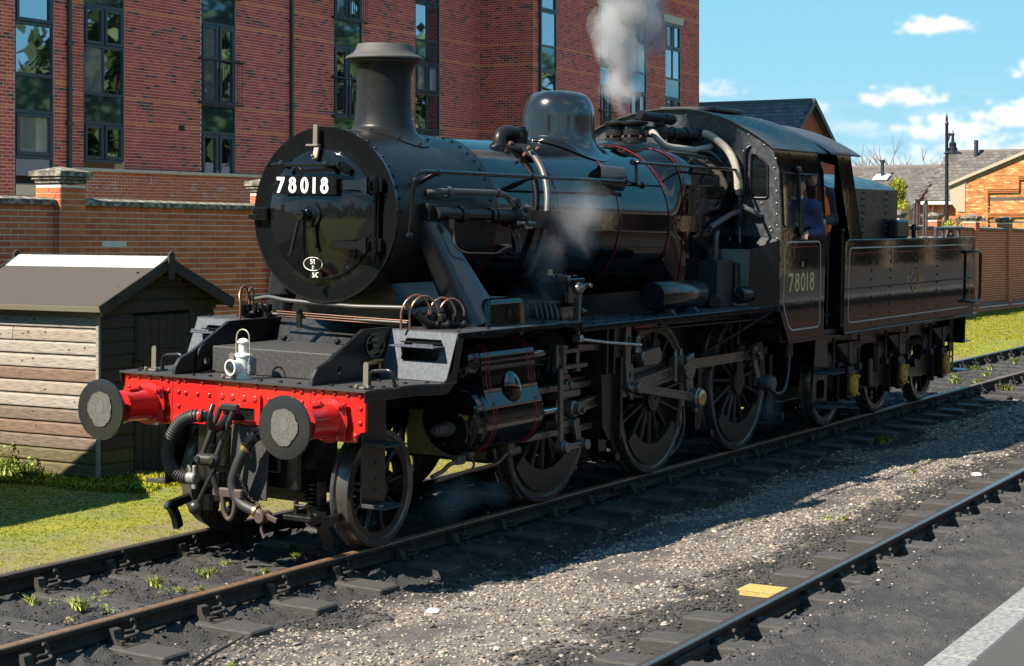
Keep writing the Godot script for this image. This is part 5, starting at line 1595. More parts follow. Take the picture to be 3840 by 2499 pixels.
func engine_boiler(L: Node3D) -> void:
	# --- smokebox
	var R := 0.697
	var C := 2.549
	var sb := part("smokebox", barrel(1.055, 2.60, 2, func(_x): return R, func(_x): return C), SATIN, L)
	var rv := mb().rivet(Vector3.ZERO, Vector3.UP, 0.0155, 8).mesh(SATIN)
	for k in 46:
		var th := TAU * k / 46.0
		if cos(th) < -0.75: continue
		for x in [1.105, 2.50]: inst("rivet", rv, sb, Transform3D(Basis(Vector3.RIGHT, th), sect(th, x, C, R - 0.001)))
	part("smokebox_ring", mb().lathe([Vector2(0.45, 0.0), Vector2(0.69, 0.0), Vector2(0.703, -0.004), Vector2(0.709, 0.006), Vector2(0.709, 0.03), Vector2(0.69, 0.03), Vector2(0.66, 0.028), Vector2(0.45, 0.028)].duplicate().map(func(p): return p), Vector3(1.06, C, 0), Vector3.LEFT, 96), GLOSS, sb)
	# --- door, dished
	var dp := []
	for i in 15:
		var a := i / 14.0
		dp.append(Vector2(0.505 * (1.0 - a), 0.052 + 0.085 * (1.0 - pow(1.0 - a, 2.0))))
	var door := part("smokebox_door", mb().lathe([Vector2(0.528, 0.02), Vector2(0.528, 0.036), Vector2(0.522, 0.046)] + dp, Vector3(1.06, 2.55, -0.012), Vector3.LEFT, 72, 0, TAU, 0.6), GLOSS, L)
	# central boss and the two dart handles
	part("dart_boss", mb().lathe([Vector2(0.105, 0.115), Vector2(0.105, 0.15), Vector2(0.095, 0.155), Vector2(0.06, 0.155), Vector2(0.045, 0.17), Vector2(0.045, 0.23), Vector2(0.032, 0.235), Vector2(0.032, 0.262), Vector2(0.045, 0.264), Vector2(0.045, 0.295), Vector2(0.02, 0.30), Vector2(0, 0.30)], Vector3(1.06, 2.546, -0.055), Vector3.LEFT, 28), GLOSS, door)
	part("dart_handle", mb().tube([Vector3(0.785, 2.53, -0.055), Vector3(0.775, 2.40, -0.085), Vector3(0.77, 2.23, -0.125)], 0.0145, 10).lathe([Vector2(0, -0.01), Vector2(0.026, -0.008), Vector2(0.026, 0.006), Vector2(0, 0.01)], Vector3(0.77, 2.222, -0.127), Vector3(0, -1, -0.25), 12), GLOSS, door)
	part("dart_handle", mb().tube([Vector3(0.845, 2.53, -0.055), Vector3(0.84, 2.20, -0.055)], 0.0145, 10), GLOSS, door)
	# hinge straps, hinge pin
	for q in [[2.79, 0.22, 0.075], [2.315, -0.07, 0.06]]:
		part("hinge_strap", zy(mb().extr([Vector2(q[1], q[0] - q[2] * 0.5), Vector2(0.42, q[0] - q[2] * 0.5), Vector2(0.485, q[0] - 0.062), Vector2(0.51, q[0] - 0.062), Vector2(0.51, q[0] + 0.062), Vector2(0.485, q[0] + 0.062), Vector2(0.42, q[0] + q[2] * 0.5), Vector2(q[1], q[0] + q[2] * 0.5), Vector2(q[1] - 0.03, q[0])], 0.0, 0.022)).mesh_at(Transform3D(Basis(Vector3.UP, -0.13), Vector3(0.965, 0, 0.0))), GLOSS, door)
		part("hinge", mb().cyl(Vector3(0.985, q[0] - 0.065, 0.525), Vector3(0.985, q[0] + 0.065, 0.525), 0.036, -1, 16, 0.006).box(Vector3(1.01, q[0], 0.545), Vector3(0.06, 0.11, 0.09), 0.008).cyl(Vector3(0.985, q[0] - 0.02, 0.525), Vector3(0.985, q[0] + 0.02, 0.525), 0.041, -1, 16), GLOSS, door)
	part("hinge_pin", mb().cyl(Vector3(0.985, 2.20, 0.525), Vector3(0.985, 2.87, 0.525), 0.017, -1, 12).cyl(Vector3(0.985, 2.22, 0.525), Vector3(0.985, 2.175, 0.525), 0.012, 0.004, 10).cyl(Vector3(1.0, 2.33, 0.548), Vector3(1.0, 2.78, 0.548), 0.010, -1, 10), GLOSS, door)
	part("door_latch", mb().box(Vector3(1.0, 2.545, -0.61), Vector3(0.06, 0.10, 0.15), 0.008).box(Vector3(0.985, 2.52, -0.67), Vector3(0.05, 0.035, 0.10), 0.006), GLOSS, door)
	part("lamp_iron", mb().box(Vector3(0.985, 3.19, -0.065), Vector3(0.012, 0.165, 0.045), 0.004).box(Vector3(0.985, 3.105, -0.085), Vector3(0.05, 0.018, 0.12), 0.004).bar(Vector3(0.985, 3.10, -0.045), Vector3(0.955, 2.99, -0.045), 0.05, 0.02, Vector3.LEFT, 0.004).ball(Vector3(0.94, 3.02, -0.06), 0.012, 8).ball(Vector3(0.94, 3.0, -0.03), 0.012, 8), mats["lamp_iron_worn"], door)
	# handrail over the number plate
	var hr := mb().cyl(Vector3(0.88, 2.943, -0.445), Vector3(0.88, 2.953, 0.255), 0.0165, -1, 12)
	for z in [-0.44, 0.25]: hr.lathe([Vector2(0, -0.012), Vector2(0.024, -0.01), Vector2(0.024, 0.01), Vector2(0, 0.012)], Vector3(0.88, 2.948, z), Vector3.BACK, 14)
	for z in [-0.315, 0.13]: hr.ball(Vector3(0.88, 2.948, z), 0.035, 14).cyl(Vector3(0.88, 2.948, z), Vector3(0.96, 2.93, z + 0.02), 0.018, 0.024, 10)
	hr.bar(Vector3(0.88, 2.955, 0.24), Vector3(0.97, 2.90, 0.29), 0.04, 0.07, Vector3.UP, 0.01)
	part("door_handrail", hr, GLOSS, door)
	# number plate
	var np := part("number_plate", mb().box(Vector3(0.905, 2.782, -0.098), Vector3(0.016, 0.153, 0.622), 0.004), GLOSS, door)
	var front := Basis(Vector3(0, 0, 1), Vector3(0, 1, 0), Vector3(-1, 0, 0))
	var xs := [-0.332, -0.212, -0.092, 0.004, 0.105]
	for k in 5: digit("78018"[k], 0.128, WHITE, L, Transform3D(front, Vector3(0.896, 2.782, xs[k] - 0.005)), door)
	part("plate_bolt", mb().rivet(Vector3(0.897, 2.782, -0.385), Vector3.LEFT, 0.016).rivet(Vector3(0.897, 2.782, 0.19), Vector3.LEFT, 0.016), GLOSS, door)
	part("plate_bracket", mb().box(Vector3(0.935, 2.83, -0.3), Vector3(0.05, 0.03, 0.03)).box(Vector3(0.935, 2.83, 0.12), Vector3(0.05, 0.03, 0.03)), FRAME, door)
	# shed plate: white rimmed oval 51 over F, and SC beneath
	part("shed_plate", zy(mb().extr(ell2(Vector2(-0.052, 2.15), 0.098, 0.058, 32), 0.968, 0.985)), GLOSS, door)
	var rg := []
	for i in 33: rg.append(Vector3(0.966, 2.15 + sin(TAU * i / 32) * 0.054, -0.052 + cos(TAU * i / 32) * 0.093))
	part("shed_plate_rim", mb().tube(rg, 0.0035, 5, false), WHITE, door)
	text_part("51", 0.040, 0.003, Transform3D(front, Vector3(0.966, 2.169, -0.054)), WHITE, door, "shed_letters", 0.85)
	text_part("F", 0.034, 0.003, Transform3D(front, Vector3(0.966, 2.118, -0.052)), WHITE, door, "shed_letters", 0.9)
	part("self_cleaning_plate", mb().box(Vector3(0.985, 2.062, -0.032), Vector3(0.012, 0.065, 0.125), 0.003), GLOSS, door)
	text_part("SC", 0.044, 0.003, Transform3D(front, Vector3(0.977, 2.063, -0.034)), WHITE, door, "shed_letters", 0.95)
	# --- saddle under the smokebox
	part("saddle", mb().extr([Vector2(-0.55, 1.5), Vector2(0.55, 1.5), Vector2(0.55, 1.75), Vector2(0.45, 2.0), Vector2(-0.45, 2.0), Vector2(-0.55, 1.75)], 1.35, 2.45).mesh_at(XF_ZY), FRAME, L)
	# --- chimney
	var cx := 1.857
	var pr := [Vector2(0.262, 3.30), Vector2(0.247, 3.36), Vector2(0.238, 3.45), Vector2(0.235, 3.6), Vector2(0.236, 3.72), Vector2(0.243, 3.78), Vector2(0.262, 3.822), Vector2(0.295, 3.845), Vector2(0.324, 3.853), Vector2(0.330, 3.862), Vector2(0.328, 3.874), Vector2(0.315, 3.882), Vector2(0.270, 3.905), Vector2(0.248, 3.935), Vector2(0.234, 3.975), Vector2(0.228, 3.984), Vector2(0.214, 3.984), Vector2(0.208, 3.96), Vector2(0.205, 3.4)]
	var ch := mb().lathe(pr, Vector3(cx, 0, 0), Vector3.UP, 56, 0, TAU, 0.6)
	saddle_skirt(ch, cx, 0.262, 3.30, 0.40, 0.40, R + 0.006, C)
	var chim := part("chimney", ch, SATIN, L)
	part("chimney_cap", mb().lathe([Vector2(0.264, 3.8235), Vector2(0.297, 3.846), Vector2(0.326, 3.854), Vector2(0.332, 3.862), Vector2(0.330, 3.8755), Vector2(0.317, 3.8835), Vector2(0.272, 3.9065), Vector2(0.250, 3.9365), Vector2(0.236, 3.9765), Vector2(0.230, 3.986), Vector2(0.212, 3.986)], Vector3(cx, 0, 0), Vector3.UP, 56, 0, TAU, 0.6), mat("sooty_grey", Color(0.06, 0.055, 0.05), 0.7), chim)
	var cb := mb()
	for k in 10:
		var a := TAU * (k + 0.5) / 10
		var p := Vector3(cx + cos(a) * 0.375, 0, sin(a) * 0.375)
		p.y = C + sqrt((R + 0.012) * (R + 0.012) - p.z * p.z)
		cb.hexn(p, Vector3(0, p.y - C, p.z), 0.014, 0.014)
	part("chimney_bolt", cb, SATIN, chim)
	# --- boiler barrel and its bands
	part("boiler", barrel(2.60, 5.9, 12, func(x): return bar_r(x), func(x): return bar_y(x), 72), GLOSS, L)
	for x in [2.63, 3.68, 4.80, 5.84]:
		var bd := part("boiler_band", hoop(x, 0.055, bar_r(x), bar_y(x), 0.005), GLOSS, L)
		for e in [-0.019, 0.019]: part("lining", hoop(x + e, 0.005, bar_r(x) + 0.005, bar_y(x), 0.0012), REDLINE, bd)
	# --- firebox
	var rows := []
	for i in 14: rows.append(fire_sect(lerpf(5.84, 7.5, i / 13.0)))
	part("firebox", mb().skin(rows), GLOSS, L)
	var bd2 := mb()
	var ra := fire_sect(6.12, 0.005)
	var rb := fire_sect(6.17, 0.005)
	bd2.skin([ra, rb])
	var fb := part("boiler_band", bd2, GLOSS, L)
	for x in [6.125, 6.165]: part("lining", mb().skin([fire_sect(x - 0.0025, 0.0065), fire_sect(x + 0.0025, 0.0065)]), REDLINE, fb)
	for q in [[6.23, 2.79], [6.593, 2.779]]:
		part("washout_plug", mb().lathe([Vector2(0.055, 0), Vector2(0.055, 0.006), Vector2(0.04, 0.008), Vector2(0.0, 0.004)], Vector3(q[0], q[1], 0.799), Vector3.BACK, 16).hexn(Vector3(q[0], q[1], 0.80), Vector3.BACK, 0.02, 0.02), FRAME, L)
	part("firebox_panel", mb().box(Vector3(6.72, 2.72, 0.803), Vector3(0.95, 0.34, 0.008), 0.003), GLOSS, L)
	for z in [0.62, -0.62]:
		for x in [6.55, 6.95]: part("washout_door", mb().cyl(Vector3(x, 3.05, z), Vector3(x, 3.12, z * 1.1), 0.06, -1, 14, 0.01).bar(Vector3(x - 0.08, 3.135, z * 1.11), Vector3(x + 0.08, 3.135, z * 1.11), 0.03, 0.03).hexn(Vector3(x, 3.14, z * 1.11), Vector3(0, 1, 0.3), 0.02, 0.03), SATIN, L)
	# --- dome
	var dx := 4.90
	var dr := [Vector2(0.368, 3.33), Vector2(0.358, 3.40), Vector2(0.357, 3.52), Vector2(0.352, 3.58), Vector2(0.335, 3.655), Vector2(0.30, 3.718), Vector2(0.25, 3.757), Vector2(0.18, 3.778), Vector2(0.09, 3.787), Vector2(0.0, 3.788)]
	var dm := mb().lathe(dr, Vector3(dx, 0, 0), Vector3.UP, 64, 0, TAU, 0.5)
	saddle_skirt(dm, dx, 0.368, 3.33, 0.56, 0.50, bar_r(dx) + 0.007, bar_y(dx))
	part("dome", dm, mat("dome_black", Color(0.009, 0.0088, 0.009), 0.15, 0.0, {"spec": 0.75}), L)
	# --- long casing along the barrel
	part("pipe_casing", mb().extr([Vector2(2.72, 2.463), Vector2(6.62, 2.402), Vector2(6.62, 2.565), Vector2(2.72, 2.612)], 0.70, 0.885), GLOSS, L)
	var cr := mb()
	for x in [4.55, 5.85]:
		for y in [2.45, 2.55]: cr.rivet(Vector3(x, y - 0.015 * (x - 4.5), 0.886), Vector3.BACK, 0.014)
	part("casing_rivet", cr, GLOSS, L)
	# --- ashpan and the dark underside between the frames
	part("ashpan", mb().box(Vector3(6.55, 0.86, 0), Vector3(3.2, 1.2, 0.96), 0.03).box(Vector3(3.9, 0.80, 0), Vector3(1.9, 0.9, 0.9), 0.03).box(Vector3(8.5, 0.75, 0), Vector3(0.5, 0.7, 1.4), 0.03), FRAME, L)
	part("boiler_underside", mb().box(Vector3(4.4, 1.70, 0), Vector3(5.6, 0.20, 1.0)), FRAME, L)

# spreads from a round neck to a saddle that lies on a barrel of radius R round (y = C, z = 0)
func saddle_skirt(b: MB, x: float, r0: float, y0: float, rx: float, rz: float, R: float, C: float) -> void:
	var rows := []
	for i in 9:
		var t := i / 8.0
		var row := []
		for j in 48:
			var a := TAU * j / 48
			var e := Vector2(cos(a) * lerpf(r0, rx, pow(t, 1.6)), sin(a) * lerpf(r0, rz, pow(t, 1.6)))
			var ys := C + sqrt(maxf(R * R - e.y * e.y, 0.01))
			var y := lerpf(y0, ys, 1.0 - pow(1.0 - t, 2.2))
			row.append(Vector3(x + e.x, y, e.y))
		rows.append(row)
	rows.reverse()
	b.skin(rows, true)
	var rim := []
	for j in 49:
		var a := TAU * j / 48
		var e := Vector2(cos(a) * rx, sin(a) * rz)
		rim.append(Vector3(x + e.x, C + sqrt(maxf(R * R - e.y * e.y, 0.01)) - 0.003, e.y))
	b.tube(rim, 0.006, 5, false)

# a numeral drawn as strokes; th = stroke width
func digit(c: String, h: float, m: Material, _root: Node, at: Transform3D, parent: Node, wide := 1.0, th := 0.21, called := "numeral") -> void:
	var b := mb()
	var t := h * th
	var w := h * 0.31 * wide
	var Z := 0.004
	var o := Vector2.ZERO
	match c:
		"7": b.extr([Vector2(-w, h / 2), Vector2(w * 0.98, h / 2), Vector2(w * 0.98, h / 2 - t * 0.8), Vector2(-w * 0.25 + t * 0.05, -h / 2), Vector2(-w * 0.25 - t * 1.02, -h / 2), Vector2(w * 0.98 - t * 1.25, h / 2 - t), Vector2(-w, h / 2 - t)], 0, Z)
		"1": b.extr([Vector2(-t / 2, -h / 2), Vector2(t / 2, -h / 2), Vector2(t / 2, h / 2), Vector2(-t / 2, h / 2)], 0, Z)
		"0": b.extr(ell2(o, w, h * 0.51, 36), 0, Z, [ell2(o, w - t, h * 0.51 - t * 0.9, 36)])
		"8":
			var r1 := h * 0.245
			var cy1 := h / 2 - r1 + h * 0.005
			var r2 := h - r1 * 2 + t * 0.82
			r2 *= 0.5
			var cy2 := -h / 2 + r2 - h * 0.005
			b.extr(ell2(Vector2(0, cy1), w * 0.86, r1, 30), 0, Z, [ell2(Vector2(0, cy1), w * 0.86 - t, r1 - t * 0.82, 24)])
			b.extr(ell2(Vector2(0, cy2), w, r2, 34), 0, Z - 0.0006, [ell2(Vector2(0, cy2), w - t, r2 - t * 0.82, 28)])
		"2": b.extr([Vector2(-w, -h / 2), Vector2(w, -h / 2), Vector2(w, -h / 2 + t), Vector2(-w + t * 1.4, -h / 2 + t), Vector2(w * 0.8, h * 0.1), Vector2(w, h * 0.3), Vector2(w * 0.6, h * 0.48), Vector2(0, h / 2), Vector2(-w * 0.8, h * 0.42), Vector2(-w * 0.7, h * 0.25), Vector2(0, h * 0.35), Vector2(w * 0.45, h * 0.25), Vector2(-w, -h / 2 + t)], 0, Z)
	inst(called, b.mesh(m), parent, at)

func engine_motion(L: Node3D) -> void:
	# --- main frames, stays and axles
	for sd in [-1.0, 1.0]:
		part("frame_plate", mb().extr([Vector2(0.1, 0.93), Vector2(0.1, 1.28), Vector2(1.5, 1.45), Vector2(8.8, 1.42), Vector2(8.8, 0.95), Vector2(8.2, 0.62), Vector2(7.1, 0.62), Vector2(6.9, 0.80), Vector2(6.3, 0.80), Vector2(6.1, 0.62), Vector2(5.0, 0.62), Vector2(4.8, 0.80), Vector2(4.0, 0.80), Vector2(3.8, 0.62), Vector2(2.8, 0.62), Vector2(2.6, 0.85), Vector2(1.3, 1.0), Vector2(0.9, 1.0)], 0.535 * sd, 0.565 * sd), FRAME, L)
	for x in [[0.73, 0.457], [3.344, 0.762], [5.51, 0.762], [7.646, 0.762]]: part("axle", mb().cyl(Vector3(x[0], x[1], -0.7), Vector3(x[0], x[1], 0.7), 0.085, -1, 16), FRAME, L)
	part("pony_truck", mb().box(Vector3(0.73, 0.50, 0), Vector3(0.9, 0.14, 1.0), 0.02).box(Vector3(0.3, 0.42, 0.0), Vector3(0.1, 0.10, 1.1), 0.01).box(Vector3(0.3, 0.38, 0.52), Vector3(0.12, 0.36, 0.12), 0.02).box(Vector3(0.3, 0.38, -0.52), Vector3(0.12, 0.36, 0.12), 0.02), FRAME, L)
	var ps := mb()
	for z in [-0.52, 0.52]:
		for k in 9: ps.lathe([Vector2(0.03, -0.012), Vector2(0.055, 0.0), Vector2(0.03, 0.012)], Vector3(0.22, 0.36 + k * 0.032, z), Vector3.UP, 12, 0, TAU, 0.3)
	part("pony_spring", ps, FRAME, L)
	# --- wheels; cranks stand straight up on this side
	var up := PI / 2 + 0.03
	for sd in [-1.0, 1.0]:
		wheel(L, "leading_wheel", 0.73, sd, 0.457, 9, FRAME, -99.0, false)
		for x in [3.344, 5.51, 7.646]: wheel(L, "driving_wheel", x, sd, 0.762, 15, WHEEL, up if sd > 0 else 0.03, true)
	var pin := Vector2(cos(up), sin(up)) * 0.305 + Vector2(0, 0.762)
	# --- cylinders with lined cladding
	for sd in [-1.0, 1.0]:
		var vc := Vector2(1.0, 1.385)
		var cc := Vector2(0.955, 0.93)
		var prof := arc2(vc, 0.165, 215, -6, 22)
		prof += [Vector2(1.170, 1.30), Vector2(1.180, 1.21), Vector2(1.205, 1.12), Vector2(1.235, 1.05), Vector2(1.255, 0.99)]
		prof += arc2(cc, 0.305, 6, -190, 30)
		prof += [Vector2(0.69, 1.1), Vector2(0.72, 1.25)]
		var cl := part("cylinder", mb().extr(prof, 1.60, 2.46, [], true).mesh_at(XF_ZY if sd > 0 else Transform3D(Vector3(0, 0, -1), Vector3(0, 1, 0), Vector3(1, 0, 0), Vector3.ZERO)), GLOSS, L)
		if sd > 0:
			for x in [1.665, 1.715, 2.345, 2.395]:
				var ln := []
				for p in prof.slice(4, 54): ln.append(Vector3(x, p.y, p.x))
				part("lining", mb().tube(ln, 0.0035, 4, false), REDLINE, cl)
			for x in [1.69, 2.37]:
				var sc := mb()
				for k in [23, 26, 30, 38]: sc.rivet(Vector3(x, prof[k].y, prof[k].x), Vector3(0, 0, 1), 0.011)
				part("cladding_screw", sc, GLOSS, cl)
			part("inspection_cover", mb().lathe([Vector2(0.13, 0), Vector2(0.13, 0.004), Vector2(0.126, 0.006), Vector2(0, 0.006)], Vector3(2.03, 1.165, 1.206), Vector3(0, 0.26, 1), 28), GLOSS, cl)
		var z: float = sd
		part("valve_chest_cover", mb().lathe([Vector2(0, 0), Vector2(0.13, 0.0), Vector2(0.148, 0.015), Vector2(0.150, 0.10), Vector2(0.158, 0.11), Vector2(0.158, 0.16)], Vector3(1.44, vc.y, vc.x * z), Vector3.RIGHT, 36), GLOSS, cl)
		part("valve_chest_cover", mb().lathe([Vector2(0.158, 0), Vector2(0.15, 0.02), Vector2(0.15, 0.24), Vector2(0.135, 0.27), Vector2(0.06, 0.36), Vector2(0.05, 0.5), Vector2(0, 0.5)], Vector3(2.46, vc.y, vc.x * z), Vector3.RIGHT, 36), GLOSS, cl)
		part("cylinder_cover", mb().lathe([Vector2(0, 0), Vector2(0.2, 0.0), Vector2(0.275, 0.03), Vector2(0.285, 0.09), Vector2(0.305, 0.10), Vector2(0.305, 0.14)], Vector3(1.465, cc.y, cc.x * z), Vector3.RIGHT, 48), GLOSS, cl)
		part("relief_valve", mb().cyl(Vector3(1.46, 0.86, 0.98 * z), Vector3(1.24, 0.86, 0.98 * z), 0.05, -1, 14, 0.008).cyl(Vector3(1.40, 0.86, 0.98 * z), Vector3(1.36, 0.86, 0.98 * z), 0.062, -1, 14).hexn(Vector3(1.25, 0.86, 0.98 * z), Vector3.LEFT, 0.035, 0.05), mat("rusty_valve", Color(0.09, 0.07, 0.055), 0.5, 0.4), cl)
		part("cylinder_cover", mb().lathe([Vector2(0.305, 0), Vector2(0.295, 0.03), Vector2(0.2, 0.05), Vector2(0.08, 0.06), Vector2(0.07, 0.14), Vector2(0, 0.14)], Vector3(2.46, cc.y, cc.x * z), Vector3.RIGHT, 40), GLOSS, cl)
		# --- slide bars, crosshead, rods
		part("slide_bar", mb().box(Vector3(3.22, 1.055, z), Vector3(1.5, 0.055, 0.10), 0.005), ROD, L)
		part("slide_bar", mb().box(Vector3(3.22, 0.665, z), Vector3(1.5, 0.055, 0.10), 0.005), ROD, L)
		part("crosshead", mb().box(Vector3(3.28, 0.99, z), Vector3(0.42, 0.07, 0.13), 0.01).box(Vector3(3.28, 0.73, z), Vector3(0.42, 0.07, 0.13), 0.01).box(Vector3(3.28, 0.86, z * 0.97), Vector3(0.20, 0.24, 0.06), 0.02).cyl(Vector3(3.3, 0.86, z * 0.95), Vector3(3.3, 0.86, z * 1.12), 0.075, -1, 18, 0.01).hexn(Vector3(3.3, 0.86, z * 1.12), Vector3(0, 0, z), 0.055, 0.06).cyl(Vector3(3.3, 0.86, z * 1.16), Vector3(3.3, 0.86, z * 1.21), 0.026, -1, 10), ROD, L)
		part("piston_rod", mb().cyl(Vector3(2.55, 0.86, z), Vector3(3.2, 0.86, z), 0.034, -1, 14), mat("bright_rod", Color(0.5, 0.48, 0.45), 0.18, 0.9), L)
		var pz := 1.07 * z
		var pn := pin if sd > 0 else Vector2(0.305, 0.77)
		part("connecting_rod", rod_shape(Vector3(3.36, 0.865, pz), Vector3(5.51 + pn.x - 0.14, pn.y - 0.03, pz), 0.045, 0.068, 0.07).mesh_at(Transform3D()).box(Vector3(5.51 + pn.x, pn.y - 0.01, pz), Vector3(0.27, 0.26, 0.10), 0.02).cyl(Vector3(5.51 + pn.x - 0.06, pn.y + 0.10, pz), Vector3(5.51 + pn.x - 0.06, pn.y + 0.19, pz), 0.03, 0.02, 10).cyl(Vector3(5.51 + pn.x + 0.06, pn.y + 0.10, pz), Vector3(5.51 + pn.x + 0.06, pn.y + 0.19, pz), 0.03, 0.02, 10), ROD, L)
		var cz := 0.965 * z
		for q in [[3.344, 5.51], [5.51, 7.646]]:
			part("coupling_rod", rod_shape(Vector3(q[0] + pn.x + 0.1, pn.y, cz), Vector3(q[1] + pn.x - 0.1, pn.y, cz), 0.05, 0.05, 0.055).cyl(Vector3(q[0] + pn.x, pn.y, cz - 0.035 * z), Vector3(q[0] + pn.x, pn.y, cz + 0.035 * z), 0.105, -1, 24, 0.008).cyl(Vector3(q[1] + pn.x, pn.y, cz - 0.035 * z), Vector3(q[1] + pn.x, pn.y, cz + 0.035 * z), 0.105, -1, 24, 0.008), ROD, L)
		for x in [3.344, 7.646]: part("crank_pin_nut", mb().cyl(Vector3(x + pn.x, pn.y, cz), Vector3(x + pn.x, pn.y, cz + 0.07 * z), 0.05, -1, 14, 0.006).hexn(Vector3(x + pn.x, pn.y, cz + 0.07 * z), Vector3(0, 0, z), 0.035, 0.03), ROD, L)
	# --- valve gear on the platform side
	var G := mat("gear_steel", Color(0.17, 0.155, 0.14), 0.36, 0.7, {"rt": noise_tex(0.04, 256, 4, 0.6, 1.0), "tri": 4.0})
	# return crank, its end with a brass cap, eccentric rod
	var p := Vector3(5.51 + pin.x, pin.y, 1.17)
	part("return_crank", mb().bar(p + Vector3(0, 0.03, 0), Vector3(5.53, 0.79, 1.19), 0.14, 0.055, Vector3.BACK, 0.012).cyl(p, p + Vector3(0, 0, 0.05), 0.11, -1, 20, 0.01).bar(p + Vector3(-0.10, 0.09, 0.03), p + Vector3(0.05, 0.13, 0.03), 0.06, 0.06, Vector3.BACK, 0.01).hexn(p + Vector3(-0.11, 0.03, 0.05), Vector3(-1, 0, 0.3), 0.03, 0.03), G, L)
	part("eccentric_rod", rod_shape(Vector3(4.28, 0.975, 1.25), Vector3(5.45, 0.80, 1.25), 0.036, 0.042, 0.05).cyl(Vector3(4.25, 0.98, 1.21), Vector3(4.25, 0.98, 1.29), 0.055, -1, 16, 0.008), G, L)
	part("eccentric_end", mb().cyl(Vector3(5.53, 0.785, 1.19), Vector3(5.53, 0.785, 1.31), 0.10, -1, 24, 0.012).box(Vector3(5.53, 0.67, 1.25), Vector3(0.05, 0.06, 0.06), 0.01), G, L)
	part("eccentric_cap", mb().lathe([Vector2(0.085, 0), Vector2(0.085, 0.02), Vector2(0.07, 0.035), Vector2(0.045, 0.045), Vector2(0, 0.045)], Vector3(5.53, 0.785, 1.31), Vector3.BACK, 20), BRASS, L)
	# expansion link between its plates, and the girder that carries the gear
	part("motion_girder", mb().extr([Vector2(3.62, 1.56), Vector2(4.05, 1.56), Vector2(4.08, 1.18), Vector2(4.02, 1.1), Vector2(4.05, 0.72), Vector2(3.98, 0.56), Vector2(3.86, 0.53), Vector2(3.74, 0.66), Vector2(3.70, 1.12)], 0.60, 1.16).box(Vector3(3.70, 1.35, 1.19), Vector3(0.03, 0.42, 0.06), 0.005).box(Vector3(3.84, 1.35, 1.19), Vector3(0.03, 0.42, 0.06), 0.005).box(Vector3(4.0, 0.9, 1.18), Vector3(0.035, 0.75, 0.07), 0.006), FRAME, L)
	part("expansion_link", mb().extr(rrect2(4.1, 1.16, 4.20, 1.56, 0.03), 1.17, 1.20, [ell2(Vector2(4.155, 1.43), 0.025, 0.04, 14)]).extr([Vector2(4.10, 1.2), Vector2(4.24, 1.2), Vector2(4.26, 1.0), Vector2(4.30, 0.95), Vector2(4.24, 0.86), Vector2(4.12, 0.98)], 1.17, 1.205, [ell2(Vector2(4.19, 1.10), 0.02, 0.035, 14)]).hexn(Vector3(4.16, 0.98, 1.205), Vector3.BACK, 0.035, 0.05).hexn(Vector3(4.10, 1.0, 1.205), Vector3.BACK, 0.03, 0.05), G, L)
	part("lifting_arm", mb().extr([Vector2(4.44, 1.28), Vector2(4.48, 1.17), Vector2(4.76, 1.165)] + arc2(Vector2(4.78, 1.245), 0.08, -80, 90, 8) + [Vector2(4.5, 1.30)], 1.13, 1.20).cyl(Vector3(4.40, 1.26, 1.10), Vector3(4.40, 1.26, 1.25), 0.05, -1, 14, 0.01).hexn(Vector3(4.38, 1.37, 1.17), Vector3.UP, 0.035, 0.08).cyl(Vector3(4.38, 1.30, 1.17), Vector3(4.38, 1.38, 1.17), 0.05, 0.035, 12), G, L)
	part("radius_rod", mb().box(Vector3(3.70, 1.385, 1.13), Vector3(0.85, 0.06, 0.05), 0.006, Basis(Vector3.BACK, -0.06)), G, L)
	part("reversing_rod", mb().tube([Vector3(3.10, 1.497, 1.25), Vector3(3.60, 1.44, 1.25), Vector3(4.36, 1.372, 1.22)], 0.017, 8).cyl(Vector3(3.08, 1.505, 1.20), Vector3(3.08, 1.505, 1.29), 0.035, -1, 12, 0.006), mats["bright_rod"], L)
	part("reversing_stand", mb().bar(Vector3(3.07, 1.50, 1.25), Vector3(3.06, 1.93, 1.25), 0.028, 0.035, Vector3.BACK, 0.004).ball(Vector3(3.06, 1.94, 1.25), 0.055, 14).bar(Vector3(3.06, 1.93, 1.25), Vector3(3.25, 1.955, 1.22), 0.035, 0.045, Vector3.UP, 0.01).cyl(Vector3(3.25, 1.96, 1.16), Vector3(3.25, 1.96, 1.28), 0.022, -1, 10).bar(Vector3(3.10, 1.56, 1.22), Vector3(3.10, 1.86, 1.22), 0.02, 0.07, Vector3.BACK, 0.003), ROD, L)
	part("reversing_shaft", mb().cyl(Vector3(3.1, 1.68, 1.02), Vector3(3.5, 1.70, 1.02), 0.022, -1, 10).hexn(Vector3(3.5, 1.70, 1.02), Vector3(1, 0.05, 0), 0.05, 0.06).cyl(Vector3(3.5, 1.70, 1.02), Vector3(3.65, 1.705, 1.02), 0.015, -1, 8), FRAME, L)
	# combination lever, union link, valve crosshead
	part("combination_lever", mb().bar(Vector3(3.0, 1.24, 1.12), Vector3(3.03, 0.56, 1.12), 0.06, 0.035, Vector3.BACK, 0.006).cyl(Vector3(3.03, 0.555, 1.08), Vector3(3.03, 0.555, 1.17), 0.055, -1, 16, 0.008), G, L)
	part("union_link", mb().bar(Vector3(3.03, 0.55, 1.15), Vector3(3.40, 0.54, 1.15), 0.055, 0.035, Vector3.BACK, 0.006).cyl(Vector3(3.03, 0.55, 1.13), Vector3(3.03, 0.55, 1.20), 0.05, -1, 16, 0.008).cyl(Vector3(3.40, 0.54, 1.13), Vector3(3.40, 0.54, 1.20), 0.05, -1, 16, 0.008).bar(Vector3(3.40, 0.54, 1.10), Vector3(3.34, 0.76, 1.08), 0.08, 0.05, Vector3.BACK, 0.01), G, L)
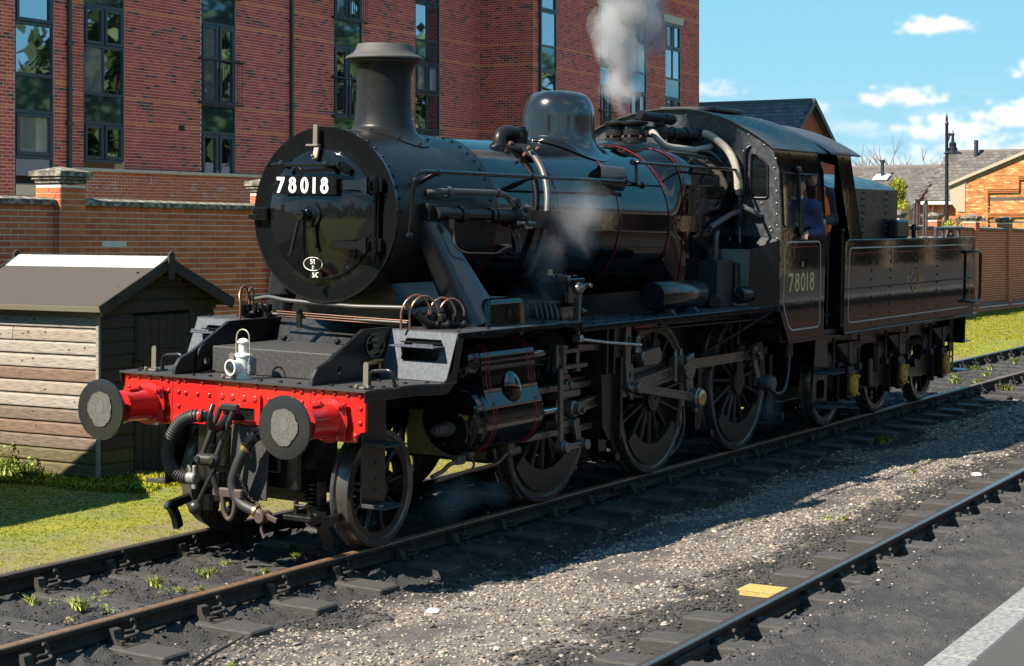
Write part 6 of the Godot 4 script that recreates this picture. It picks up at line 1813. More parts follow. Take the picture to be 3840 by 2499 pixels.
	var vx := mb()
	for y in [1.385, 1.245]: vx.box(Vector3(3.24, y, 1.10), Vector3(0.44, 0.04, 0.09), 0.005)
	for x in [3.10, 3.34]: vx.cyl(Vector3(x, 1.19, 1.10), Vector3(x, 1.44, 1.10), 0.022, -1, 10).hexn(Vector3(x, 1.405, 1.10), Vector3.UP, 0.036, 0.035).hexn(Vector3(x, 1.225, 1.10), Vector3.DOWN, 0.036, 0.035)
	vx.box(Vector3(3.06, 1.32, 1.06), Vector3(0.12, 0.26, 0.06), 0.01)
	part("valve_crosshead", vx, G, L)
	# fly crank on the rear wheel for the speed recorder, with its cable
	part("recorder_crank", mb().extr([Vector2(7.36, 0.73), Vector2(7.46, 0.73), Vector2(7.47, 0.86), Vector2(7.40, 0.98), Vector2(7.40, 1.16), Vector2(7.30, 1.16), Vector2(7.30, 0.95), Vector2(7.37, 0.84)], 1.05, 1.08).mesh_at(Transform3D(Basis(), Vector3(0.17, 0, -0.02))).hexn(Vector3(7.52, 1.09, 1.06), Vector3.BACK, 0.03, 0.05).hexn(Vector3(7.56, 1.04, 1.06), Vector3.BACK, 0.03, 0.05), G, L)
	part("speed_recorder", mb().lathe([Vector2(0, 0), Vector2(0.055, 0), Vector2(0.06, 0.03), Vector2(0.085, 0.05), Vector2(0.085, 0.1), Vector2(0.09, 0.11), Vector2(0.09, 0.15), Vector2(0.078, 0.18), Vector2(0, 0.185)], Vector3(7.60, 0.762, 1.06), Vector3(0, 0, 1), 24), mat("recorder_grey", Color(0.09, 0.092, 0.095), 0.45, 0.3), L)
	part("recorder_cable", mb().tube(curve([Vector3(7.66, 0.70, 1.18), Vector3(7.85, 0.63, 1.18), Vector3(8.05, 0.66, 1.18), Vector3(8.2, 0.82, 1.16), Vector3(8.28, 1.02, 1.14)], 6), 0.02, 8).cyl(Vector3(8.30, 1.0, 1.12), Vector3(8.30, 1.2, 1.12), 0.05, -1, 12, 0.01), mat("cable_grey", Color(0.045, 0.045, 0.048), 0.5), L)
	# brakes, rigging, drain pipes
	for x in [4.43, 6.60, 8.55]:
		for sd in [-1.0, 1.0]:
			part("brake_hanger", mb().extr([Vector2(x - 0.06, 1.0), Vector2(x + 0.04, 1.0), Vector2(x + 0.03, 0.75), Vector2(x + 0.06, 0.45), Vector2(x, 0.25), Vector2(x - 0.10, 0.28), Vector2(x - 0.12, 0.45), Vector2(x - 0.06, 0.75)], 0.74 * sd, 0.82 * sd).cyl(Vector3(x - 0.02, 0.30, 0.70 * sd), Vector3(x - 0.02, 0.30, 0.98 * sd), 0.045, -1, 14, 0.006).cyl(Vector3(x - 0.03, 0.66, 0.8 * sd), Vector3(x - 0.03, 0.66, 0.86 * sd), 0.03, -1, 10), FRAME, L)
	part("brake_rigging", mb().tube([Vector3(4.3, 0.24, 0.62), Vector3(6.5, 0.24, 0.62), Vector3(8.6, 0.28, 0.5)], 0.022, 8).box(Vector3(4.43, 0.30, 0), Vector3(0.07, 0.07, 1.8)).box(Vector3(6.6, 0.30, 0), Vector3(0.07, 0.07, 1.8)), FRAME, L)
	part("sand_pipe", mb().tube(curve([Vector3(6.1, 0.62, 0.86), Vector3(6.12, 0.40, 0.86), Vector3(6.08, 0.22, 0.82), Vector3(5.95, 0.12, 0.78)], 5), 0.018, 8).tube(curve([Vector3(2.55, 0.6, 0.86), Vector3(2.6, 0.4, 0.86), Vector3(2.75, 0.2, 0.82), Vector3(2.95, 0.08, 0.78)], 5), 0.02, 8), mats["rusty_valve"], L)
	part("drain_pipe", mb().tube(curve([Vector3(1.06, 0.525, 1.06), Vector3(1.2, 0.555, 1.07), Vector3(1.30, 0.60, 1.08), Vector3(1.48, 0.61, 1.08), Vector3(1.6, 0.64, 1.0)], 5), 0.018, 8).tube(curve([Vector3(1.06, 0.495, 1.1), Vector3(1.5, 0.515, 1.1), Vector3(1.95, 0.525, 1.1), Vector3(2.12, 0.585, 1.1), Vector3(2.33, 0.60, 1.08)], 5), 0.018, 8).tube(curve([Vector3(1.55, 0.64, 1.1), Vector3(1.62, 0.57, 1.1), Vector3(1.60, 0.53, 1.1)], 4), 0.01, 6), mat("dull_copper", Color(0.16, 0.085, 0.055), 0.4, 0.7), L)
	part("drain_cock", mb().cyl(Vector3(2.15, 0.59, 1.09), Vector3(2.35, 0.60, 1.08), 0.042, -1, 12, 0.008).box(Vector3(2.2, 0.64, 1.08), Vector3(0.10, 0.08, 0.08), 0.01).box(Vector3(1.42, 0.62, 1.08), Vector3(0.12, 0.07, 0.07), 0.01).box(Vector3(1.55, 0.65, 1.08), Vector3(0.08, 0.05, 0.1), 0.01), mats["rusty_valve"], L)

# cab side surface: upright to the waist, leaning in above it
func cab_z(y: float) -> float:
	if y < 2.42: return 1.33
	if y < 3.08: return lerpf(1.33, 1.292, (y - 2.42) / 0.66)
	return lerpf(1.292, 1.20, clampf((y - 3.08) / 0.26, 0, 1))

func lean(b: MB) -> MB:   # bends an upright sheet to the cab side
	for i in b.v.size(): b.v[i].z += cab_z(b.v[i].y)
	return b

func roof_arc(z: float, crown: float, rad: float) -> float:
	return crown - (rad - sqrt(rad * rad - z * z))

func lined_panel(pts: Array, w: float, z0: float, m: Material, parent: Node, r := 0.06, called := "lining") -> void:   # a closed painted line with rounded corners
	var loop := []
	var n := pts.size()
	for i in n:
		var p: Vector2 = pts[i]
		var a: Vector2 = p + (pts[(i + n - 1) % n] - p).limit_length(r)
		var c: Vector2 = p + (pts[(i + 1) % n] - p).limit_length(r)
		for k in 7:
			var t := k / 6.0
			loop.append(a.lerp(p, t).lerp(p.lerp(c, t), t))
	var b := mb()
	var F := Vector3(0, 0, 1)
	var m_ := loop.size()
	for i in m_:
		var a: Vector2 = loop[i]
		var c: Vector2 = loop[(i + 1) % m_]
		var na := (loop[(i + 1) % m_] - loop[(i + m_ - 1) % m_] as Vector2).normalized().orthogonal() * w * 0.5
		var nc := (loop[(i + 2) % m_] - loop[i] as Vector2).normalized().orthogonal() * w * 0.5
		b.f4(Vector3(a.x + na.x, a.y + na.y, z0), Vector3(c.x + nc.x, c.y + nc.y, z0), Vector3(c.x - nc.x, c.y - nc.y, z0), Vector3(a.x - na.x, a.y - na.y, z0), F, F, F, F)
	part(called, b, m, parent)

func engine_cab(L: Node3D) -> void:
	var cab := mb()
	var win := [rrect2(7.57, 2.47, 7.985, 3.05, 0.04), rrect2(8.035, 2.47, 8.66, 3.05, 0.04)]
	var side := [Vector2(7.5, 1.566), Vector2(7.79, 1.187), Vector2(8.84, 1.187), Vector2(8.84, 2.42), Vector2(8.84, 3.08), Vector2(8.84, 3.21), Vector2(8.80, 3.30), Vector2(8.6, 3.34), Vector2(7.5, 3.34), Vector2(7.5, 3.08), Vector2(7.5, 2.42)]
	for sd in [-1.0, 1.0]:
		var s := lean(mb().extr(side, -0.012, 0.0, win))
		if sd < 0: s.mesh_at(Transform3D(Basis.from_scale(Vector3(1, 1, -1)), Vector3.ZERO))
		var cs := part("cab_side", s, GLOSS, L)
		if sd > 0:
			var fr := mb()
			for w in [[7.57, 7.985], [8.035, 8.66]]:
				var o := []
				for q in rrect2(w[0], 2.47, w[1], 3.05, 0.04): o.append(Vector3(q.x, q.y, cab_z(q.y) + 0.002))
				o.append(o[0])
				fr.tube(o, 0.011, 6, false)
			part("window_frame", fr, SATIN, cs)
			var gl := mat("cab_glass", Color(0.05, 0.06, 0.055, 0.05), 0.03, 0.0, {"spec": 0.8})
			gl.transparency = BaseMaterial3D.TRANSPARENCY_ALPHA
			part("window_pane", lean(mb().extr(rrect2(7.575, 2.475, 7.98, 3.045, 0.03), -0.02, -0.014)), gl, cs)
			# sliding shield with its post between the two lights
			part("wind_shield", lean(mb().box(Vector3(8.01, 2.76, 0.03), Vector3(0.035, 0.72, 0.03), 0.006).box(Vector3(8.01, 3.1, 0.02), Vector3(0.14, 0.06, 0.05), 0.01).box(Vector3(8.01, 2.42, 0.02), Vector3(0.10, 0.06, 0.04), 0.01)), FRAME, cs)
			part("shield_glass", mb().box(Vector3(8.03, 2.75, 1.37), Vector3(0.008, 0.52, 0.16)), gl, cs)
			lined_panel([Vector2(7.60, 2.30), Vector2(8.685, 2.30), Vector2(8.70, 1.335), Vector2(7.80, 1.335), Vector2(7.60, 1.60)], 0.017, 1.333, mat("grey_line", Color(0.42, 0.42, 0.38), 0.4), cs, 0.10)
			lined_panel([Vector2(7.66, 2.245), Vector2(8.63, 2.245), Vector2(8.642, 1.39), Vector2(7.83, 1.39), Vector2(7.66, 1.62)], 0.006, 1.333, REDLINE, cs, 0.06)
			var xs := [7.80, 7.985, 8.155, 8.285, 8.43]
			for k in 5: digit("78018"[k], 0.205, CREAM, L, Transform3D(Basis(), Vector3(xs[k], 1.855, 1.331)), cs, 1.05, 0.15)
			digit("2", 0.055, CREAM, L, Transform3D(Basis(), Vector3(8.142, 2.055, 1.331)), cs, 1.0, 0.16)
			var rv := mb()
			for k in 30: rv.rivet(Vector3(7.53, 1.62 + k * 0.06, cab_z(1.62 + k * 0.06)), Vector3.BACK, 0.008, 6)
			for k in 36: rv.rivet(Vector3(8.80, 1.22 + k * 0.058, cab_z(1.22 + k * 0.058)), Vector3.BACK, 0.008, 6)
			for k in 14: rv.rivet(Vector3(7.86 + k * 0.07, 1.225, 1.33), Vector3.BACK, 0.009, 6)
			for k in 18: rv.rivet(Vector3(7.56 + k * 0.068, 2.43, 1.33), Vector3.BACK, 0.007, 6)
			for k in 7: rv.rivet(Vector3(8.45 + k * 0.045, 1.52 + (k % 2) * 0.05, 1.33), Vector3.BACK, 0.008, 6)
			for k in 7: rv.rivet(Vector3(7.55 + k * 0.05, 1.485, 1.33), Vector3.BACK, 0.008, 6)
			stuff(part("rivets", rv, GLOSS, cs))
	# front plate with its arched top and two lookouts; it faces -x
	var fr_out := []
	for i in 33:
		var z := lerpf(-1.20, 1.20, i / 32.0)
		fr_out.append(Vector2(z, roof_arc(z, 3.735, 2.02)))
	fr_out += [Vector2(1.292, 3.08), Vector2(1.33, 2.42), Vector2(1.33, 1.55), Vector2(0.5, 1.55), Vector2(-0.5, 1.55), Vector2(-1.33, 1.55), Vector2(-1.33, 2.42), Vector2(-1.292, 3.08)]
	var lo := [Vector2(0.965, 2.80), Vector2(0.985, 2.775), Vector2(1.15, 2.775), Vector2(1.17, 2.80), Vector2(1.165, 3.12), Vector2(1.14, 3.155), Vector2(1.02, 3.25), Vector2(0.99, 3.255), Vector2(0.965, 3.225)]
	var lo2 := lo.map(func(p): return Vector2(-p.x, p.y))
	var cf := part("cab_front", mb().extr(fr_out, 7.488, 7.50, [lo, lo2]).mesh_at(XF_ZY), mat("cab_front_black", Color(0.03, 0.032, 0.035), 0.42, 0.0, {"tex": ramp_tex(0.025, 256, [[0.1, Color(0.022, 0.023, 0.025)], [0.55, Color(0.035, 0.037, 0.041)], [0.9, Color(0.065, 0.067, 0.07)]], 4, 14), "tri": 1.6}), L)
	var wf := mb()
	for l in [lo, lo2]:
		var o: Array = l.map(func(p): return Vector3(7.484, p.y, p.x))
		o.append(o[0])
		wf.tube(o, 0.014, 6, false)
	part("window_frame", wf, SATIN, cf)
	part("window_pane", mb().extr(lo, 7.493, 7.497).mesh_at(XF_ZY), mats["cab_glass"], cf)
	var rb := mb().rivet(Vector3.ZERO, Vector3.LEFT, 0.0135, 8).mesh(mat("bare_rivet", Color(0.16, 0.165, 0.17), 0.35, 0.5))
	for k in 13:
		var z := lerpf(-1.12, 1.12, k / 12.0)
		inst("rivet", rb, cf, Transform3D(Basis(), Vector3(7.488, roof_arc(z, 3.735, 2.02) - 0.05, z)))
	for q in [[1.255, 3.2], [1.24, 3.1], [1.26, 2.98], [1.27, 2.85], [1.275, 2.72], [1.28, 2.6], [1.285, 2.48], [1.29, 2.34], [0.88, 3.28], [0.9, 3.1], [0.9, 2.95], [0.9, 2.8], [0.93, 2.70], [1.1, 2.72], [0.06, 3.62], [0.06, 3.5], [0.0, 3.62], [0.0, 3.5], [1.2, 2.46], [1.22, 2.42]]:
		inst("rivet", rb, cf, Transform3D(Basis(), Vector3(7.488, q[1], q[0])))
	# lower front corner, splayed back to the running plate
	for sd in [-1.0, 1.0]:
		var p := mb()
		var a := Vector3(7.488, 1.60, 1.325 * sd); var b := Vector3(7.488, 2.33, 1.325 * sd)
		var c := Vector3(7.20, 1.60, 1.08 * sd); var d := Vector3(7.24, 2.22, 1.08 * sd)
		var e := Vector3(7.05, 1.60, 0.72 * sd); var f := Vector3(7.10, 2.22, 0.72 * sd)
		p.quad(a, c, d, b); p.quad(c, e, f, d)
		p.quad(b, d, f, Vector3(7.488, 2.38, 0.72 * sd))
		part("splayed_plate", p, GLOSS, L)
	# roof
	var roof := mb()
	var ra := []; var rr := []
	for i in 25:
		var z := lerpf(-1.255, 1.255, i / 24.0)
		ra.append(Vector3(7.44, roof_arc(z, 3.755, 2.0), z)); rr.append(Vector3(9.035, roof_arc(z, 3.755, 2.0), z))
	var ra2 := ra.map(func(p): return p - Vector3(0, 0.014, 0))
	var rr2 := rr.map(func(p): return p - Vector3(0, 0.014, 0))
	roof.skin([rr, ra]); roof.skin([ra, ra2]); roof.skin([ra2, rr2]); roof.skin([rr2, rr])
	roof.quad(ra[24], ra2[24], rr2[24], rr[24])
	roof.quad(rr[0], rr2[0], ra2[0], ra[0])
	var rf := part("cab_roof", roof, mat("roof_black", Color(0.04, 0.038, 0.037), 0.5, 0.0, {"tex": ramp_tex(0.03, 256, [[0.1, Color(0.028, 0.027, 0.026)], [0.6, Color(0.042, 0.04, 0.038)], [1.0, Color(0.06, 0.055, 0.05)]], 5, 17), "tri": 1.4}), L)
	var rrv := mb()
	for x in [7.9, 8.4]:
		for k in 12:
			var z := lerpf(0.2, 1.15, k / 11.0)
			rrv.rivet(Vector3(x, roof_arc(z, 3.755, 2.0), z), Vector3(0, 1, z / 2.0), 0.009, 6)
	stuff(part("rivets", rrv, mats["roof_black"], rf))
	part("roof_vent", mb().box(Vector3(8.3, 3.77, 0), Vector3(0.8, 0.05, 0.7), 0.012), mats["roof_black"], rf)
	# inside: floor, backhead, seat, far inside
	var dark := mat("cab_inside", Color(0.02, 0.021, 0.02), 0.6)
	var grn := mat("cab_lining", Color(0.14, 0.15, 0.10), 0.6)
	part("cab_floor", mb().box(Vector3(8.45, 1.43, 0), Vector3(1.9, 0.04, 2.4)), dark, L)
	part("backhead", mb().box(Vector3(7.62, 2.2, 0), Vector3(0.2, 1.5, 1.3), 0.05).cyl(Vector3(7.75, 2.6, 0.2), Vector3(7.85, 2.6, 0.2), 0.05).cyl(Vector3(7.72, 2.9, 0.5), Vector3(7.75, 2.9, 0.5), 0.10, -1, 16).cyl(Vector3(7.72, 2.9, 0.75), Vector3(7.75, 2.9, 0.75), 0.07, -1, 16), dark, L)
	part("cab_lining", mb().box(Vector3(7.53, 2.75, 0.0), Vector3(0.02, 0.7, 1.7)), grn, L)
	part("seat", mb().box(Vector3(8.45, 1.95, 1.05), Vector3(0.36, 0.06, 0.34), 0.015).box(Vector3(8.45, 1.68, 1.05), Vector3(0.3, 0.5, 0.28), 0.01), dark, L)
	part("cab_under", mb().box(Vector3(8.3, 1.30, 0), Vector3(1.1, 0.22, 2.5), 0.01), FRAME, L)
	part("cab_handrail", mb().tube([Vector3(8.95, 1.33, 1.32), Vector3(8.95, 2.40, 1.32)], 0.014, 8), FRAME, L)

func engine_fittings(L: Node3D) -> void:
	# --- handrails
	var hr := mb().tube(bent([Vector3(1.13, 2.41, 0.76), Vector3(1.12, 2.70, 0.80), Vector3(1.13, 2.905, 0.80), Vector3(1.45, 2.91, 0.80), Vector3(4.86, 2.895, 0.86)], 0.13, 6), 0.0175, 10).ball(Vector3(1.13, 2.40, 0.76), 0.034, 14)
	var rail := part("handrail", hr, GLOSS, L)
	for q in [[1.47, 0.80], [2.95, 0.83], [4.70, 0.855]]:
		var r := bar_r(q[0])
		var c := bar_y(q[0])
		var o := Vector3(q[0], 2.905, q[1])
		var d := (o - Vector3(q[0], c, 0)).normalized()
		part("knob", mb().ball(o, 0.034, 14).cyl(o, Vector3(q[0], c, 0) + d * r, 0.017, 0.026, 12), GLOSS, rail)
	var hr2 := part("handrail", mb().tube([Vector3(4.90, 3.085, 0.84), Vector3(6.95, 3.078, 0.84), Vector3(7.45, 3.07, 0.86)], 0.0165, 10).hexn(Vector3(4.90, 3.085, 0.84), Vector3.LEFT, 0.03, 0.04), GLOSS, L)
	part("rail_link", mb().bar(Vector3(4.91, 3.09, 0.86), Vector3(4.93, 2.86, 0.86), 0.02, 0.03, Vector3.BACK, 0.004).cyl(Vector3(4.93, 2.875, 0.82), Vector3(5.12, 2.865, 0.84), 0.022, -1, 10).hexn(Vector3(5.08, 2.866, 0.84), Vector3.RIGHT, 0.035, 0.05).cyl(Vector3(4.92, 3.085, 0.80), Vector3(4.92, 3.085, 0.89), 0.022, -1, 10), FRAME, hr2)
	part("handrail", mb().tube([Vector3(1.5, 2.905, -0.80), Vector3(4.86, 2.895, -0.86)], 0.0175, 8), GLOSS, L)
	# round sleeve by the dome
	part("blower_sleeve", mb().lathe([Vector2(0.115, -0.26), Vector2(0.118, -0.01), Vector2(0.11, 0.0), Vector2(0.0, -0.01)], Vector3(4.78, 2.92, 0.80), Vector3(0.55, -0.05, 0.6), 28), mat("bright_black", Color(0.05, 0.052, 0.055), 0.18, 0.5), L)
	# --- top feed: clack box, elbow and delivery pipe
	var tf := part("top_feed", mb().lathe([Vector2(0.17, 0.0), Vector2(0.17, 0.02), Vector2(0.12, 0.04), Vector2(0.10, 0.05)], Vector3(3.52, 3.19, 0.28), Vector3(0, 1, 0.4), 20).tube(curve([Vector3(3.36, 3.17, 0.25), Vector3(3.38, 3.27, 0.24), Vector3(3.48, 3.32, 0.25), Vector3(3.62, 3.29, 0.28), Vector3(3.66, 3.20, 0.32)], 5), 0.062, 12).cyl(Vector3(3.64, 3.16, 0.3), Vector3(3.64, 3.33, 0.3), 0.07, 0.075, 16).cyl(Vector3(3.64, 3.33, 0.3), Vector3(3.64, 3.355, 0.3), 0.062, -1, 16, 0.006).hexn(Vector3(3.64, 3.355, 0.3), Vector3.UP, 0.05, 0.02), SATIN, L)
	part("flange", mb().box(Vector3(3.52, 3.13, 0.46), Vector3(0.19, 0.035, 0.14), 0.012, Basis(Vector3.RIGHT, 0.75)).box(Vector3(3.52, 3.16, 0.43), Vector3(0.19, 0.03, 0.14), 0.012, Basis(Vector3.RIGHT, 0.75)), SATIN, tf)
	var fb := mb()
	for q in [[3.44, 3.16, 0.50], [3.60, 3.16, 0.50], [3.42, 3.10, 0.47], [3.40, 3.2, 0.33], [3.34, 3.22, 0.22], [3.62, 3.1, 0.46]]: fb.hexn(Vector3(q[0], q[1], q[2]), Vector3(0, 0.6, 0.7), 0.022, 0.035)
	part("flange_nut", fb, mat("rust_brown", Color(0.10, 0.042, 0.028), 0.7, 0.2), tf)
	var dp := []
	for i in 16:
		var th := lerpf(0.68, 2.35, i / 15.0)
		dp.append(sect(th, 3.50 - 0.22 * smoothstep(0.0, 0.7, i / 15.0) + 0.06 * smoothstep(0.8, 1.0, i / 15.0), bar_y(3.4), bar_r(3.4) + 0.06))
	part("delivery_pipe", mb().tube(dp, 0.032, 10), mat("grey_pipe", Color(0.075, 0.073, 0.072), 0.45, 0.2), tf)
	# --- safety valves on the firebox, with the manifold in front of the cab
	var sv := part("safety_valve_seat", mb().lathe([Vector2(0.42, 0), Vector2(0.40, 0.035), Vector2(0.33, 0.07), Vector2(0.30, 0.08), Vector2(0, 0.08)], Vector3(6.36, 3.255, 0.0), Vector3.UP, 32), GLOSS, L)
	for q in [[6.33, 0.13], [6.45, -0.14]]:
		part("safety_valve", mb().lathe([Vector2(0.13, 3.32), Vector2(0.13, 3.38), Vector2(0.10, 3.385), Vector2(0.10, 3.40), Vector2(0.12, 3.405), Vector2(0.12, 3.46), Vector2(0.09, 3.465), Vector2(0.085, 3.50), Vector2(0.125, 3.51), Vector2(0.14, 3.53), Vector2(0.14, 3.55), Vector2(0.05, 3.565), Vector2(0.05, 3.58), Vector2(0, 3.58)], Vector3(q[0], 0, q[1]), Vector3.UP, 22), SATIN, sv)
		var b := mb()
		for k in 6: b.hexn(Vector3(q[0] + cos(TAU * k / 6) * 0.115, 3.38, q[1] + sin(TAU * k / 6) * 0.115), Vector3.UP, 0.018, 0.025)
		part("valve_nut", b, mats["rust_brown"], sv)
	var mf := mb()
	mf.cyl(Vector3(6.52, 3.62, 0.10), Vector3(6.98, 3.60, 0.28), 0.05, -1, 14, 0.012)
	mf.cyl(Vector3(6.50, 3.625, 0.09), Vector3(6.58, 3.62, 0.12), 0.062, -1, 14, 0.012).cyl(Vector3(6.84, 3.605, 0.225), Vector3(6.95, 3.60, 0.27), 0.062, -1, 14, 0.012)
	mf.cyl(Vector3(6.78, 3.44, 0.2), Vector3(6.78, 3.6, 0.2), 0.045, -1, 12).hexn(Vector3(6.78, 3.53, 0.2), Vector3.UP, 0.065, 0.05)
	mf.cyl(Vector3(6.60, 3.46, 0.12), Vector3(7.30, 3.45, 0.40), 0.062, -1, 14, 0.012).ball(Vector3(6.80, 3.455, 0.2), 0.10, 14)
	for k in 4: mf.hexn(Vector3(6.95 + k * 0.09, 3.45, 0.26 + k * 0.035), Vector3(1, 0, 0.4), 0.08 - 0.012 * (k % 2), 0.05)
	mf.box(Vector3(7.32, 3.45, 0.41), Vector3(0.08, 0.13, 0.11), 0.012).box(Vector3(7.2, 3.36, 0.25), Vector3(0.5, 0.14, 0.10), 0.02)
	part("steam_manifold", mf, SATIN, L)
	part("lagged_pipe", mb().tube(curve([Vector3(7.33, 3.47, 0.42), Vector3(7.36, 3.45, 0.52), Vector3(7.37, 3.36, 0.66), Vector3(7.37, 3.25, 0.77), Vector3(7.37, 3.08, 0.85), Vector3(7.38, 2.85, 0.87)], 7), 0.042, 12), LAG, L)
	part("lagged_pipe", mb().tube(curve([Vector3(6.66, 3.45, 0.13), Vector3(6.60, 3.44, 0.22), Vector3(6.58, 3.36, 0.30), Vector3(6.66, 3.30, 0.36), Vector3(6.90, 3.285, 0.42), Vector3(7.1, 3.28, 0.46)], 7), 0.038, 12).tube([Vector3(7.1, 3.28, 0.46), Vector3(7.34, 3.31, 0.50), Vector3(7.42, 3.33, 0.52)], 0.034, 10), LAG, L)
	part("copper_pipe", mb().tube(curve([Vector3(7.1, 3.28, 0.46), Vector3(7.3, 3.265, 0.54), Vector3(7.38, 3.18, 0.64), Vector3(7.37, 3.0, 0.72), Vector3(7.37, 2.6, 0.77), Vector3(7.36, 2.35, 0.78), Vector3(7.2, 2.1, 0.86)], 7), 0.021, 8), mats["grey_pipe"], L)
	# clack valve on the cab front with pipes
	part("injector_valve", mb().cyl(Vector3(7.38, 2.56, 0.88), Vector3(7.38, 2.87, 0.88), 0.05, 0.04, 14).hexn(Vector3(7.38, 2.80, 0.88), Vector3.UP, 0.065, 0.06).box(Vector3(7.38, 2.62, 0.88), Vector3(0.12, 0.16, 0.10), 0.02).cyl(Vector3(7.38, 2.60, 0.88), Vector3(7.38, 2.45, 0.88), 0.06, 0.035, 12).box(Vector3(7.42, 2.86, 0.80), Vector3(0.1, 0.16, 0.05), 0.01), SATIN, L)
	part("lagged_dark_pipe", mb().tube(curve([Vector3(7.37, 2.62, 0.90), Vector3(7.1, 2.60, 0.93), Vector3(6.7, 2.50, 0.93), Vector3(6.55, 2.45, 0.92)], 5), 0.03, 10).tube(curve([Vector3(7.38, 2.68, 0.92), Vector3(7.40, 2.64, 1.0), Vector3(7.45, 2.59, 1.08), Vector3(7.49, 2.585, 1.10)], 5), 0.03, 10).tube(curve([Vector3(6.72, 2.40, 0.93), Vector3(6.64, 2.36, 0.95), Vector3(6.63, 2.22, 0.95), Vector3(6.65, 2.1, 0.93)], 5), 0.028, 10).tube(curve([Vector3(7.36, 2.45, 0.90), Vector3(7.3, 2.2, 0.94), Vector3(7.28, 1.9, 0.96), Vector3(7.3, 1.62, 0.98)], 5), 0.016, 8), mats["grey_pipe"], L)
	part("whistle_pipe", mb().tube(bent([Vector3(7.465, 2.6, 0.905), Vector3(7.465, 3.30, 0.905), Vector3(7.49, 3.34, 0.96)], 0.05), 0.018, 8), FRAME, L)
	# --- ejector pipe and valves by the smokebox
	var ej := part("ejector", mb().cyl(Vector3(1.48, 2.575, 0.78), Vector3(1.85, 2.57, 0.82), 0.052, -1, 16).hexn(Vector3(1.78, 2.57, 0.81), Vector3(1, 0, 0.1), 0.07, 0.07).cyl(Vector3(1.85, 2.57, 0.82), Vector3(2.3, 2.565, 0.84), 0.042, -1, 14).hexn(Vector3(2.22, 2.565, 0.835), Vector3(1, 0, 0), 0.065, 0.06).cyl(Vector3(2.3, 2.565, 0.84), Vector3(2.72, 2.56, 0.86), 0.055, -1, 16).ball(Vector3(2.62, 2.56, 0.86), 0.085, 16).box(Vector3(1.47, 2.58, 0.72), Vector3(0.14, 0.15, 0.10), 0.015).cyl(Vector3(2.62, 2.45, 0.86), Vector3(2.62, 2.66, 0.86), 0.05, -1, 14, 0.01).hexn(Vector3(2.62, 2.66, 0.86), Vector3.UP, 0.045, 0.05).hexn(Vector3(2.72, 2.56, 0.86), Vector3.RIGHT, 0.06, 0.05), SATIN, L)
	for q in [Vector3(2.70, 2.64, 0.90), Vector3(2.76, 2.62, 0.88), Vector3(2.73, 2.50, 0.92), Vector3(2.66, 2.46, 0.93), Vector3(2.52, 2.5, 0.93), Vector3(2.60, 2.64, 0.93)]: part("valve_stud", mb().cyl(q, q + Vector3(0.05, 0.0, 0.05), 0.014, -1, 8).hexn(q, Vector3(1, 0, 1), 0.024, 0.03), mats["gear_steel"], ej)
	part("small_pipe", mb().tube(bent([Vector3(1.60, 2.50, 0.86), Vector3(1.60, 2.30, 0.90), Vector3(1.66, 2.26, 0.95), Vector3(2.1, 2.25, 1.0), Vector3(2.22, 2.30, 1.0), Vector3(2.3, 2.30, 1.0)], 0.05), 0.009, 6).hexn(Vector3(1.60, 2.53, 0.85), Vector3.DOWN, 0.028, 0.08), mats["dull_copper"], ej)
	part("lagged_dark_pipe", mb().tube(curve([Vector3(1.50, 2.745, 0.68), Vector3(1.62, 2.755, 0.76), Vector3(2.0, 2.755, 0.80), Vector3(2.38, 2.75, 0.82), Vector3(2.52, 2.72, 0.84), Vector3(2.58, 2.64, 0.86)], 6), 0.026, 10).hexn(Vector3(1.66, 2.755, 0.765), Vector3(1, 0, 0.1), 0.042, 0.06).hexn(Vector3(2.36, 2.75, 0.82), Vector3(1, 0, 0), 0.04, 0.05), mats["grey_pipe"], ej)
	part("exhaust_drop", mb().cyl(Vector3(2.62, 2.45, 0.86), Vector3(2.62, 2.25, 0.88), 0.035, -1, 12).box(Vector3(2.62, 2.36, 0.87), Vector3(0.07, 0.07, 0.07), 0.01), FRAME, ej)
	# --- steam pipe cover running down from the smokebox to the cylinders
	var sp := mb()
	var rows := []
	for i in 7:
		var t := i / 6.0
		var o := Vector3(lerpf(1.50, 1.86, t), lerpf(2.52, 1.68, t), lerpf(0.66, 0.96, t))
		var hw := lerpf(0.105, 0.235, t)
		var hd := lerpf(0.10, 0.14, t)
		var row := []
		for j in 28:
			var a := TAU * j / 28
			row.append(o + Vector3(1, 0.25, 0).normalized() * signf(cos(a)) * pow(absf(cos(a)), 0.5) * hw + Vector3(-0.1, 0.3, 1).normalized() * signf(sin(a)) * pow(absf(sin(a)), 0.5) * hd)
		rows.append(row)
	sp.skin(rows, true)
	for sd in [1.0, -1.0]:
		var q := mb()
		q.v = sp.v.duplicate(); q.n = sp.n.duplicate(); q.ix = sp.ix.duplicate()
		if sd < 0: q.mesh_at(Transform3D(Basis.from_scale(Vector3(1, 1, -1)), Vector3.ZERO))
		part("steam_pipe_cover", q, mat("steam_pipe_black", Color(0.022, 0.024, 0.028), 0.25), L)
	# --- boxes and cans on the running plate
	for sd in [1.0, -1.0]:
		var lid := mb()
		var rr := []
		for lv in [[0.0, 1.0], [0.17, 0.93], [0.205, 0.88], [0.222, 0.80], [0.226, 0.0]]:
			var row := []
			for p in rrect2(-0.32 * (1.0 if lv[1] > 0 else 0.0), -0.20 * (1.0 if lv[1] > 0 else 0.0), 0.32 * (1.0 if lv[1] > 0 else 0.0), 0.20 * (1.0 if lv[1] > 0 else 0.0), 0.05 if lv[1] > 0 else 0.0, 4):
				row.append(Vector3(2.10 + p.x * lv[1], 1.662 + lv[0], (0.92 + p.y * lv[1]) * sd))
			rr.append(row)
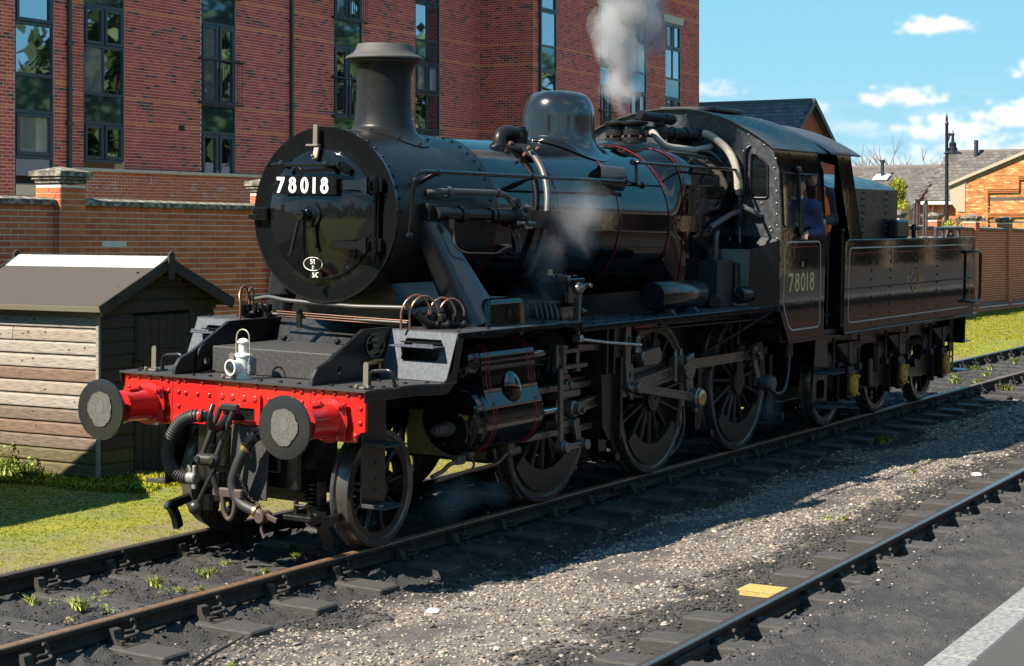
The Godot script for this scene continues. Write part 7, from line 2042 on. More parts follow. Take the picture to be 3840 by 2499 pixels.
		if sd > 0: rr.reverse()
		lid.skin(rr, true)
		var bx := part("sandbox_cover", lid, GLOSS, L)
		part("oval_plate", mb().extr(ell2(Vector2.ZERO, 0.03, 0.05, 20), 0.0, 0.004).mesh_at(Transform3D(Basis(), Vector3(2.12, 1.75, 1.112 * sd))), SATIN, bx)
	for sd in [1.0, -1.0]:
		# loops of copper lubrication pipe in front
		var lp := mb()
		for q in [[0.0, 0.0, 0.16], [0.05, 0.04, 0.15], [0.22, 0.10, 0.13], [0.28, 0.15, 0.12]]:
			var arc := []
			for i in 11:
				var a := PI * i / 10.0
				arc.append(Vector3(1.10 + q[0] + 0.02 * q[1] - cos(a) * q[2] * 0.75, 1.80 + sin(a) * q[2] * 0.85, (0.80 + q[1] + i * 0.012) * sd))
			lp.tube([Vector3(arc[0].x, 1.665, arc[0].z)] + arc + [Vector3(arc[10].x, 1.76, arc[10].z)], 0.0095, 8)
		var ol := part("oil_pipe_loops", lp, COPPER, L)
		var vb2 := mb()
		for q in [[1.22, 0.92], [1.28, 0.98], [1.40, 0.90], [1.46, 1.02], [1.34, 0.80]]:
			vb2.cyl(Vector3(q[0], 1.665, q[1] * sd), Vector3(q[0], 1.78, q[1] * sd), 0.032, -1, 10).hexn(Vector3(q[0], 1.73, q[1] * sd), Vector3.UP, 0.044, 0.05).hexn(Vector3(q[0], 1.70, q[1] * sd), Vector3(0.4, 0, 1), 0.035, 0.07)
		vb2.tube(curve([Vector3(1.10, 1.80, 0.86 * sd), Vector3(1.14, 1.74, 0.90 * sd), Vector3(1.22, 1.70, 0.95 * sd), Vector3(1.46, 1.70, 1.02 * sd)], 5), 0.03, 10).cyl(Vector3(1.1, 1.84, 0.78 * sd), Vector3(1.5, 1.85, 0.72 * sd), 0.025, -1, 10)
		part("atomiser_valve", vb2, SATIN, ol)
	part("cross_pipe", mb().tube(bent([Vector3(1.12, 1.83, -0.78), Vector3(1.10, 1.86, -0.6), Vector3(1.06, 1.84, -0.4), Vector3(1.06, 1.82, 0.3), Vector3(1.12, 1.83, 0.8)], 0.05), 0.017, 8).tube([Vector3(1.10, 1.72, -0.55), Vector3(1.10, 1.71, 0.78)], 0.012, 6), mats["grey_pipe"], L)
	for k in 3: part("thin_oil_pipe", mb().tube([Vector3(1.08 + k * 0.01, 1.745 - k * 0.02, -0.5), Vector3(1.08 + k * 0.01, 1.735 - k * 0.02, 0.2), Vector3(1.12, 1.725 - k * 0.02, 0.8)], 0.006, 5), mats["dull_copper"], L)
	part("pipe_clip", mb().box(Vector3(1.07, 1.70, -0.26), Vector3(0.02, 0.16, 0.05), 0.004).hexn(Vector3(1.06, 1.76, -0.26), Vector3.LEFT, 0.02, 0.02), FRAME, L)
	# mechanical lubricator
	var lb := part("lubricator", mb().box(Vector3(3.25, 1.885, 0.90), Vector3(0.30, 0.20, 0.44), 0.02).box(Vector3(3.25, 2.0, 0.90), Vector3(0.32, 0.035, 0.46), 0.01).box(Vector3(3.25, 1.70, 0.88), Vector3(0.25, 0.17, 0.34), 0.02), GLOSS, L)
	var lt := mb()
	for k in 6: lt.box(Vector3(3.15 + (k % 2) * 0.18, 2.028, 0.76 + (k / 2) * 0.14), Vector3(0.08, 0.03, 0.06), 0.008)
	part("lubricator_cap", lt, GLOSS, lb)
	part("filler_cap", mb().hexn(Vector3(3.20, 2.02, 0.88), Vector3.UP, 0.045, 0.03).hexn(Vector3(3.20, 2.05, 0.88), Vector3.UP, 0.03, 0.04).hexn(Vector3(3.30, 2.02, 1.02), Vector3.UP, 0.03, 0.02), BRASS, lb)
	var fp := mb()
	for k in 5: fp.tube(curve([Vector3(3.10, 1.80, 0.80 + k * 0.05), Vector3(2.98, 1.80, 0.86 + k * 0.05), Vector3(2.95, 1.74, 0.90 + k * 0.05), Vector3(2.94, 1.67, 0.92 + k * 0.05)], 4), 0.009, 6)
	fp.tube([Vector3(3.0, 1.805, 0.78), Vector3(3.06, 1.81, 1.08)], 0.016, 6)
	part("feed_pipe", fp, mats["dull_copper"], lb)
	# air reservoirs
	var rc := part("air_reservoir", mb().lathe([Vector2(0, 0), Vector2(0.128, 0.0), Vector2(0.138, 0.012), Vector2(0.138, 1.0), Vector2(0.128, 1.012), Vector2(0, 1.012)], Vector3(4.88, 1.80, 1.08), Vector3.RIGHT, 40), mat("reservoir_black", Color(0.014, 0.0145, 0.016), 0.2), L)
	for x in [5.12, 5.66]: part("strap_foot", mb().bar(Vector3(x, 1.665, 1.17), Vector3(x, 1.615, 1.21), 0.045, 0.012, Vector3.BACK).box(Vector3(x, 1.64, 1.08), Vector3(0.05, 0.06, 0.2), 0.006), SLATE, rc)
	part("drain_plug", mb().hexn(Vector3(4.88, 1.70, 1.04), Vector3.LEFT, 0.02, 0.02), SATIN, rc)
	var sbx := part("sandbox", mb().box(Vector3(6.77, 1.86, 0.84), Vector3(0.40, 0.50, 0.34), 0.012).lathe([Vector2(0.075, 0), Vector2(0.075, 0.07), Vector2(0.085, 0.072), Vector2(0.085, 0.115), Vector2(0, 0.12)], Vector3(6.77, 2.11, 0.84), Vector3.UP, 20), mat("sandbox_black", Color(0.022, 0.023, 0.024), 0.42), L)
	part("sandbox_door", mb().cyl(Vector3(6.56, 1.68, 0.95), Vector3(6.50, 1.68, 1.02), 0.075, -1, 20, 0.008), SATIN, sbx)
	part("small_reservoir", mb().lathe([Vector2(0, 0), Vector2(0.08, 0.0), Vector2(0.088, 0.01), Vector2(0.088, 0.34), Vector2(0, 0.345)], Vector3(6.98, 1.735, 1.06), Vector3.RIGHT, 28).hexn(Vector3(6.98, 1.735, 1.06), Vector3.LEFT, 0.022, 0.03), mats["reservoir_black"], L)
	part("steam_cock", mb().box(Vector3(7.02, 1.9, 1.0), Vector3(0.10, 0.36, 0.10), 0.02), FRAME, L)
	part("red_stay", mb().box(Vector3(4.62, 1.53, 1.1), Vector3(0.34, 0.05, 0.04), 0.005), RED, L)
	part("running_plate_stay", mb().bar(Vector3(7.45, 1.55, 1.25), Vector3(6.60, 1.10, 0.8), 0.02, 0.03).tube([Vector3(4.4, 1.50, 1.15), Vector3(7.4, 1.47, 1.15)], 0.012, 6).tube([Vector3(5.2, 1.52, 1.0), Vector3(7.4, 1.50, 1.0)], 0.025, 6), FRAME, L)

func build_headlamp() -> void:
	var h := thing("oil_headlamp", "white oil lamp with wire handle and round glass lens standing on the red beam platform", "lamp", Vector3(0.10, 1.29, -0.055), 0.0, "", true)
	var w := mat("lamp_white", Color(0.62, 0.60, 0.54), 0.42, 0.0, {"tex": ramp_tex(0.04, 256, [[0.0, Color(0.22, 0.18, 0.12)], [0.22, Color(0.52, 0.49, 0.42)], [0.5, Color(0.66, 0.64, 0.58)], [1.0, Color(0.72, 0.70, 0.65)]], 4, 44), "tri": 6.0})
	part("body", mb().lathe([Vector2(0, 0), Vector2(0.072, 0), Vector2(0.074, 0.03), Vector2(0.068, 0.035), Vector2(0.066, 0.165), Vector2(0.074, 0.17), Vector2(0.074, 0.185), Vector2(0.045, 0.197), Vector2(0.034, 0.20), Vector2(0.034, 0.27), Vector2(0.046, 0.275), Vector2(0.046, 0.285), Vector2(0.028, 0.305), Vector2(0, 0.312)], Vector3.ZERO, Vector3.UP, 24), w, h)
	part("lens_hood", mb().lathe([Vector2(0.040, 0.03), Vector2(0.052, 0.05), Vector2(0.056, 0.115), Vector2(0.062, 0.12), Vector2(0.062, 0.13), Vector2(0.05, 0.132), Vector2(0.048, 0.12)], Vector3(0, 0.092, 0), Vector3(-1, 0, -0.18), 24), w, h)
	part("lens", mb().lathe([Vector2(0.05, 0.112), Vector2(0.04, 0.122), Vector2(0.022, 0.13), Vector2(0, 0.133)], Vector3(0, 0.092, 0), Vector3(-1, 0, -0.18), 20, 0, TAU, 0.3), mat("lamp_lens", Color(0.015, 0.017, 0.018), 0.03, 0.0, {"spec": 1.0}), h)
	part("lamp_side", mb().box(Vector3(0.02, 0.10, 0.068), Vector3(0.09, 0.13, 0.03), 0.005).cyl(Vector3(-0.02, 0.085, 0.07), Vector3(-0.04, 0.085, 0.105), 0.012, -1, 8).box(Vector3(-0.045, 0.085, 0.10), Vector3(0.012, 0.05, 0.02), 0.003), mats["grimy_alloy"], h)
	var hd := []
	for i in 13:
		var a := PI * i / 12.0
		hd.append(Vector3(-0.005, 0.315 + sin(a) * 0.062, -cos(a) * 0.062))
	part("wire_handle", mb().tube([Vector3(0, 0.17, -0.070)] + hd + [Vector3(0, 0.17, 0.070)], 0.0055, 6), mat("handle_wire", Color(0.42, 0.38, 0.28), 0.4, 0.5), h)

func build_tender() -> void:
	var T := thing("tender", "black lined tender with yellow axlebox covers coupled behind the engine", "tender", Vector3.ZERO, 0, "", true)
	var zt := 1.36
	# tank
	part("tank", mb().box(Vector3(12.06, 1.765, 0), Vector3(5.30, 1.07, zt * 2), 0.006), GLOSS, T)
	part("tank_foot", mb().box(Vector3(12.1, 1.215, 0), Vector3(5.45, 0.03, zt * 2 + 0.05), 0.004), GLOSS, T)
	part("tank_beading", mb().box(Vector3(12.1, 2.303, zt), Vector3(5.3, 0.022, 0.03), 0.006), GLOSS, T)
	lined_panel([Vector2(9.55, 2.215), Vector2(14.48, 2.205), Vector2(14.48, 1.335), Vector2(9.55, 1.335)], 0.016, zt + 0.0025, mats["grey_line"], T, 0.10)
	lined_panel([Vector2(9.62, 2.15), Vector2(14.42, 2.14), Vector2(14.42, 1.40), Vector2(9.62, 1.40)], 0.006, zt + 0.0025, REDLINE, T, 0.06)
	var rm := mb().rivet(Vector3.ZERO, Vector3.BACK, 0.0165, 8).mesh(GLOSS)
	for x in [10.35, 11.05, 12.02, 12.96]:
		for k in 9: inst("rivet", rm, T, Transform3D(Basis(), Vector3(x, 1.30 + k * 0.105, zt)))
	for k in 58: inst("rivet", rm, T, Transform3D(Basis().scaled(Vector3.ONE * 0.8), Vector3(9.46 + k * 0.0895, 1.735, zt)))
	# painted crest: oval ring, wheel and lion, on a yellow-edged ribbon
	var em := Transform3D(Basis(), Vector3(12.015, 1.785, zt + 0.003))
	var gold := mat("crest_gold", Color(0.42, 0.33, 0.12), 0.4)
	var cr := inst("crest", mb().extr(ell2(Vector2.ZERO, 0.158, 0.178, 36), 0, 0.001).mesh(mat("crest_dark", Color(0.05, 0.012, 0.010), 0.3)), T, em)
	var ring := []
	for i in 37: ring.append(Vector3(cos(TAU * i / 36) * 0.158, sin(TAU * i / 36) * 0.178, 0.0015))
	inst("crest_ring", mb().tube(ring, 0.005, 5, false).mesh(gold), cr)
	inst("crest_lion", mb().extr([Vector2(-0.05, -0.02), Vector2(-0.02, 0.06), Vector2(-0.04, 0.10), Vector2(0.0, 0.155), Vector2(0.05, 0.15), Vector2(0.07, 0.10), Vector2(0.05, 0.07), Vector2(0.11, 0.06), Vector2(0.10, 0.03), Vector2(0.06, 0.03), Vector2(0.08, -0.02), Vector2(0.12, -0.05), Vector2(0.06, -0.06), Vector2(0.04, -0.02), Vector2(0.0, -0.05), Vector2(-0.06, -0.06)], 0.001, 0.002).mesh(mat("crest_red", Color(0.40, 0.02, 0.018), 0.35)), cr)
	ring = []
	for i in 25: ring.append(Vector3(-0.085 + cos(TAU * i / 24) * 0.05, 0.03 + sin(TAU * i / 24) * 0.06, 0.002))
	inst("crest_wheel", mb().tube(ring, 0.008, 5, false).mesh(mat("crest_grey", Color(0.3, 0.29, 0.25), 0.4)), cr)
	var cw := mb()
	for k in 7:
		var a := 0.35 + k * 0.4
		cw.box(Vector3(cos(a) * 0.09, -0.10 - sin(a) * 0.05, 0.0018), Vector3(0.03, 0.035, 0.001))
	cw.box(Vector3(0, -0.085, 0.0018), Vector3(0.16, 0.018, 0.001))
	inst("crest_crown", cw.mesh(gold), cr)
	for sd in [-1, 1]:
		var rb := mb()
		for y in [0.028, -0.028]: rb.box(Vector3(sd * 0.255, y - 0.005 * sd, 0.0015), Vector3(0.19, 0.008, 0.001))
		rb.box(Vector3(sd * 0.35, -0.005 * sd, 0.0015), Vector3(0.008, 0.06, 0.001))
		inst("crest_ribbon", rb.mesh(gold), cr)
		text_part("BRITISH" if sd < 0 else "RAILWAYS", 0.026, 0.0012, Transform3D(Basis(), Vector3(sd * 0.255, -0.003, 0.0012)), gold, cr, "crest_letters", 0.8)
	# bunker with a rounded cover
	var rows := []
	for i in 2:
		var x := [10.1, 12.70][i] as float
		var row := [Vector3(x, 2.30, -0.88), Vector3(x, 2.92, -0.88)]
		for k in 11:
			var z := lerpf(-0.88, 0.88, k / 10.0)
			row.append(Vector3(x, 2.93 + 0.20 * (1.0 - pow(z / 0.88, 2.0)), z))
		row += [Vector3(x, 2.92, 0.88), Vector3(x, 2.30, 0.88)]
		rows.append(row)
	var bk := mb()
	for j in rows[0].size() - 1: bk.quad(rows[0][j], rows[0][j + 1], rows[1][j + 1], rows[1][j])
	for i in 2:
		var c := Vector3(rows[i][0].x, 2.5, 0)
		var nn := Vector3(-1 if i == 0 else 1, 0, 0)
		for j in rows[0].size() - 1: bk.f3(c, rows[i][j], rows[i][j + 1], nn, nn, nn)
		bk.f3(c, rows[i][-1], rows[i][0], nn, nn, nn)
	var bunk := part("bunker", bk, mat("bunker_black", Color(0.022, 0.019, 0.0175), 0.5, 0.0, {"rt": noise_tex(0.02, 256, 5, 0.3, 1.0), "tri": 1.0}), T)
	for x in [11.35, 12.25]:
		for k in 7:
			for e in [-0.03, 0.03]: inst("rivet", rm, bunk, Transform3D(Basis(), Vector3(x + e, 2.38 + k * 0.085, 0.88)))
	part("bunker_step", mb().box(Vector3(12.55, 2.42, 0.95), Vector3(0.5, 0.25, 0.14), 0.03), mats["bunker_black"], bunk)
	# tender cab: leaning side sheets, roof, bulkhead with a window
	for sd in [-1.0, 1.0]:
		var b := mb().extr([Vector2(9.28, 3.335), Vector2(9.74, 3.335), Vector2(10.0, 2.30), Vector2(10.0, 1.23), Vector2(9.42, 1.23), Vector2(9.56, 2.30)], -0.006, 0.006)
		for i in b.v.size(): b.v[i].z += (1.355 if b.v[i].y < 2.4 else 1.27)
		if sd < 0: b.mesh_at(Transform3D(Basis.from_scale(Vector3(1, 1, -1)), Vector3.ZERO))
		part("side_sheet", b, GLOSS, T)
	var roof := mb()
	var ra := []; var rr := []
	for i in 21:
		var z := lerpf(-1.29, 1.29, i / 20.0)
		ra.append(Vector3(9.06, roof_arc(z, 3.70, 2.35) + 0.0, z)); rr.append(Vector3(10.06, roof_arc(z, 3.70, 2.35) - 0.0, z))
	roof.skin([rr, ra])
	roof.skin([ra.map(func(p): return p - Vector3(0, 0.02, 0)), rr.map(func(p): return p - Vector3(0, 0.02, 0))])
	roof.quad(ra[20], ra[20] - Vector3(0, 0.02, 0), rr[20] - Vector3(0, 0.02, 0), rr[20])
	part("tender_cab_roof", roof, SLATE, T)
	var wl := [Vector2(0.55, 2.55), Vector2(1.08, 2.55), Vector2(1.08, 3.2), Vector2(0.55, 3.3)]
	part("bulkhead", mb().extr([Vector2(-1.28, 1.3), Vector2(1.28, 1.3), Vector2(1.26, 3.33), Vector2(0.6, 3.60), Vector2(0, 3.68), Vector2(-0.6, 3.60), Vector2(-1.26, 3.33)], 9.80, 9.815, [wl, wl.map(func(p): return Vector2(-p.x, p.y))]).mesh_at(XF_ZY), FRAME, T)
	part("window_frame", mb().tube([Vector3(9.79, 2.55, 0.55), Vector3(9.79, 2.55, 1.08), Vector3(9.79, 3.2, 1.08), Vector3(9.79, 3.3, 0.55), Vector3(9.79, 2.55, 0.55)], 0.014, 6).tube([Vector3(9.79, 2.55, 0.86), Vector3(9.79, 3.25, 0.86)], 0.01, 5), FRAME, T)
	part("front_handrail", mb().tube([Vector3(9.38, 1.32, 1.335), Vector3(9.38, 2.42, 1.335)], 0.016, 8).ball(Vector3(9.38, 1.31, 1.335), 0.03, 10).ball(Vector3(9.38, 2.42, 1.335), 0.026, 10), FRAME, T)
	part("footplate", mb().box(Vector3(9.1, 1.25, 0), Vector3(0.8, 0.06, 2.6), 0.01).box(Vector3(9.5, 1.8, 0), Vector3(0.1, 1.0, 2.4)), FRAME, T)
	# rails and loops on top, lifting eye, grab iron at the back
	var lp := mb()
	for x in [[14.3, 14.44], [15.3 - 0.55, 15.42 - 0.55]]:
		lp.tube(bent([Vector3(x[0], 2.31, 0.60), Vector3(x[0], 2.82, 0.60), Vector3(x[1], 2.82, 0.60), Vector3(x[1], 2.31, 0.60)], 0.07), 0.018, 8)
	part("fire_iron_loops", lp, mat("galvanised_rod", Color(0.12, 0.12, 0.12), 0.4, 0.6), T)
	part("top_rail", mb().cyl(Vector3(13.35, 2.43, 1.2), Vector3(14.65, 2.43, 1.2), 0.022, -1, 10).cyl(Vector3(13.38, 2.3, 1.2), Vector3(13.38, 2.44, 1.2), 0.03, 0.026, 10).cyl(Vector3(14.45, 2.3, 1.2), Vector3(14.45, 2.44, 1.2), 0.03, 0.026, 10).cyl(Vector3(13.7, 2.3, 1.2), Vector3(13.7, 2.42, 1.2), 0.018, -1, 8), mats["galvanised_rod"], T)
	part("lifting_eye", mb().extr([Vector2(14.2, 2.30), Vector2(14.58, 2.30), Vector2(14.52, 2.42), Vector2(14.28, 2.42)], 1.08, 1.10, [ell2(Vector2(14.4, 2.36), 0.045, 0.04, 12)]), SATIN, T)
	part("water_valve", mb().cyl(Vector3(13.05, 2.3, 1.0), Vector3(13.05, 2.48, 1.0), 0.03, -1, 10).cyl(Vector3(12.98, 2.43, 1.0), Vector3(13.2, 2.43, 1.0), 0.028, -1, 10), SATIN, T)
	part("grab_iron", mb().tube(bent([Vector3(14.2, 2.10, 1.38), Vector3(14.3, 2.12, 1.47), Vector3(14.62, 2.10, 1.47), Vector3(14.62, 1.42, 1.47), Vector3(14.3, 1.40, 1.47), Vector3(14.2, 1.42, 1.38)], 0.09), 0.022, 8), FRAME, T)
	# frames with lightening holes, springs, axleboxes, wheels
	var wx := [10.35, 12.25, 14.12]
	for sd in [-1.0, 1.0]:
		var o := [Vector2(9.5, 1.2), Vector2(14.72, 1.2), Vector2(14.72, 0.95), Vector2(14.55, 0.78)]
		for x in [14.12, 12.25, 10.35]:
			o += [Vector2(x + 0.32, 0.42), Vector2(x + 0.18, 0.36), Vector2(x - 0.18, 0.36), Vector2(x - 0.32, 0.42)]
			if x > 10.4: o += [Vector2(x - 0.6, 0.40), Vector2(x - 1.3, 0.44)]
		o += [Vector2(9.65, 0.8), Vector2(9.5, 0.9)]
		var holes := []
		for x in [11.3, 13.2]: holes.append(rrect2(x - 0.33, 0.62, x + 0.33, 0.98, 0.17, 5))
		part("tender_frame", mb().extr(o, 0.985 * sd, 1.0 * sd, holes), FRAME, T)
		for i in 3:
			var x: float = wx[i]
			wheel(T, "tender_wheel", x, sd, 0.54, 9, FRAME, -99.0, false)
			var ab := part("axlebox", mb().box(Vector3(x, 0.54, 1.07 * sd), Vector3(0.26, 0.36, 0.16), 0.02).box(Vector3(x - 0.22, 0.56, 1.02 * sd), Vector3(0.06, 0.5, 0.08), 0.01).box(Vector3(x + 0.22, 0.56, 1.02 * sd), Vector3(0.06, 0.5, 0.08), 0.01).box(Vector3(x, 0.735, 1.06 * sd), Vector3(0.22, 0.05, 0.14), 0.02), FRAME, T)
			if sd > 0:
				part("axlebox_cover", mb().extr(rrect2(x - 0.105, 0.40, x + 0.105, 0.66, 0.10, 6), 1.15, 1.185).hexn(Vector3(x + 0.06, 0.635, 1.185), Vector3.BACK, 0.022, 0.03).hexn(Vector3(x + 0.06, 0.42, 1.185), Vector3.BACK, 0.022, 0.03).box(Vector3(x, 0.53, 1.19), Vector3(0.12, 0.05, 0.012), 0.004).extr(ell2(Vector2(x, 0.53), 0.075, 0.10, 20), 1.184, 1.192), mat("axlebox_yellow", Color(0.62, 0.32, 0.025), 0.42), ab)
				part("cover_stud", mb().hexn(Vector3(x - 0.02, 0.60, 1.19), Vector3.BACK, 0.014, 0.008).box(Vector3(x - 0.05, 0.50, 1.193), Vector3(0.02, 0.05, 0.004)).hexn(Vector3(x - 0.01, 0.43, 1.187), Vector3.BACK, 0.010, 0.006), FRAME, ab)
			var sp := mb()
			for k in 9:
				var hl := 0.46 - k * 0.042
				sp.box(Vector3(x, 1.04 - k * 0.02, 1.06 * sd), Vector3(hl * 2, 0.0165, 0.10), 0.002)
			sp.box(Vector3(x, 0.93, 1.06 * sd), Vector3(0.09, 0.27, 0.125), 0.008)
			for e in [-0.44, 0.44]: sp.cyl(Vector3(x + e, 1.12, 1.06 * sd), Vector3(x + e, 0.72, 1.06 * sd), 0.02, -1, 8).box(Vector3(x + e, 0.72, 1.05 * sd), Vector3(0.08, 0.08, 0.09), 0.01)
			part("leaf_spring", sp, mat("spring_steel", Color(0.045, 0.04, 0.036), 0.4, 0.3), T)
	part("underframe", mb().box(Vector3(12.1, 1.0, 0), Vector3(5.2, 0.36, 1.7)).box(Vector3(12.1, 0.58, 0), Vector3(4.6, 0.5, 0.9)), FRAME, T)
	for x in wx: part("axle", mb().cyl(Vector3(x, 0.54, -0.95), Vector3(x, 0.54, 0.95), 0.075, -1, 12), FRAME, T)
	part("tender_brake", mb().box(Vector3(11.2, 0.62, 1.04), Vector3(0.14, 0.36, 0.10), 0.02).cyl(Vector3(11.45, 0.95, 1.04), Vector3(11.45, 0.62, 1.04), 0.06, -1, 14, 0.01).cyl(Vector3(13.0, 0.62, 1.0), Vector3(13.0, 0.62, 1.09), 0.06, -1, 12, 0.01), FRAME, T)
	# steps
	for sd in [-1.0, 1.0]:
		var st := part("step_hanger", mb().extr([Vector2(9.02, 1.2), Vector2(9.40, 1.2), Vector2(9.40, 0.40), Vector2(9.36, 0.37), Vector2(8.98, 0.37), Vector2(8.92, 0.45)], 1.16 * sd, 1.172 * sd, [rrect2(9.06, 0.46, 9.32, 0.68, 0.06)]), FRAME, T)
		for y in [0.765, 0.37]: part("step_tread", mb().box(Vector3(9.22, y, 1.27 * sd), Vector3(0.42, 0.014, 0.22), 0.003).box(Vector3(9.42, y + 0.02, 1.27 * sd), Vector3(0.012, 0.05, 0.22), 0.002), DUSTY, st)
		var s2 := part("step_hanger", mb().extr([Vector2(14.42, 1.2), Vector2(14.62, 1.2), Vector2(14.62, 0.43), Vector2(14.42, 0.43)], 1.10 * sd, 1.112 * sd, [ell2(Vector2(14.52, 0.62), 0.055, 0.13, 16)]), FRAME, T)
		for y in [0.84, 0.43]: part("step_tread", mb().box(Vector3(14.55, y, 1.21 * sd), Vector3(0.36, 0.014, 0.22), 0.003), FRAME, s2)
	part("rear_beam", mb().box(Vector3(14.78, 1.0, 0), Vector3(0.03, 0.42, 2.45), 0.01), FRAME, T)
	for sd in [-1.0, 1.0]:
		part("buffer", mb().lathe([Vector2(0.15, 0), Vector2(0.12, 0.03), Vector2(0.115, 0.32), Vector2(0.08, 0.33), Vector2(0.08, 0.46), Vector2(0.22, 0.47), Vector2(0.22, 0.49), Vector2(0, 0.50)], Vector3(14.79, 1.054, 0.868 * sd), Vector3.RIGHT, 24), FRAME, T)

# ---------------------------------------------------------------- track
func bullhead(x0: float, x1: float, z: float, m: Material, head: Material, parent: Node, s := 0.0) -> void:
	var pr := [Vector2(-0.016, -0.146), Vector2(0.016, -0.146), Vector2(0.030, -0.138), Vector2(0.034, -0.122), Vector2(0.030, -0.104), Vector2(0.010, -0.092), Vector2(0.009, -0.052), Vector2(0.034, -0.040), Vector2(0.035, -0.010)]
	var full := pr.duplicate()
	for i in range(pr.size() - 1, -1, -1): full.append(Vector2(-pr[i].x, pr[i].y))
	var r := part("rail", mb().extr(full, x0, x1).mesh_at(XF_ZY).mesh_at(Transform3D(Basis(), Vector3(0, 0, z))), m, parent)
	part("rail_head", mb().extr([Vector2(-0.0352, -0.014), Vector2(0.0352, -0.014), Vector2(0.034, -0.006), Vector2(0.026, 0.0), Vector2(-0.026, 0.0), Vector2(-0.034, -0.006)], x0, x1, [], true).mesh_at(XF_ZY).mesh_at(Transform3D(Basis(), Vector3(0, 0, z))), head, r)

func chair_shape() -> MB:
	var b := mb()
	b.box(Vector3(0, -0.158, 0.02), Vector3(0.19, 0.035, 0.34), 0.012)
	b.extr([Vector2(0.045, -0.145), Vector2(0.13, -0.145), Vector2(0.085, -0.10), Vector2(0.07, -0.055), Vector2(0.045, -0.045)], -0.05, 0.05).mesh_at(Transform3D(Basis(), Vector3.ZERO))
	var c := mb()
	c.extr([Vector2(0.04, -0.145), Vector2(0.13, -0.145), Vector2(0.09, -0.10), Vector2(0.075, -0.052), Vector2(0.04, -0.045)], -0.07, 0.0).mesh_at(XF_ZY)
	b.v = PackedVector3Array(); b.n = PackedVector3Array(); b.ix = PackedInt32Array()
	b.box(Vector3(0, -0.158, 0.02), Vector3(0.19, 0.035, 0.34), 0.012)
	var k := b.v.size()
	b.v.append_array(c.v); b.n.append_array(c.n)
	for i in c.ix: b.ix.append(i + k)
	b.box(Vector3(-0.03, -0.10, -0.07), Vector3(0.10, 0.10, 0.05), 0.015)
	for q in [Vector3(0.06, -0.14, 0.13), Vector3(-0.06, -0.14, 0.14), Vector3(0.0, -0.14, -0.12)]: b.cyl(q, q + Vector3(0, 0.03, 0), 0.018, -1, 8)
	return b

func key_shape() -> MB:   # coiled spring key
	var p := []
	for i in 9:
		var a := TAU * i / 8 * 0.85
		p.append(Vector3(0.055 - cos(a) * 0.05, -0.10 + i * 0.003, 0.105 + sin(a) * 0.032))
	for i in 6:
		var a := PI * i / 5
		p.append(Vector3(0.085 + sin(a) * 0.03, -0.045 - cos(a) * 0.032, 0.085 - i * 0.004))
	return mb().tube(curve(p, 2), 0.0125, 7)

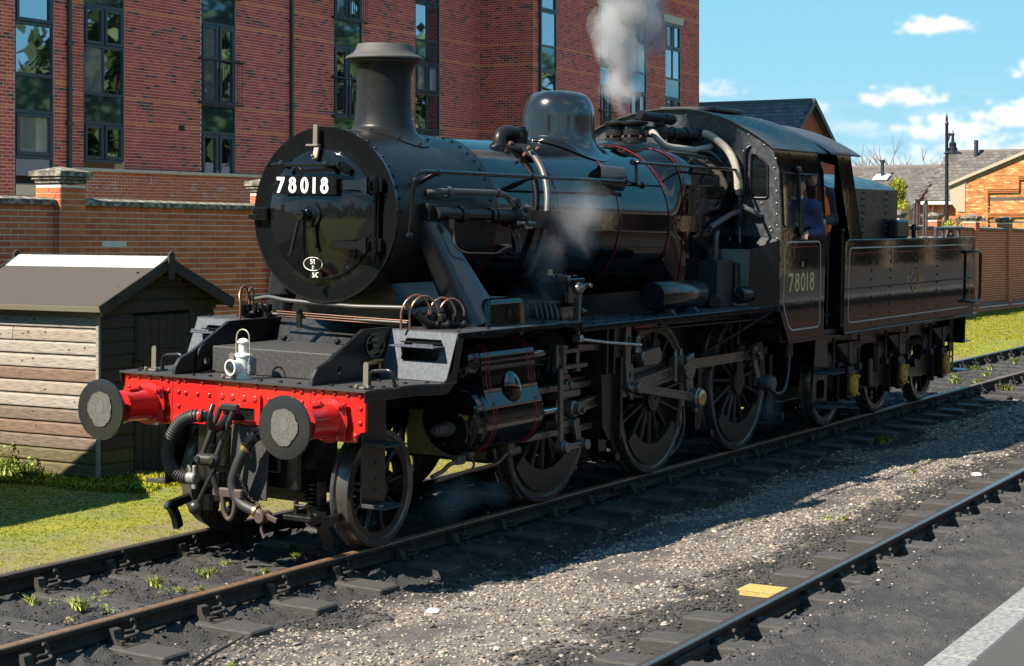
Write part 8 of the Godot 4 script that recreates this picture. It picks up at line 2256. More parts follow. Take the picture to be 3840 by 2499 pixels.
func build_track() -> void:
	var rs := mat("rail_rust", Color(0.040, 0.026, 0.018), 0.75, 0.1, {"tex": ramp_tex(0.03, 256, [[0.2, Color(0.014, 0.011, 0.009)], [0.6, Color(0.028, 0.018, 0.012)], [0.9, Color(0.05, 0.03, 0.017)]], 4, 61), "tri": 1.5})
	var hd := mat("rail_head_rust", Color(0.22, 0.13, 0.07), 0.42, 0.35, {"tex": ramp_tex(0.02, 256, [[0.2, Color(0.17, 0.095, 0.05)], [0.6, Color(0.24, 0.145, 0.08)], [0.9, Color(0.17, 0.13, 0.11)]], 4, 62), "tri": 2.0})
	var hd2 := mat("rail_head_polished", Color(0.24, 0.20, 0.175), 0.30, 0.8)
	var wood := mat("sleeper_wood", Color.WHITE, 0.85, 0.0, {"tex": ramp_tex(0.03, 512, [[0.1, Color(0.020, 0.019, 0.018)], [0.5, Color(0.040, 0.037, 0.035)], [0.9, Color(0.070, 0.062, 0.055)]], 5, 63), "tri": Vector3(5.0, 5.0, 0.5)})
	var iron := mat("chair_iron", Color(0.045, 0.036, 0.028), 0.85, 0.1, {"tex": ramp_tex(0.06, 256, [[0.2, Color(0.022, 0.019, 0.016)], [0.6, Color(0.04, 0.034, 0.027)], [0.95, Color(0.075, 0.065, 0.04)]], 4, 64), "tri": 5.0})
	var t := thing("railway_track", "rusty bullhead track on dark sleepers under the engine and tender", "railway track", Vector3.ZERO, 0, "", true)
	bullhead(-9, 90, 0.7525, rs, hd, t)
	bullhead(-9, 90, -0.7525, rs, mat("rail_head_dull", Color(0.11, 0.085, 0.07), 0.36, 0.6), t)
	var sm := mb().box(Vector3.ZERO, Vector3(0.25, 0.13, 2.59), 0.012).mesh(wood)
	var cm := chair_shape().mesh(iron)
	var km := key_shape().mesh(iron)
	for k in 50:
		var x := -8.62 + k * 0.803 + RNG.randf_range(-0.03, 0.03)
		var s := inst("sleeper", sm, t, Transform3D(Basis(Vector3.UP, RNG.randf_range(-0.02, 0.02)), Vector3(x, -0.218, RNG.randf_range(-0.02, 0.05))))
		if x < 26:
			for q in [[0.7525, 0.0], [-0.7525, 0.0]]:
				var c := inst("rail_chair", cm, s, Transform3D(Basis(), Vector3(0, 0.212, q[0])))
				inst("spring_key", km, c, Transform3D(Basis(Vector3.UP, RNG.randf_range(-0.2, 0.2)), Vector3(RNG.randf_range(-0.01, 0.02), 0, 0)))
	part("fishplate", mb().box(Vector3(4.95, -0.072, 0.775), Vector3(0.46, 0.05, 0.025), 0.006).hexn(Vector3(4.8, -0.07, 0.79), Vector3.BACK, 0.02, 0.03).hexn(Vector3(4.9, -0.07, 0.79), Vector3.BACK, 0.02, 0.03).hexn(Vector3(5.0, -0.07, 0.79), Vector3.BACK, 0.02, 0.03).hexn(Vector3(5.1, -0.07, 0.79), Vector3.BACK, 0.02, 0.03), rs, t)
	# the platform road, at a slight angle
	var ang := 0.0305
	var t2 := thing("railway_track", "polished rail on short dark sleeper ends beside the platform, sunk in black ash", "railway track", Vector3(0, 0, 4.185), ang)
	bullhead(-12, 90, 0.0, rs, hd2, t2)
	bullhead(-12, 90, 1.505, rs, hd2, t2)
	var sm2 := mb().box(Vector3.ZERO, Vector3(0.25, 0.15, 2.62), 0.014).mesh(wood)
	var yel := mat("sleeper_yellow", Color(0.62, 0.42, 0.07), 0.7, 0.0, {"tex": ramp_tex(0.05, 256, [[0.0, Color(0.10, 0.08, 0.05)], [0.28, Color(0.30, 0.20, 0.06)], [0.5, Color(0.46, 0.32, 0.085)], [1.0, Color(0.52, 0.38, 0.11)]], 4, 66), "tri": 5.0})
	for x in [-6.0, -5.2, -4.4, -3.6, -2.8, -2.05, -1.25, -0.60, 0.09, 1.02, 1.75, 2.57, 3.32, 4.14, 4.84, 5.59, 6.38, 7.22, 8.0, 8.8, 9.6, 10.4, 11.2, 12.0, 12.8, 13.6, 14.4, 15.2, 16.0]:
		var s := inst("sleeper", sm2, t2, Transform3D(Basis(Vector3.UP, RNG.randf_range(-0.03, 0.03)), Vector3(x, -0.155, 0.88 + RNG.randf_range(-0.03, 0.03))))
		if absf(x - 1.02) < 0.01:
			s.set_meta("label", "yellow painted sleeper end")
			inst("yellow_paint", mb().box(Vector3(0.0, 0.0735, -1.13), Vector3(0.243, 0.006, 0.36), 0.002).box(Vector3(0.04, 0.05, -1.3075), Vector3(0.15, 0.045, 0.006), 0.002).box(Vector3(-0.1255, 0.055, -1.12), Vector3(0.004, 0.03, 0.33), 0.001).mesh(yel), s)
		var c := inst("rail_chair", cm, s, Transform3D(Basis(), Vector3(0, 0.153, -0.88)))
		if RNG.randf() < 0.45: inst("spring_key", km, c, Transform3D(Basis(), Vector3(0, -0.005, 0.05)))
	part("fishplate", mb().box(Vector3(-1.0, -0.075, 0.03), Vector3(0.46, 0.05, 0.025), 0.006), iron, t2)

# ---------------------------------------------------------------- platform and what stands on it (behind the camera, seen in the paint)
func build_platform() -> void:
	var ang := 0.0363
	var p := thing("platform", "grey tarmac platform with a worn white painted edge at the corner of the picture", "platform", Vector3(-2.891, 0.9, 6.691), ang)
	var tar := mat("platform_tarmac", Color.WHITE, 0.9, 0.0, {"tex": ramp_tex(0.1, 512, [[0.2, Color(0.035, 0.031, 0.028)], [0.5, Color(0.055, 0.049, 0.045)], [0.8, Color(0.08, 0.072, 0.066)]], 5, 71), "tri": 3.0})
	var edge := mat("platform_edge_white", Color.WHITE, 0.85, 0.0, {"tex": ramp_tex(0.03, 512, [[0.15, Color(0.12, 0.115, 0.11)], [0.45, Color(0.19, 0.185, 0.178)], [0.8, Color(0.25, 0.245, 0.236)]], 5, 72), "tri": 2.2})
	part("surface", mb().box(Vector3(20, -0.5, 3.65), Vector3(110, 1.0, 7.0)), tar, p)
	for k in 60: part("edge_slab", mb().box(Vector3(-12.0 + k * 0.92, -0.02, 0.075), Vector3(0.912, 0.05, 0.15), 0.008), edge, p)
	part("platform_face", mb().box(Vector3(20, -0.55, 0.12), Vector3(110, 1.0, 0.08)), mat("platform_brick", Color(0.07, 0.045, 0.035), 0.9), p)
	var st := thing("station_building", "dark brick station building with a canopy along the platform", "building", Vector3(44, 0.9, 12.0))
	var br := mat("station_brick", Color(0.10, 0.05, 0.03), 0.9)
	var cr := mat("station_cream", Color(0.45, 0.36, 0.24), 0.6)
	part("wall", mb().box(Vector3(0, 1.9, 1.2), Vector3(76, 3.8, 2.4)), br, st)
	part("roof", mb().extr([Vector2(-0.3, 3.8), Vector2(2.7, 3.8), Vector2(1.2, 5.2)], -38.3, 38.3).mesh_at(XF_ZY), mat("station_slate", Color(0.06, 0.06, 0.065), 0.7), st)
	for k in 21:
		part("window", mb().box(Vector3(-35 + k * 3.5, 1.7, -0.03), Vector3(1.2, 1.7, 0.06), 0.01), [cr, mat("station_maroon", Color(0.22, 0.02, 0.02), 0.4), mat("station_dark", Color(0.02, 0.02, 0.02), 0.2)][(k * 5) % 3], st)
		part("canopy_post", mb().cyl(Vector3(-37 + k * 3.6, 0, -2.2), Vector3(-37 + k * 3.6, 3.2, -2.2), 0.08, -1, 10), cr, st)
	part("canopy", mb().box(Vector3(0, 3.3, -1.3), Vector3(76, 0.12, 2.6)), mats["station_slate"], st)
	part("canopy_valance", mb().box(Vector3(0, 3.05, -2.6), Vector3(76, 0.5, 0.05)), cr, st)
	var rg := RandomNumberGenerator.new()
	rg.seed = 12
	var lf := mat("yard_leaf", Color.WHITE, 0.7, 0.0, {"vc": true, "two": true, "back": Color(0.05, 0.08, 0.02)})
	var lm := leaf_mesh(lf)
	for q in [[-20.0, 23.0, 6.5], [-9.0, 26.0, 8.0], [4.0, 22.0, 7.0], [15.0, 24.0, 8.5], [27.0, 22.0, 8.0], [40.0, 25.0, 9.0], [54.0, 23.0, 9.0], [64.0, 25.0, 10.5], [74.0, 24.0, 12.5], [84.0, 24.0, 18.0], [96.0, 26.0, 19.0], [108.0, 25.0, 19.0], [122.0, 27.0, 20.0], [136.0, 26.0, 20.0]]:
		var t := thing("embankment_tree", "bushy green tree %d metres tall on the bank behind the station, %d metres along" % [q[2], q[0]], "tree", Vector3(q[0], 0, q[1]), 0.0, "trees behind the station")
		part("trunk", mb().cyl(Vector3.ZERO, Vector3(0, q[2] * 0.5, 0), 0.3, 0.2, 8), mats["bark"], t)
		var tf := []; var cols := []
		for i in 1500:
			var d := Vector3(rg.randfn(), rg.randfn(), rg.randfn()).normalized() * pow(rg.randf(), 0.35)
			d *= 1.0 + 0.2 * sin(d.x * 7.0) * sin(d.z * 5.0)
			tf.append(Transform3D(Basis.from_euler(Vector3(rg.randf() * TAU, rg.randf() * TAU, 0)).scaled(Vector3.ONE * rg.randf_range(0.35, 0.7) * q[2] / 8.0), Vector3(d.x * q[2] * 0.55, q[2] * 0.58 + d.y * q[2] * 0.45, d.z * q[2] * 0.45)))
			cols.append(Color(0.05, 0.075, 0.02) * rg.randf_range(0.5, 1.5))
		multi("crown", lm, tf, cols, t)

func build_wood() -> void:   # the far-off belt of trees down the line, seen in the smokebox door and the paint
	var root := tag(thing("woodland", "belt of dark trees far down the line in front of the engine", "woodland"), "", "", "", "stuff")
	var r := RandomNumberGenerator.new()
	r.seed = 19
	var lm := leaf_mesh(mats["yard_leaf"])
	var tf := []; var cols := []
	for i in 9000:
		var z := r.randf_range(-75.0, 70.0)
		var h := 9.0 + 3.0 * sin(z * 0.31) + 2.0 * sin(z * 0.83 + 1.0)
		tf.append(Transform3D(Basis.from_euler(Vector3(r.randf() * TAU, r.randf() * TAU, 0)).scaled(Vector3.ONE * r.randf_range(0.8, 1.5)), Vector3(-85.0 + r.randf_range(-6, 6) + absf(z) * 0.2, h * pow(r.randf(), 0.7), z)))
		cols.append(Color(0.045, 0.07, 0.02) * r.randf_range(0.5, 1.5))
	multi("woodland", lm, tf, cols, root)

# ---------------------------------------------------------------- sheds
func grain_mat(called: String, stops: Array, sc: Vector3, rough := 0.85) -> StandardMaterial3D:
	return mat(called, Color.WHITE, rough, 0.0, {"tex": ramp_tex(0.035, 512, stops, 5, called.length() * 3), "tri": sc})

func build_shed() -> void:
	# local: X along world x, ridge along z, gable with the door faces +z
	var s := thing("garden_shed", "weathered wooden shed with felt roof, pale ridge flashing and dark gable door", "shed", Vector3(3.52, -0.22, -3.88))
	var pale := [grain_mat("board_pale", [[0.1, Color(0.076, 0.058, 0.043)], [0.45, Color(0.255, 0.205, 0.161)], [0.8, Color(0.326, 0.276, 0.226)]], Vector3(6, 7, 0.28)), grain_mat("board_brown", [[0.1, Color(0.039, 0.026, 0.018)], [0.45, Color(0.139, 0.099, 0.073)], [0.8, Color(0.187, 0.145, 0.110)]], Vector3(6, 7, 0.28)), grain_mat("board_greyed", [[0.1, Color(0.082, 0.067, 0.055)], [0.45, Color(0.280, 0.240, 0.200)], [0.8, Color(0.352, 0.308, 0.264)]], Vector3(6, 7, 0.28)), grain_mat("board_mossy", [[0.1, Color(0.026, 0.019, 0.009)], [0.45, Color(0.099, 0.077, 0.034)], [0.8, Color(0.149, 0.124, 0.055)]], Vector3(6, 7, 0.28)), grain_mat("board_redbrown", [[0.1, Color(0.048, 0.027, 0.016)], [0.45, Color(0.149, 0.089, 0.058)], [0.8, Color(0.187, 0.134, 0.100)]], Vector3(6, 7, 0.28))]
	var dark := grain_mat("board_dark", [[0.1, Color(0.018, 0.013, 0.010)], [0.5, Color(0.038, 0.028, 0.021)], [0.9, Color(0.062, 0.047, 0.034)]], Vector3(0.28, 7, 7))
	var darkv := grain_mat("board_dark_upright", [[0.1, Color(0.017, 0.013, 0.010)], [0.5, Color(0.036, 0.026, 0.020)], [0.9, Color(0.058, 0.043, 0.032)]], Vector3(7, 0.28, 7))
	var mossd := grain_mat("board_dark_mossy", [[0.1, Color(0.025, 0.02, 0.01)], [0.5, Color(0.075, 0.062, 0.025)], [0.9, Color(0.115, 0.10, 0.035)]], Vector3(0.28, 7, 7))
	var W := 0.86     # half width
	var L := 1.86
	var eave := 1.86
	var pitch := 0.135
	part("frame", mb().extr([Vector2(-W + 0.02, 0.06), Vector2(W - 0.02, 0.06), Vector2(W - 0.02, eave), Vector2(0, eave + 0.40), Vector2(-W + 0.02, eave)], -L, -0.02), dark, s)
	var knot := mat("knot", Color(0.10, 0.055, 0.03), 0.8)
	for k in 14:
		var y := 0.03 + k * pitch
		var m: Material = pale[[4, 0, 2, 0][k % 4]] if k > 5 else pale[1]
		if k < 3: m = pale[3]
		if k == 4: m = pale[4]
		if k == 5: m = pale[1]
		if k >= 9 and k % 3 == 0: m = pale[2]
		# each board is thicker at its lower edge and is lapped over the one below
		var prof := [Vector2(0, 0), Vector2(-0.026, 0.0), Vector2(-0.028, 0.01), Vector2(-0.024, pitch * 0.72), Vector2(-0.012, pitch * 0.86), Vector2(-0.010, pitch + 0.012), Vector2(0, pitch + 0.012)]
		var ya := RNG.randf_range(-0.004, 0.004)
		var runs := [[-L - 0.02, -0.03]]
		if k == 11: runs = [[-L - 0.02, -1.18], [-1.172, -0.03]]
		for q in runs:
			var b := part("board", mb().extr(prof, q[0], q[1]).mesh_at(Transform3D(Basis(Vector3.FORWARD, 0.0), Vector3(-W, y + ya, 0))), pale[2] if (k == 11 and q[0] < -1.5) else m, s)
			for n in 3:
				var z := RNG.randf_range(q[0] + 0.05, q[1] - 0.05)
				part("knot", mb().extr(ell2(Vector2.ZERO, RNG.randf_range(0.010, 0.02), RNG.randf_range(0.008, 0.013), 9), 0, 0.0012).mesh_at(Transform3D(Basis(Vector3.UP, -PI / 2), Vector3(-W - 0.0268, y + ya + pitch * RNG.randf_range(0.25, 0.65), z))), knot, b)
	part("corner_post", mb().box(Vector3(-W - 0.012, eave / 2, -0.012), Vector3(0.045, eave, 0.04), 0.004), pale[2], s)
	part("plinth_beam", mb().box(Vector3(-W + 0.03, 0.02, -L / 2), Vector3(0.06, 0.08, L), 0.01), mats["sleeper_wood"], s)
	# gable boards with the door let in
	for k in 17:
		var y := 0.03 + k * pitch
		var hw := W if y < eave - 0.1 else W * (1.0 - (y + 0.06 - eave) / 0.42)
		if hw < 0.08: continue
		var spans := [[-hw, -0.40], [0.47, hw]] if y < 1.74 else [[-hw, hw]]
		var prof := [Vector2(0, 0), Vector2(0.022, 0.0), Vector2(0.024, 0.01), Vector2(0.020, pitch * 0.72), Vector2(0.010, pitch * 0.86), Vector2(0.008, pitch + 0.01), Vector2(0, pitch + 0.01)]
		for q in spans:
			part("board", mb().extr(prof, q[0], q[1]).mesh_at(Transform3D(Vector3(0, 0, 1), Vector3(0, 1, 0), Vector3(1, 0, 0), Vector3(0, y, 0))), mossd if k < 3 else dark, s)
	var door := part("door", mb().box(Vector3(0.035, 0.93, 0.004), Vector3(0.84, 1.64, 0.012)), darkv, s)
	for k in 7: part("board", mb().box(Vector3(-0.325 + k * 0.12, 0.93, 0.017 + (k % 2) * 0.003), Vector3(0.114, 1.63, 0.02), 0.004), darkv, door)
	part("door_ledge", mb().box(Vector3(-0.30, 1.52, 0.034), Vector3(0.11, 0.45, 0.016), 0.003).box(Vector3(0.18, 1.42, 0.033), Vector3(0.5, 0.02, 0.012), 0.002), darkv, door)
	part("hasp", mb().box(Vector3(-0.44, 0.93, 0.038), Vector3(0.12, 0.05, 0.01), 0.002).box(Vector3(-0.36, 0.935, 0.045), Vector3(0.05, 0.045, 0.02), 0.004), mat("hasp_steel", Color(0.35, 0.33, 0.31), 0.4, 0.6), door)
	part("hinge", mb().box(Vector3(-0.38, 1.30, 0.04), Vector3(0.14, 0.02, 0.01), 0.002), mats["frame_black"], door)
	part("sill", mb().box(Vector3(-0.62, 0.06, 0.02), Vector3(0.5, 0.12, 0.05), 0.005).box(Vector3(0.2, 0.05, 0.03), Vector3(1.1, 0.12, 0.05), 0.005), mossd, s)
	# roof
	var felt := mat("roof_felt", Color.WHITE, 0.95, 0.0, {"tex": ramp_tex(0.02, 512, [[0.2, Color(0.038, 0.030, 0.025)], [0.55, Color(0.055, 0.044, 0.037)], [0.75, Color(0.07, 0.057, 0.048)], [0.95, Color(0.13, 0.11, 0.09)]], 5, 83), "tri": Vector3(30, 30, 5)})
	var ro := 0.14
	var ry := eave + 0.455
	for sd in [-1.0, 1.0]:
		var e := Vector3(sd * (W + 0.145), ry - 0.445, 0)
		var a := Vector3(0, ry, 0)
		var d := (e - a).normalized()
		var up := Vector3(-d.y * sd, absf(d.x), 0) * Vector3(sd * sd, 1, 1)
		up = Vector3(sd * absf(d.y), absf(d.x), 0)
		var len := a.distance_to(e)
		part("roof_felt", mb().box((a + e) / 2 + Vector3(0, 0, -L / 2), Vector3(len, 0.025, L + ro * 2), 0.006, Basis(d, up, d.cross(up))), felt, s)
		part("felt_edge", mb().box(e + Vector3(0, -0.025, -L / 2), Vector3(0.022, 0.06, L + ro * 2), 0.006), mat("felt_edge", Color(0.11, 0.095, 0.06), 0.9), s)
		for zz in [ro + 0.012, -L - ro - 0.012]: part("barge_board", mb().bar(a + Vector3(0, -0.03, zz), e + d * 0.02 + Vector3(0, -0.03, zz), 0.022, 0.115, up, 0.004), dark, s)
	for zz in [ro + 0.03, -L - ro - 0.03]: part("finial", mb().extr([Vector2(-0.045, -0.2), Vector2(0.045, -0.2), Vector2(0.045, 0.06), Vector2(0.0, 0.095), Vector2(-0.045, 0.06)], zz - 0.012, zz + 0.012).mesh_at(Transform3D(Basis(), Vector3(0, ry, 0))), dark, s)
	part("ridge_flashing", mb().extr([Vector2(-0.20, -0.072), Vector2(-0.205, -0.085), Vector2(0, 0.03), Vector2(0.205, -0.085), Vector2(0.20, -0.072), Vector2(0, 0.042)], -L - ro + 0.01, ro - 0.01).mesh_at(Transform3D(Basis(), Vector3(0, ry, 0))), mat("flashing_lead", Color.WHITE, 0.6, 0.0, {"tex": ramp_tex(0.03, 256, [[0.1, Color(0.07, 0.07, 0.05)], [0.32, Color(0.26, 0.27, 0.23)], [0.6, Color(0.42, 0.43, 0.40)]], 4, 85), "tri": Vector3(5, 5, 2.5)}), s)
	# the next shed along, just out of sight, whose shadow falls across the grass
	var n := thing("garden_shed", "second wooden shed standing to the left of the weathered one, out of the picture", "shed", Vector3(-1.0, -0.2, -4.95))
	part("wall", mb().extr([Vector2(-1.25, 0), Vector2(1.25, 0), Vector2(1.25, 1.75), Vector2(0, 2.75), Vector2(-1.25, 1.75)], -1.6, 1.55).mesh_at(XF_ZY), pale[1], n)
	for sd in [-1.0, 1.0]: part("roof_felt", mb().bar(Vector3(0.02, 2.83, 0), Vector3(0.02, 1.80, 1.35 * sd), 3.35, 0.03, Vector3(0, 1.35, 0.85 * sd).normalized()), felt, n)

# ---------------------------------------------------------------- weeds and bits on the ground
func build_litter() -> void:
	var gm := mat("weed_leaf", Color.WHITE, 0.6, 0.0, {"vc": true, "two": true, "back": Color(0.15, 0.2, 0.03)})
	var tm := tuft_mesh(7, 26, 1.1, gm)
	var lm := leaf_mesh(gm)
	var rg := RandomNumberGenerator.new()
	rg.seed = 3
	var four := [[-1.609, -0.086, 0.10, 0], [-1.632, -0.505, 0.08, 0], [-1.119, -0.251, 0.06, 0], [-1.387, -0.142, 0.10, 1], [-0.832, -0.113, 0.09, 0], [-0.967, 0.124, 0.08, 1], [-0.865, 0.183, 0.06, 0], [-1.624, 0.204, 0.07, 1], [-1.95, 0.158, 0.05, 2], [-0.238, -0.087, 0.09, 0], [0.129, -0.185, 0.07, 0], [0.056, 0.221, 0.05, 0], [0.911, -0.167, 0.08, 0], [0.574, 0.121, 0.05, 0], [-1.601, -0.289, 0.06, 1], [-0.755, 0.253, 0.05, 0], [-2.165, 1.721, 0.05, 0], [-0.967, 0.95, 0.03, 1], [4.757, 2.95, 0.05, 0], [4.694, 3.102, 0.05, 0], [4.27, 2.38, 0.035, 0], [5.983, 2.988, 0.035, 0], [9.43, 3.339, 0.06, 0], [8.173, 2.613, 0.05, 0], [11.038, 1.35, 0.11, 0], [10.835, 1.36, 0.11, 0], [17.938, 0.95, 0.16, 0], [21.375, -0.525, 0.12, 0], [18.558, -0.051, 0.12, 0], [18.9, 0.25, 0.12, 0], [20.241, 0.053, 0.12, 0], [21.331, -0.2, 0.12, 0], [19.6, -0.35, 0.12, 0], [23.0, -0.3, 0.14, 0], [26.0, -0.4, 0.2, 0], [22.2, 0.3, 0.14, 0], [24.5, 0.2, 0.14, 0]]
	var kinds := ["grass weed", "leafy weed", "yellowed weed"]
	var at_u := func(q): return (-(q[0] + 10.83) * -0.5056 + (q[1] - 8.76) * 0.8628) / ((q[0] + 10.83) * 0.8628 - (q[1] - 8.76) * 0.5056)
	var ranks := []
	for r in [[0, 16], [16, 26], [26, four.size()]]:
		var part_ := four.slice(r[0], r[1])
		part_.sort_custom(func(a, b): return at_u.call(a) < at_u.call(b))
		ranks += part_
	four = ranks
	for i in four.size():
		var q = four[i]
		var where := "between the rails" if i < 16 else ("on the stone ballast" if i < 26 else "behind the tender")
		var sz: String = "small" if q[2] < 0.07 else "spreading"
		var nth: String = ["first", "second", "third", "fourth", "fifth", "sixth", "seventh", "eighth", "ninth", "tenth", "eleventh", "twelfth", "thirteenth", "fourteenth", "fifteenth", "sixteenth"][i if i < 16 else (i - 16 if i < 26 else i - 26)]
		var w := thing("weed", ["%s green grass weed %s, %s from the left", "%s leafy green weed %s, %s from the left", "%s yellow and green weed %s, %s from the left"][q[3]] % [sz, where, nth], "weed", Vector3(q[0], ground_y(q[0], q[1]), q[1]), 0.0, "weeds " + where)
		var tf := []; var cols := []
		if q[3] == 0:
			for k in 3:
				tf.append(Transform3D(Basis(Vector3.UP, rg.randf() * TAU).scaled(Vector3(q[2] * 0.9, q[2], q[2] * 0.9)), Vector3(rg.randf_range(-0.5, 0.5), 0, rg.randf_range(-0.5, 0.5)) * q[2]))
				cols.append(Color(0.19, 0.26, 0.03).lerp(Color(0.30, 0.27, 0.06), rg.randf() * 0.6))
			multi("blades", tm, tf, cols, w)
		else:
			for k in 34:
				tf.append(Transform3D(Basis.from_euler(Vector3(rg.randf_range(-0.6, 0.9), rg.randf() * TAU, 0)).scaled(Vector3.ONE * q[2] * rg.randf_range(0.14, 0.28)), Vector3(rg.randf_range(-0.6, 0.6), rg.randf_range(0.05, 1.0), rg.randf_range(-0.6, 0.6)) * q[2]))
				cols.append((Color(0.17, 0.25, 0.03) if q[3] == 1 else Color(0.42, 0.33, 0.04)) * rg.randf_range(0.7, 1.3))
			multi("leaves", lm, tf, cols, w)
	# tall weeds against the shed, with a few blue flowers
	for q in [[2.62, -5.05, 0.36, "tall leafy weeds with blue flowers against the shed's front boards"], [2.52, -4.72, 0.22, "low leafy weeds at the foot of the shed's front boards"], [2.55, -5.4, 0.26, "thick grassy weeds by the shed at the left edge"]]:
		var w := thing("shed_weeds", q[3], "weeds", Vector3(q[0], ground_y(q[0], q[1]) - 0.01, q[1]), 0.0, "weeds by the shed")
		var tf := []; var cols := []
		for k in 12:
			tf.append(Transform3D(Basis(Vector3.UP, rg.randf() * TAU).scaled(Vector3(q[2] * 0.5, q[2] * rg.randf_range(0.5, 0.9), q[2] * 0.5)), Vector3(rg.randf_range(-0.15, 0.1), 0, rg.randf_range(-0.25, 0.25))))
			cols.append(Color(0.13, 0.21, 0.02).lerp(Color(0.24, 0.28, 0.04), rg.randf()))
		multi("blades", tm, tf, cols, w)
		tf = []; cols = []
		for k in 110:
			var y := pow(rg.randf(), 1.2)
			tf.append(Transform3D(Basis.from_euler(Vector3(rg.randf_range(-0.8, 0.8), rg.randf() * TAU, 0)).scaled(Vector3.ONE * rg.randf_range(0.018, 0.042)), Vector3(rg.randf_range(-0.12, 0.10), y * q[2], rg.randf_range(-0.18, 0.18) * (1.2 - y))))
			cols.append(Color(0.15, 0.24, 0.03) * rg.randf_range(0.6, 1.5))
		multi("leaves", lm, tf, cols, w)
		var fb := mb()
		for k in 5: fb.ball(Vector3(rg.randf_range(-0.1, 0.08), q[2] * rg.randf_range(0.35, 0.6), rg.randf_range(-0.15, 0.15)), 0.010, 6)
		if q[2] > 0.3: part("blue_flower", fb, mat("blue_petal", Color(0.06, 0.07, 0.4), 0.6), w)
	# moss on the shaded ballast
	for q in [[5.302, 1.626, "bright green moss patch on the shaded ballast near the middle wheel"], [8.191, 1.622, "dull green moss patch on the shaded ballast under the cab side"]]:
		var w := thing("moss_patch", q[2], "moss", Vector3(q[0], ground_y(q[0], q[1]), q[1]))
		var tf := []; var cols := []
		for k in 90:
			tf.append(Transform3D(Basis(Vector3.UP, rg.randf() * TAU).scaled(Vector3(0.03, 0.022, 0.03)), Vector3(rg.randfn() * 0.14, 0.004, rg.randfn() * 0.05)))
			cols.append(Color(0.13, 0.14, 0.015) * rg.randf_range(0.6, 1.3))
		multi("moss", tufts_small(gm), tf, cols, w)
	var pp := mat("scrap_white", Color(0.75, 0.74, 0.72), 0.7)
	for q in [[-0.273, 1.943, 0.05, "white crumpled scrap on the sunlit ballast in front of the shadow"], [8.134, 3.322, 0.06, "white crumpled scrap on the ballast near the far sleeper ends"]]:
		var w := thing("paper_scrap", q[3], "litter", Vector3(q[0], ground_y(q[0], q[1]) + 0.012, q[1]))
		part("paper", mb().ball(Vector3.ZERO, q[2], 7, 0.45).box(Vector3(q[2] * 0.7, 0.0, 0.01), Vector3(q[2], 0.015, q[2] * 0.8), 0.004, Basis.from_euler(Vector3(0.3, 0.6, 0.2))), pp, w)
	var stick := thing("stick", "long dark splintered stick lying beside a near sleeper end", "stick", Vector3(-2.16, -0.155, 1.60))
	part("wood", mb().tube([Vector3(-0.32, 0, 0.06), Vector3(-0.05, 0.015, 0.0), Vector3(0.18, 0.02, -0.05), Vector3(0.36, 0.03, -0.09)], 0.017, 6, true, 0.006), mat("stick_wood", Color(0.05, 0.04, 0.034), 0.9), stick)

func tufts_small(m: Material) -> ArrayMesh:
	return tuft_mesh(33, 10, 0.9, m)

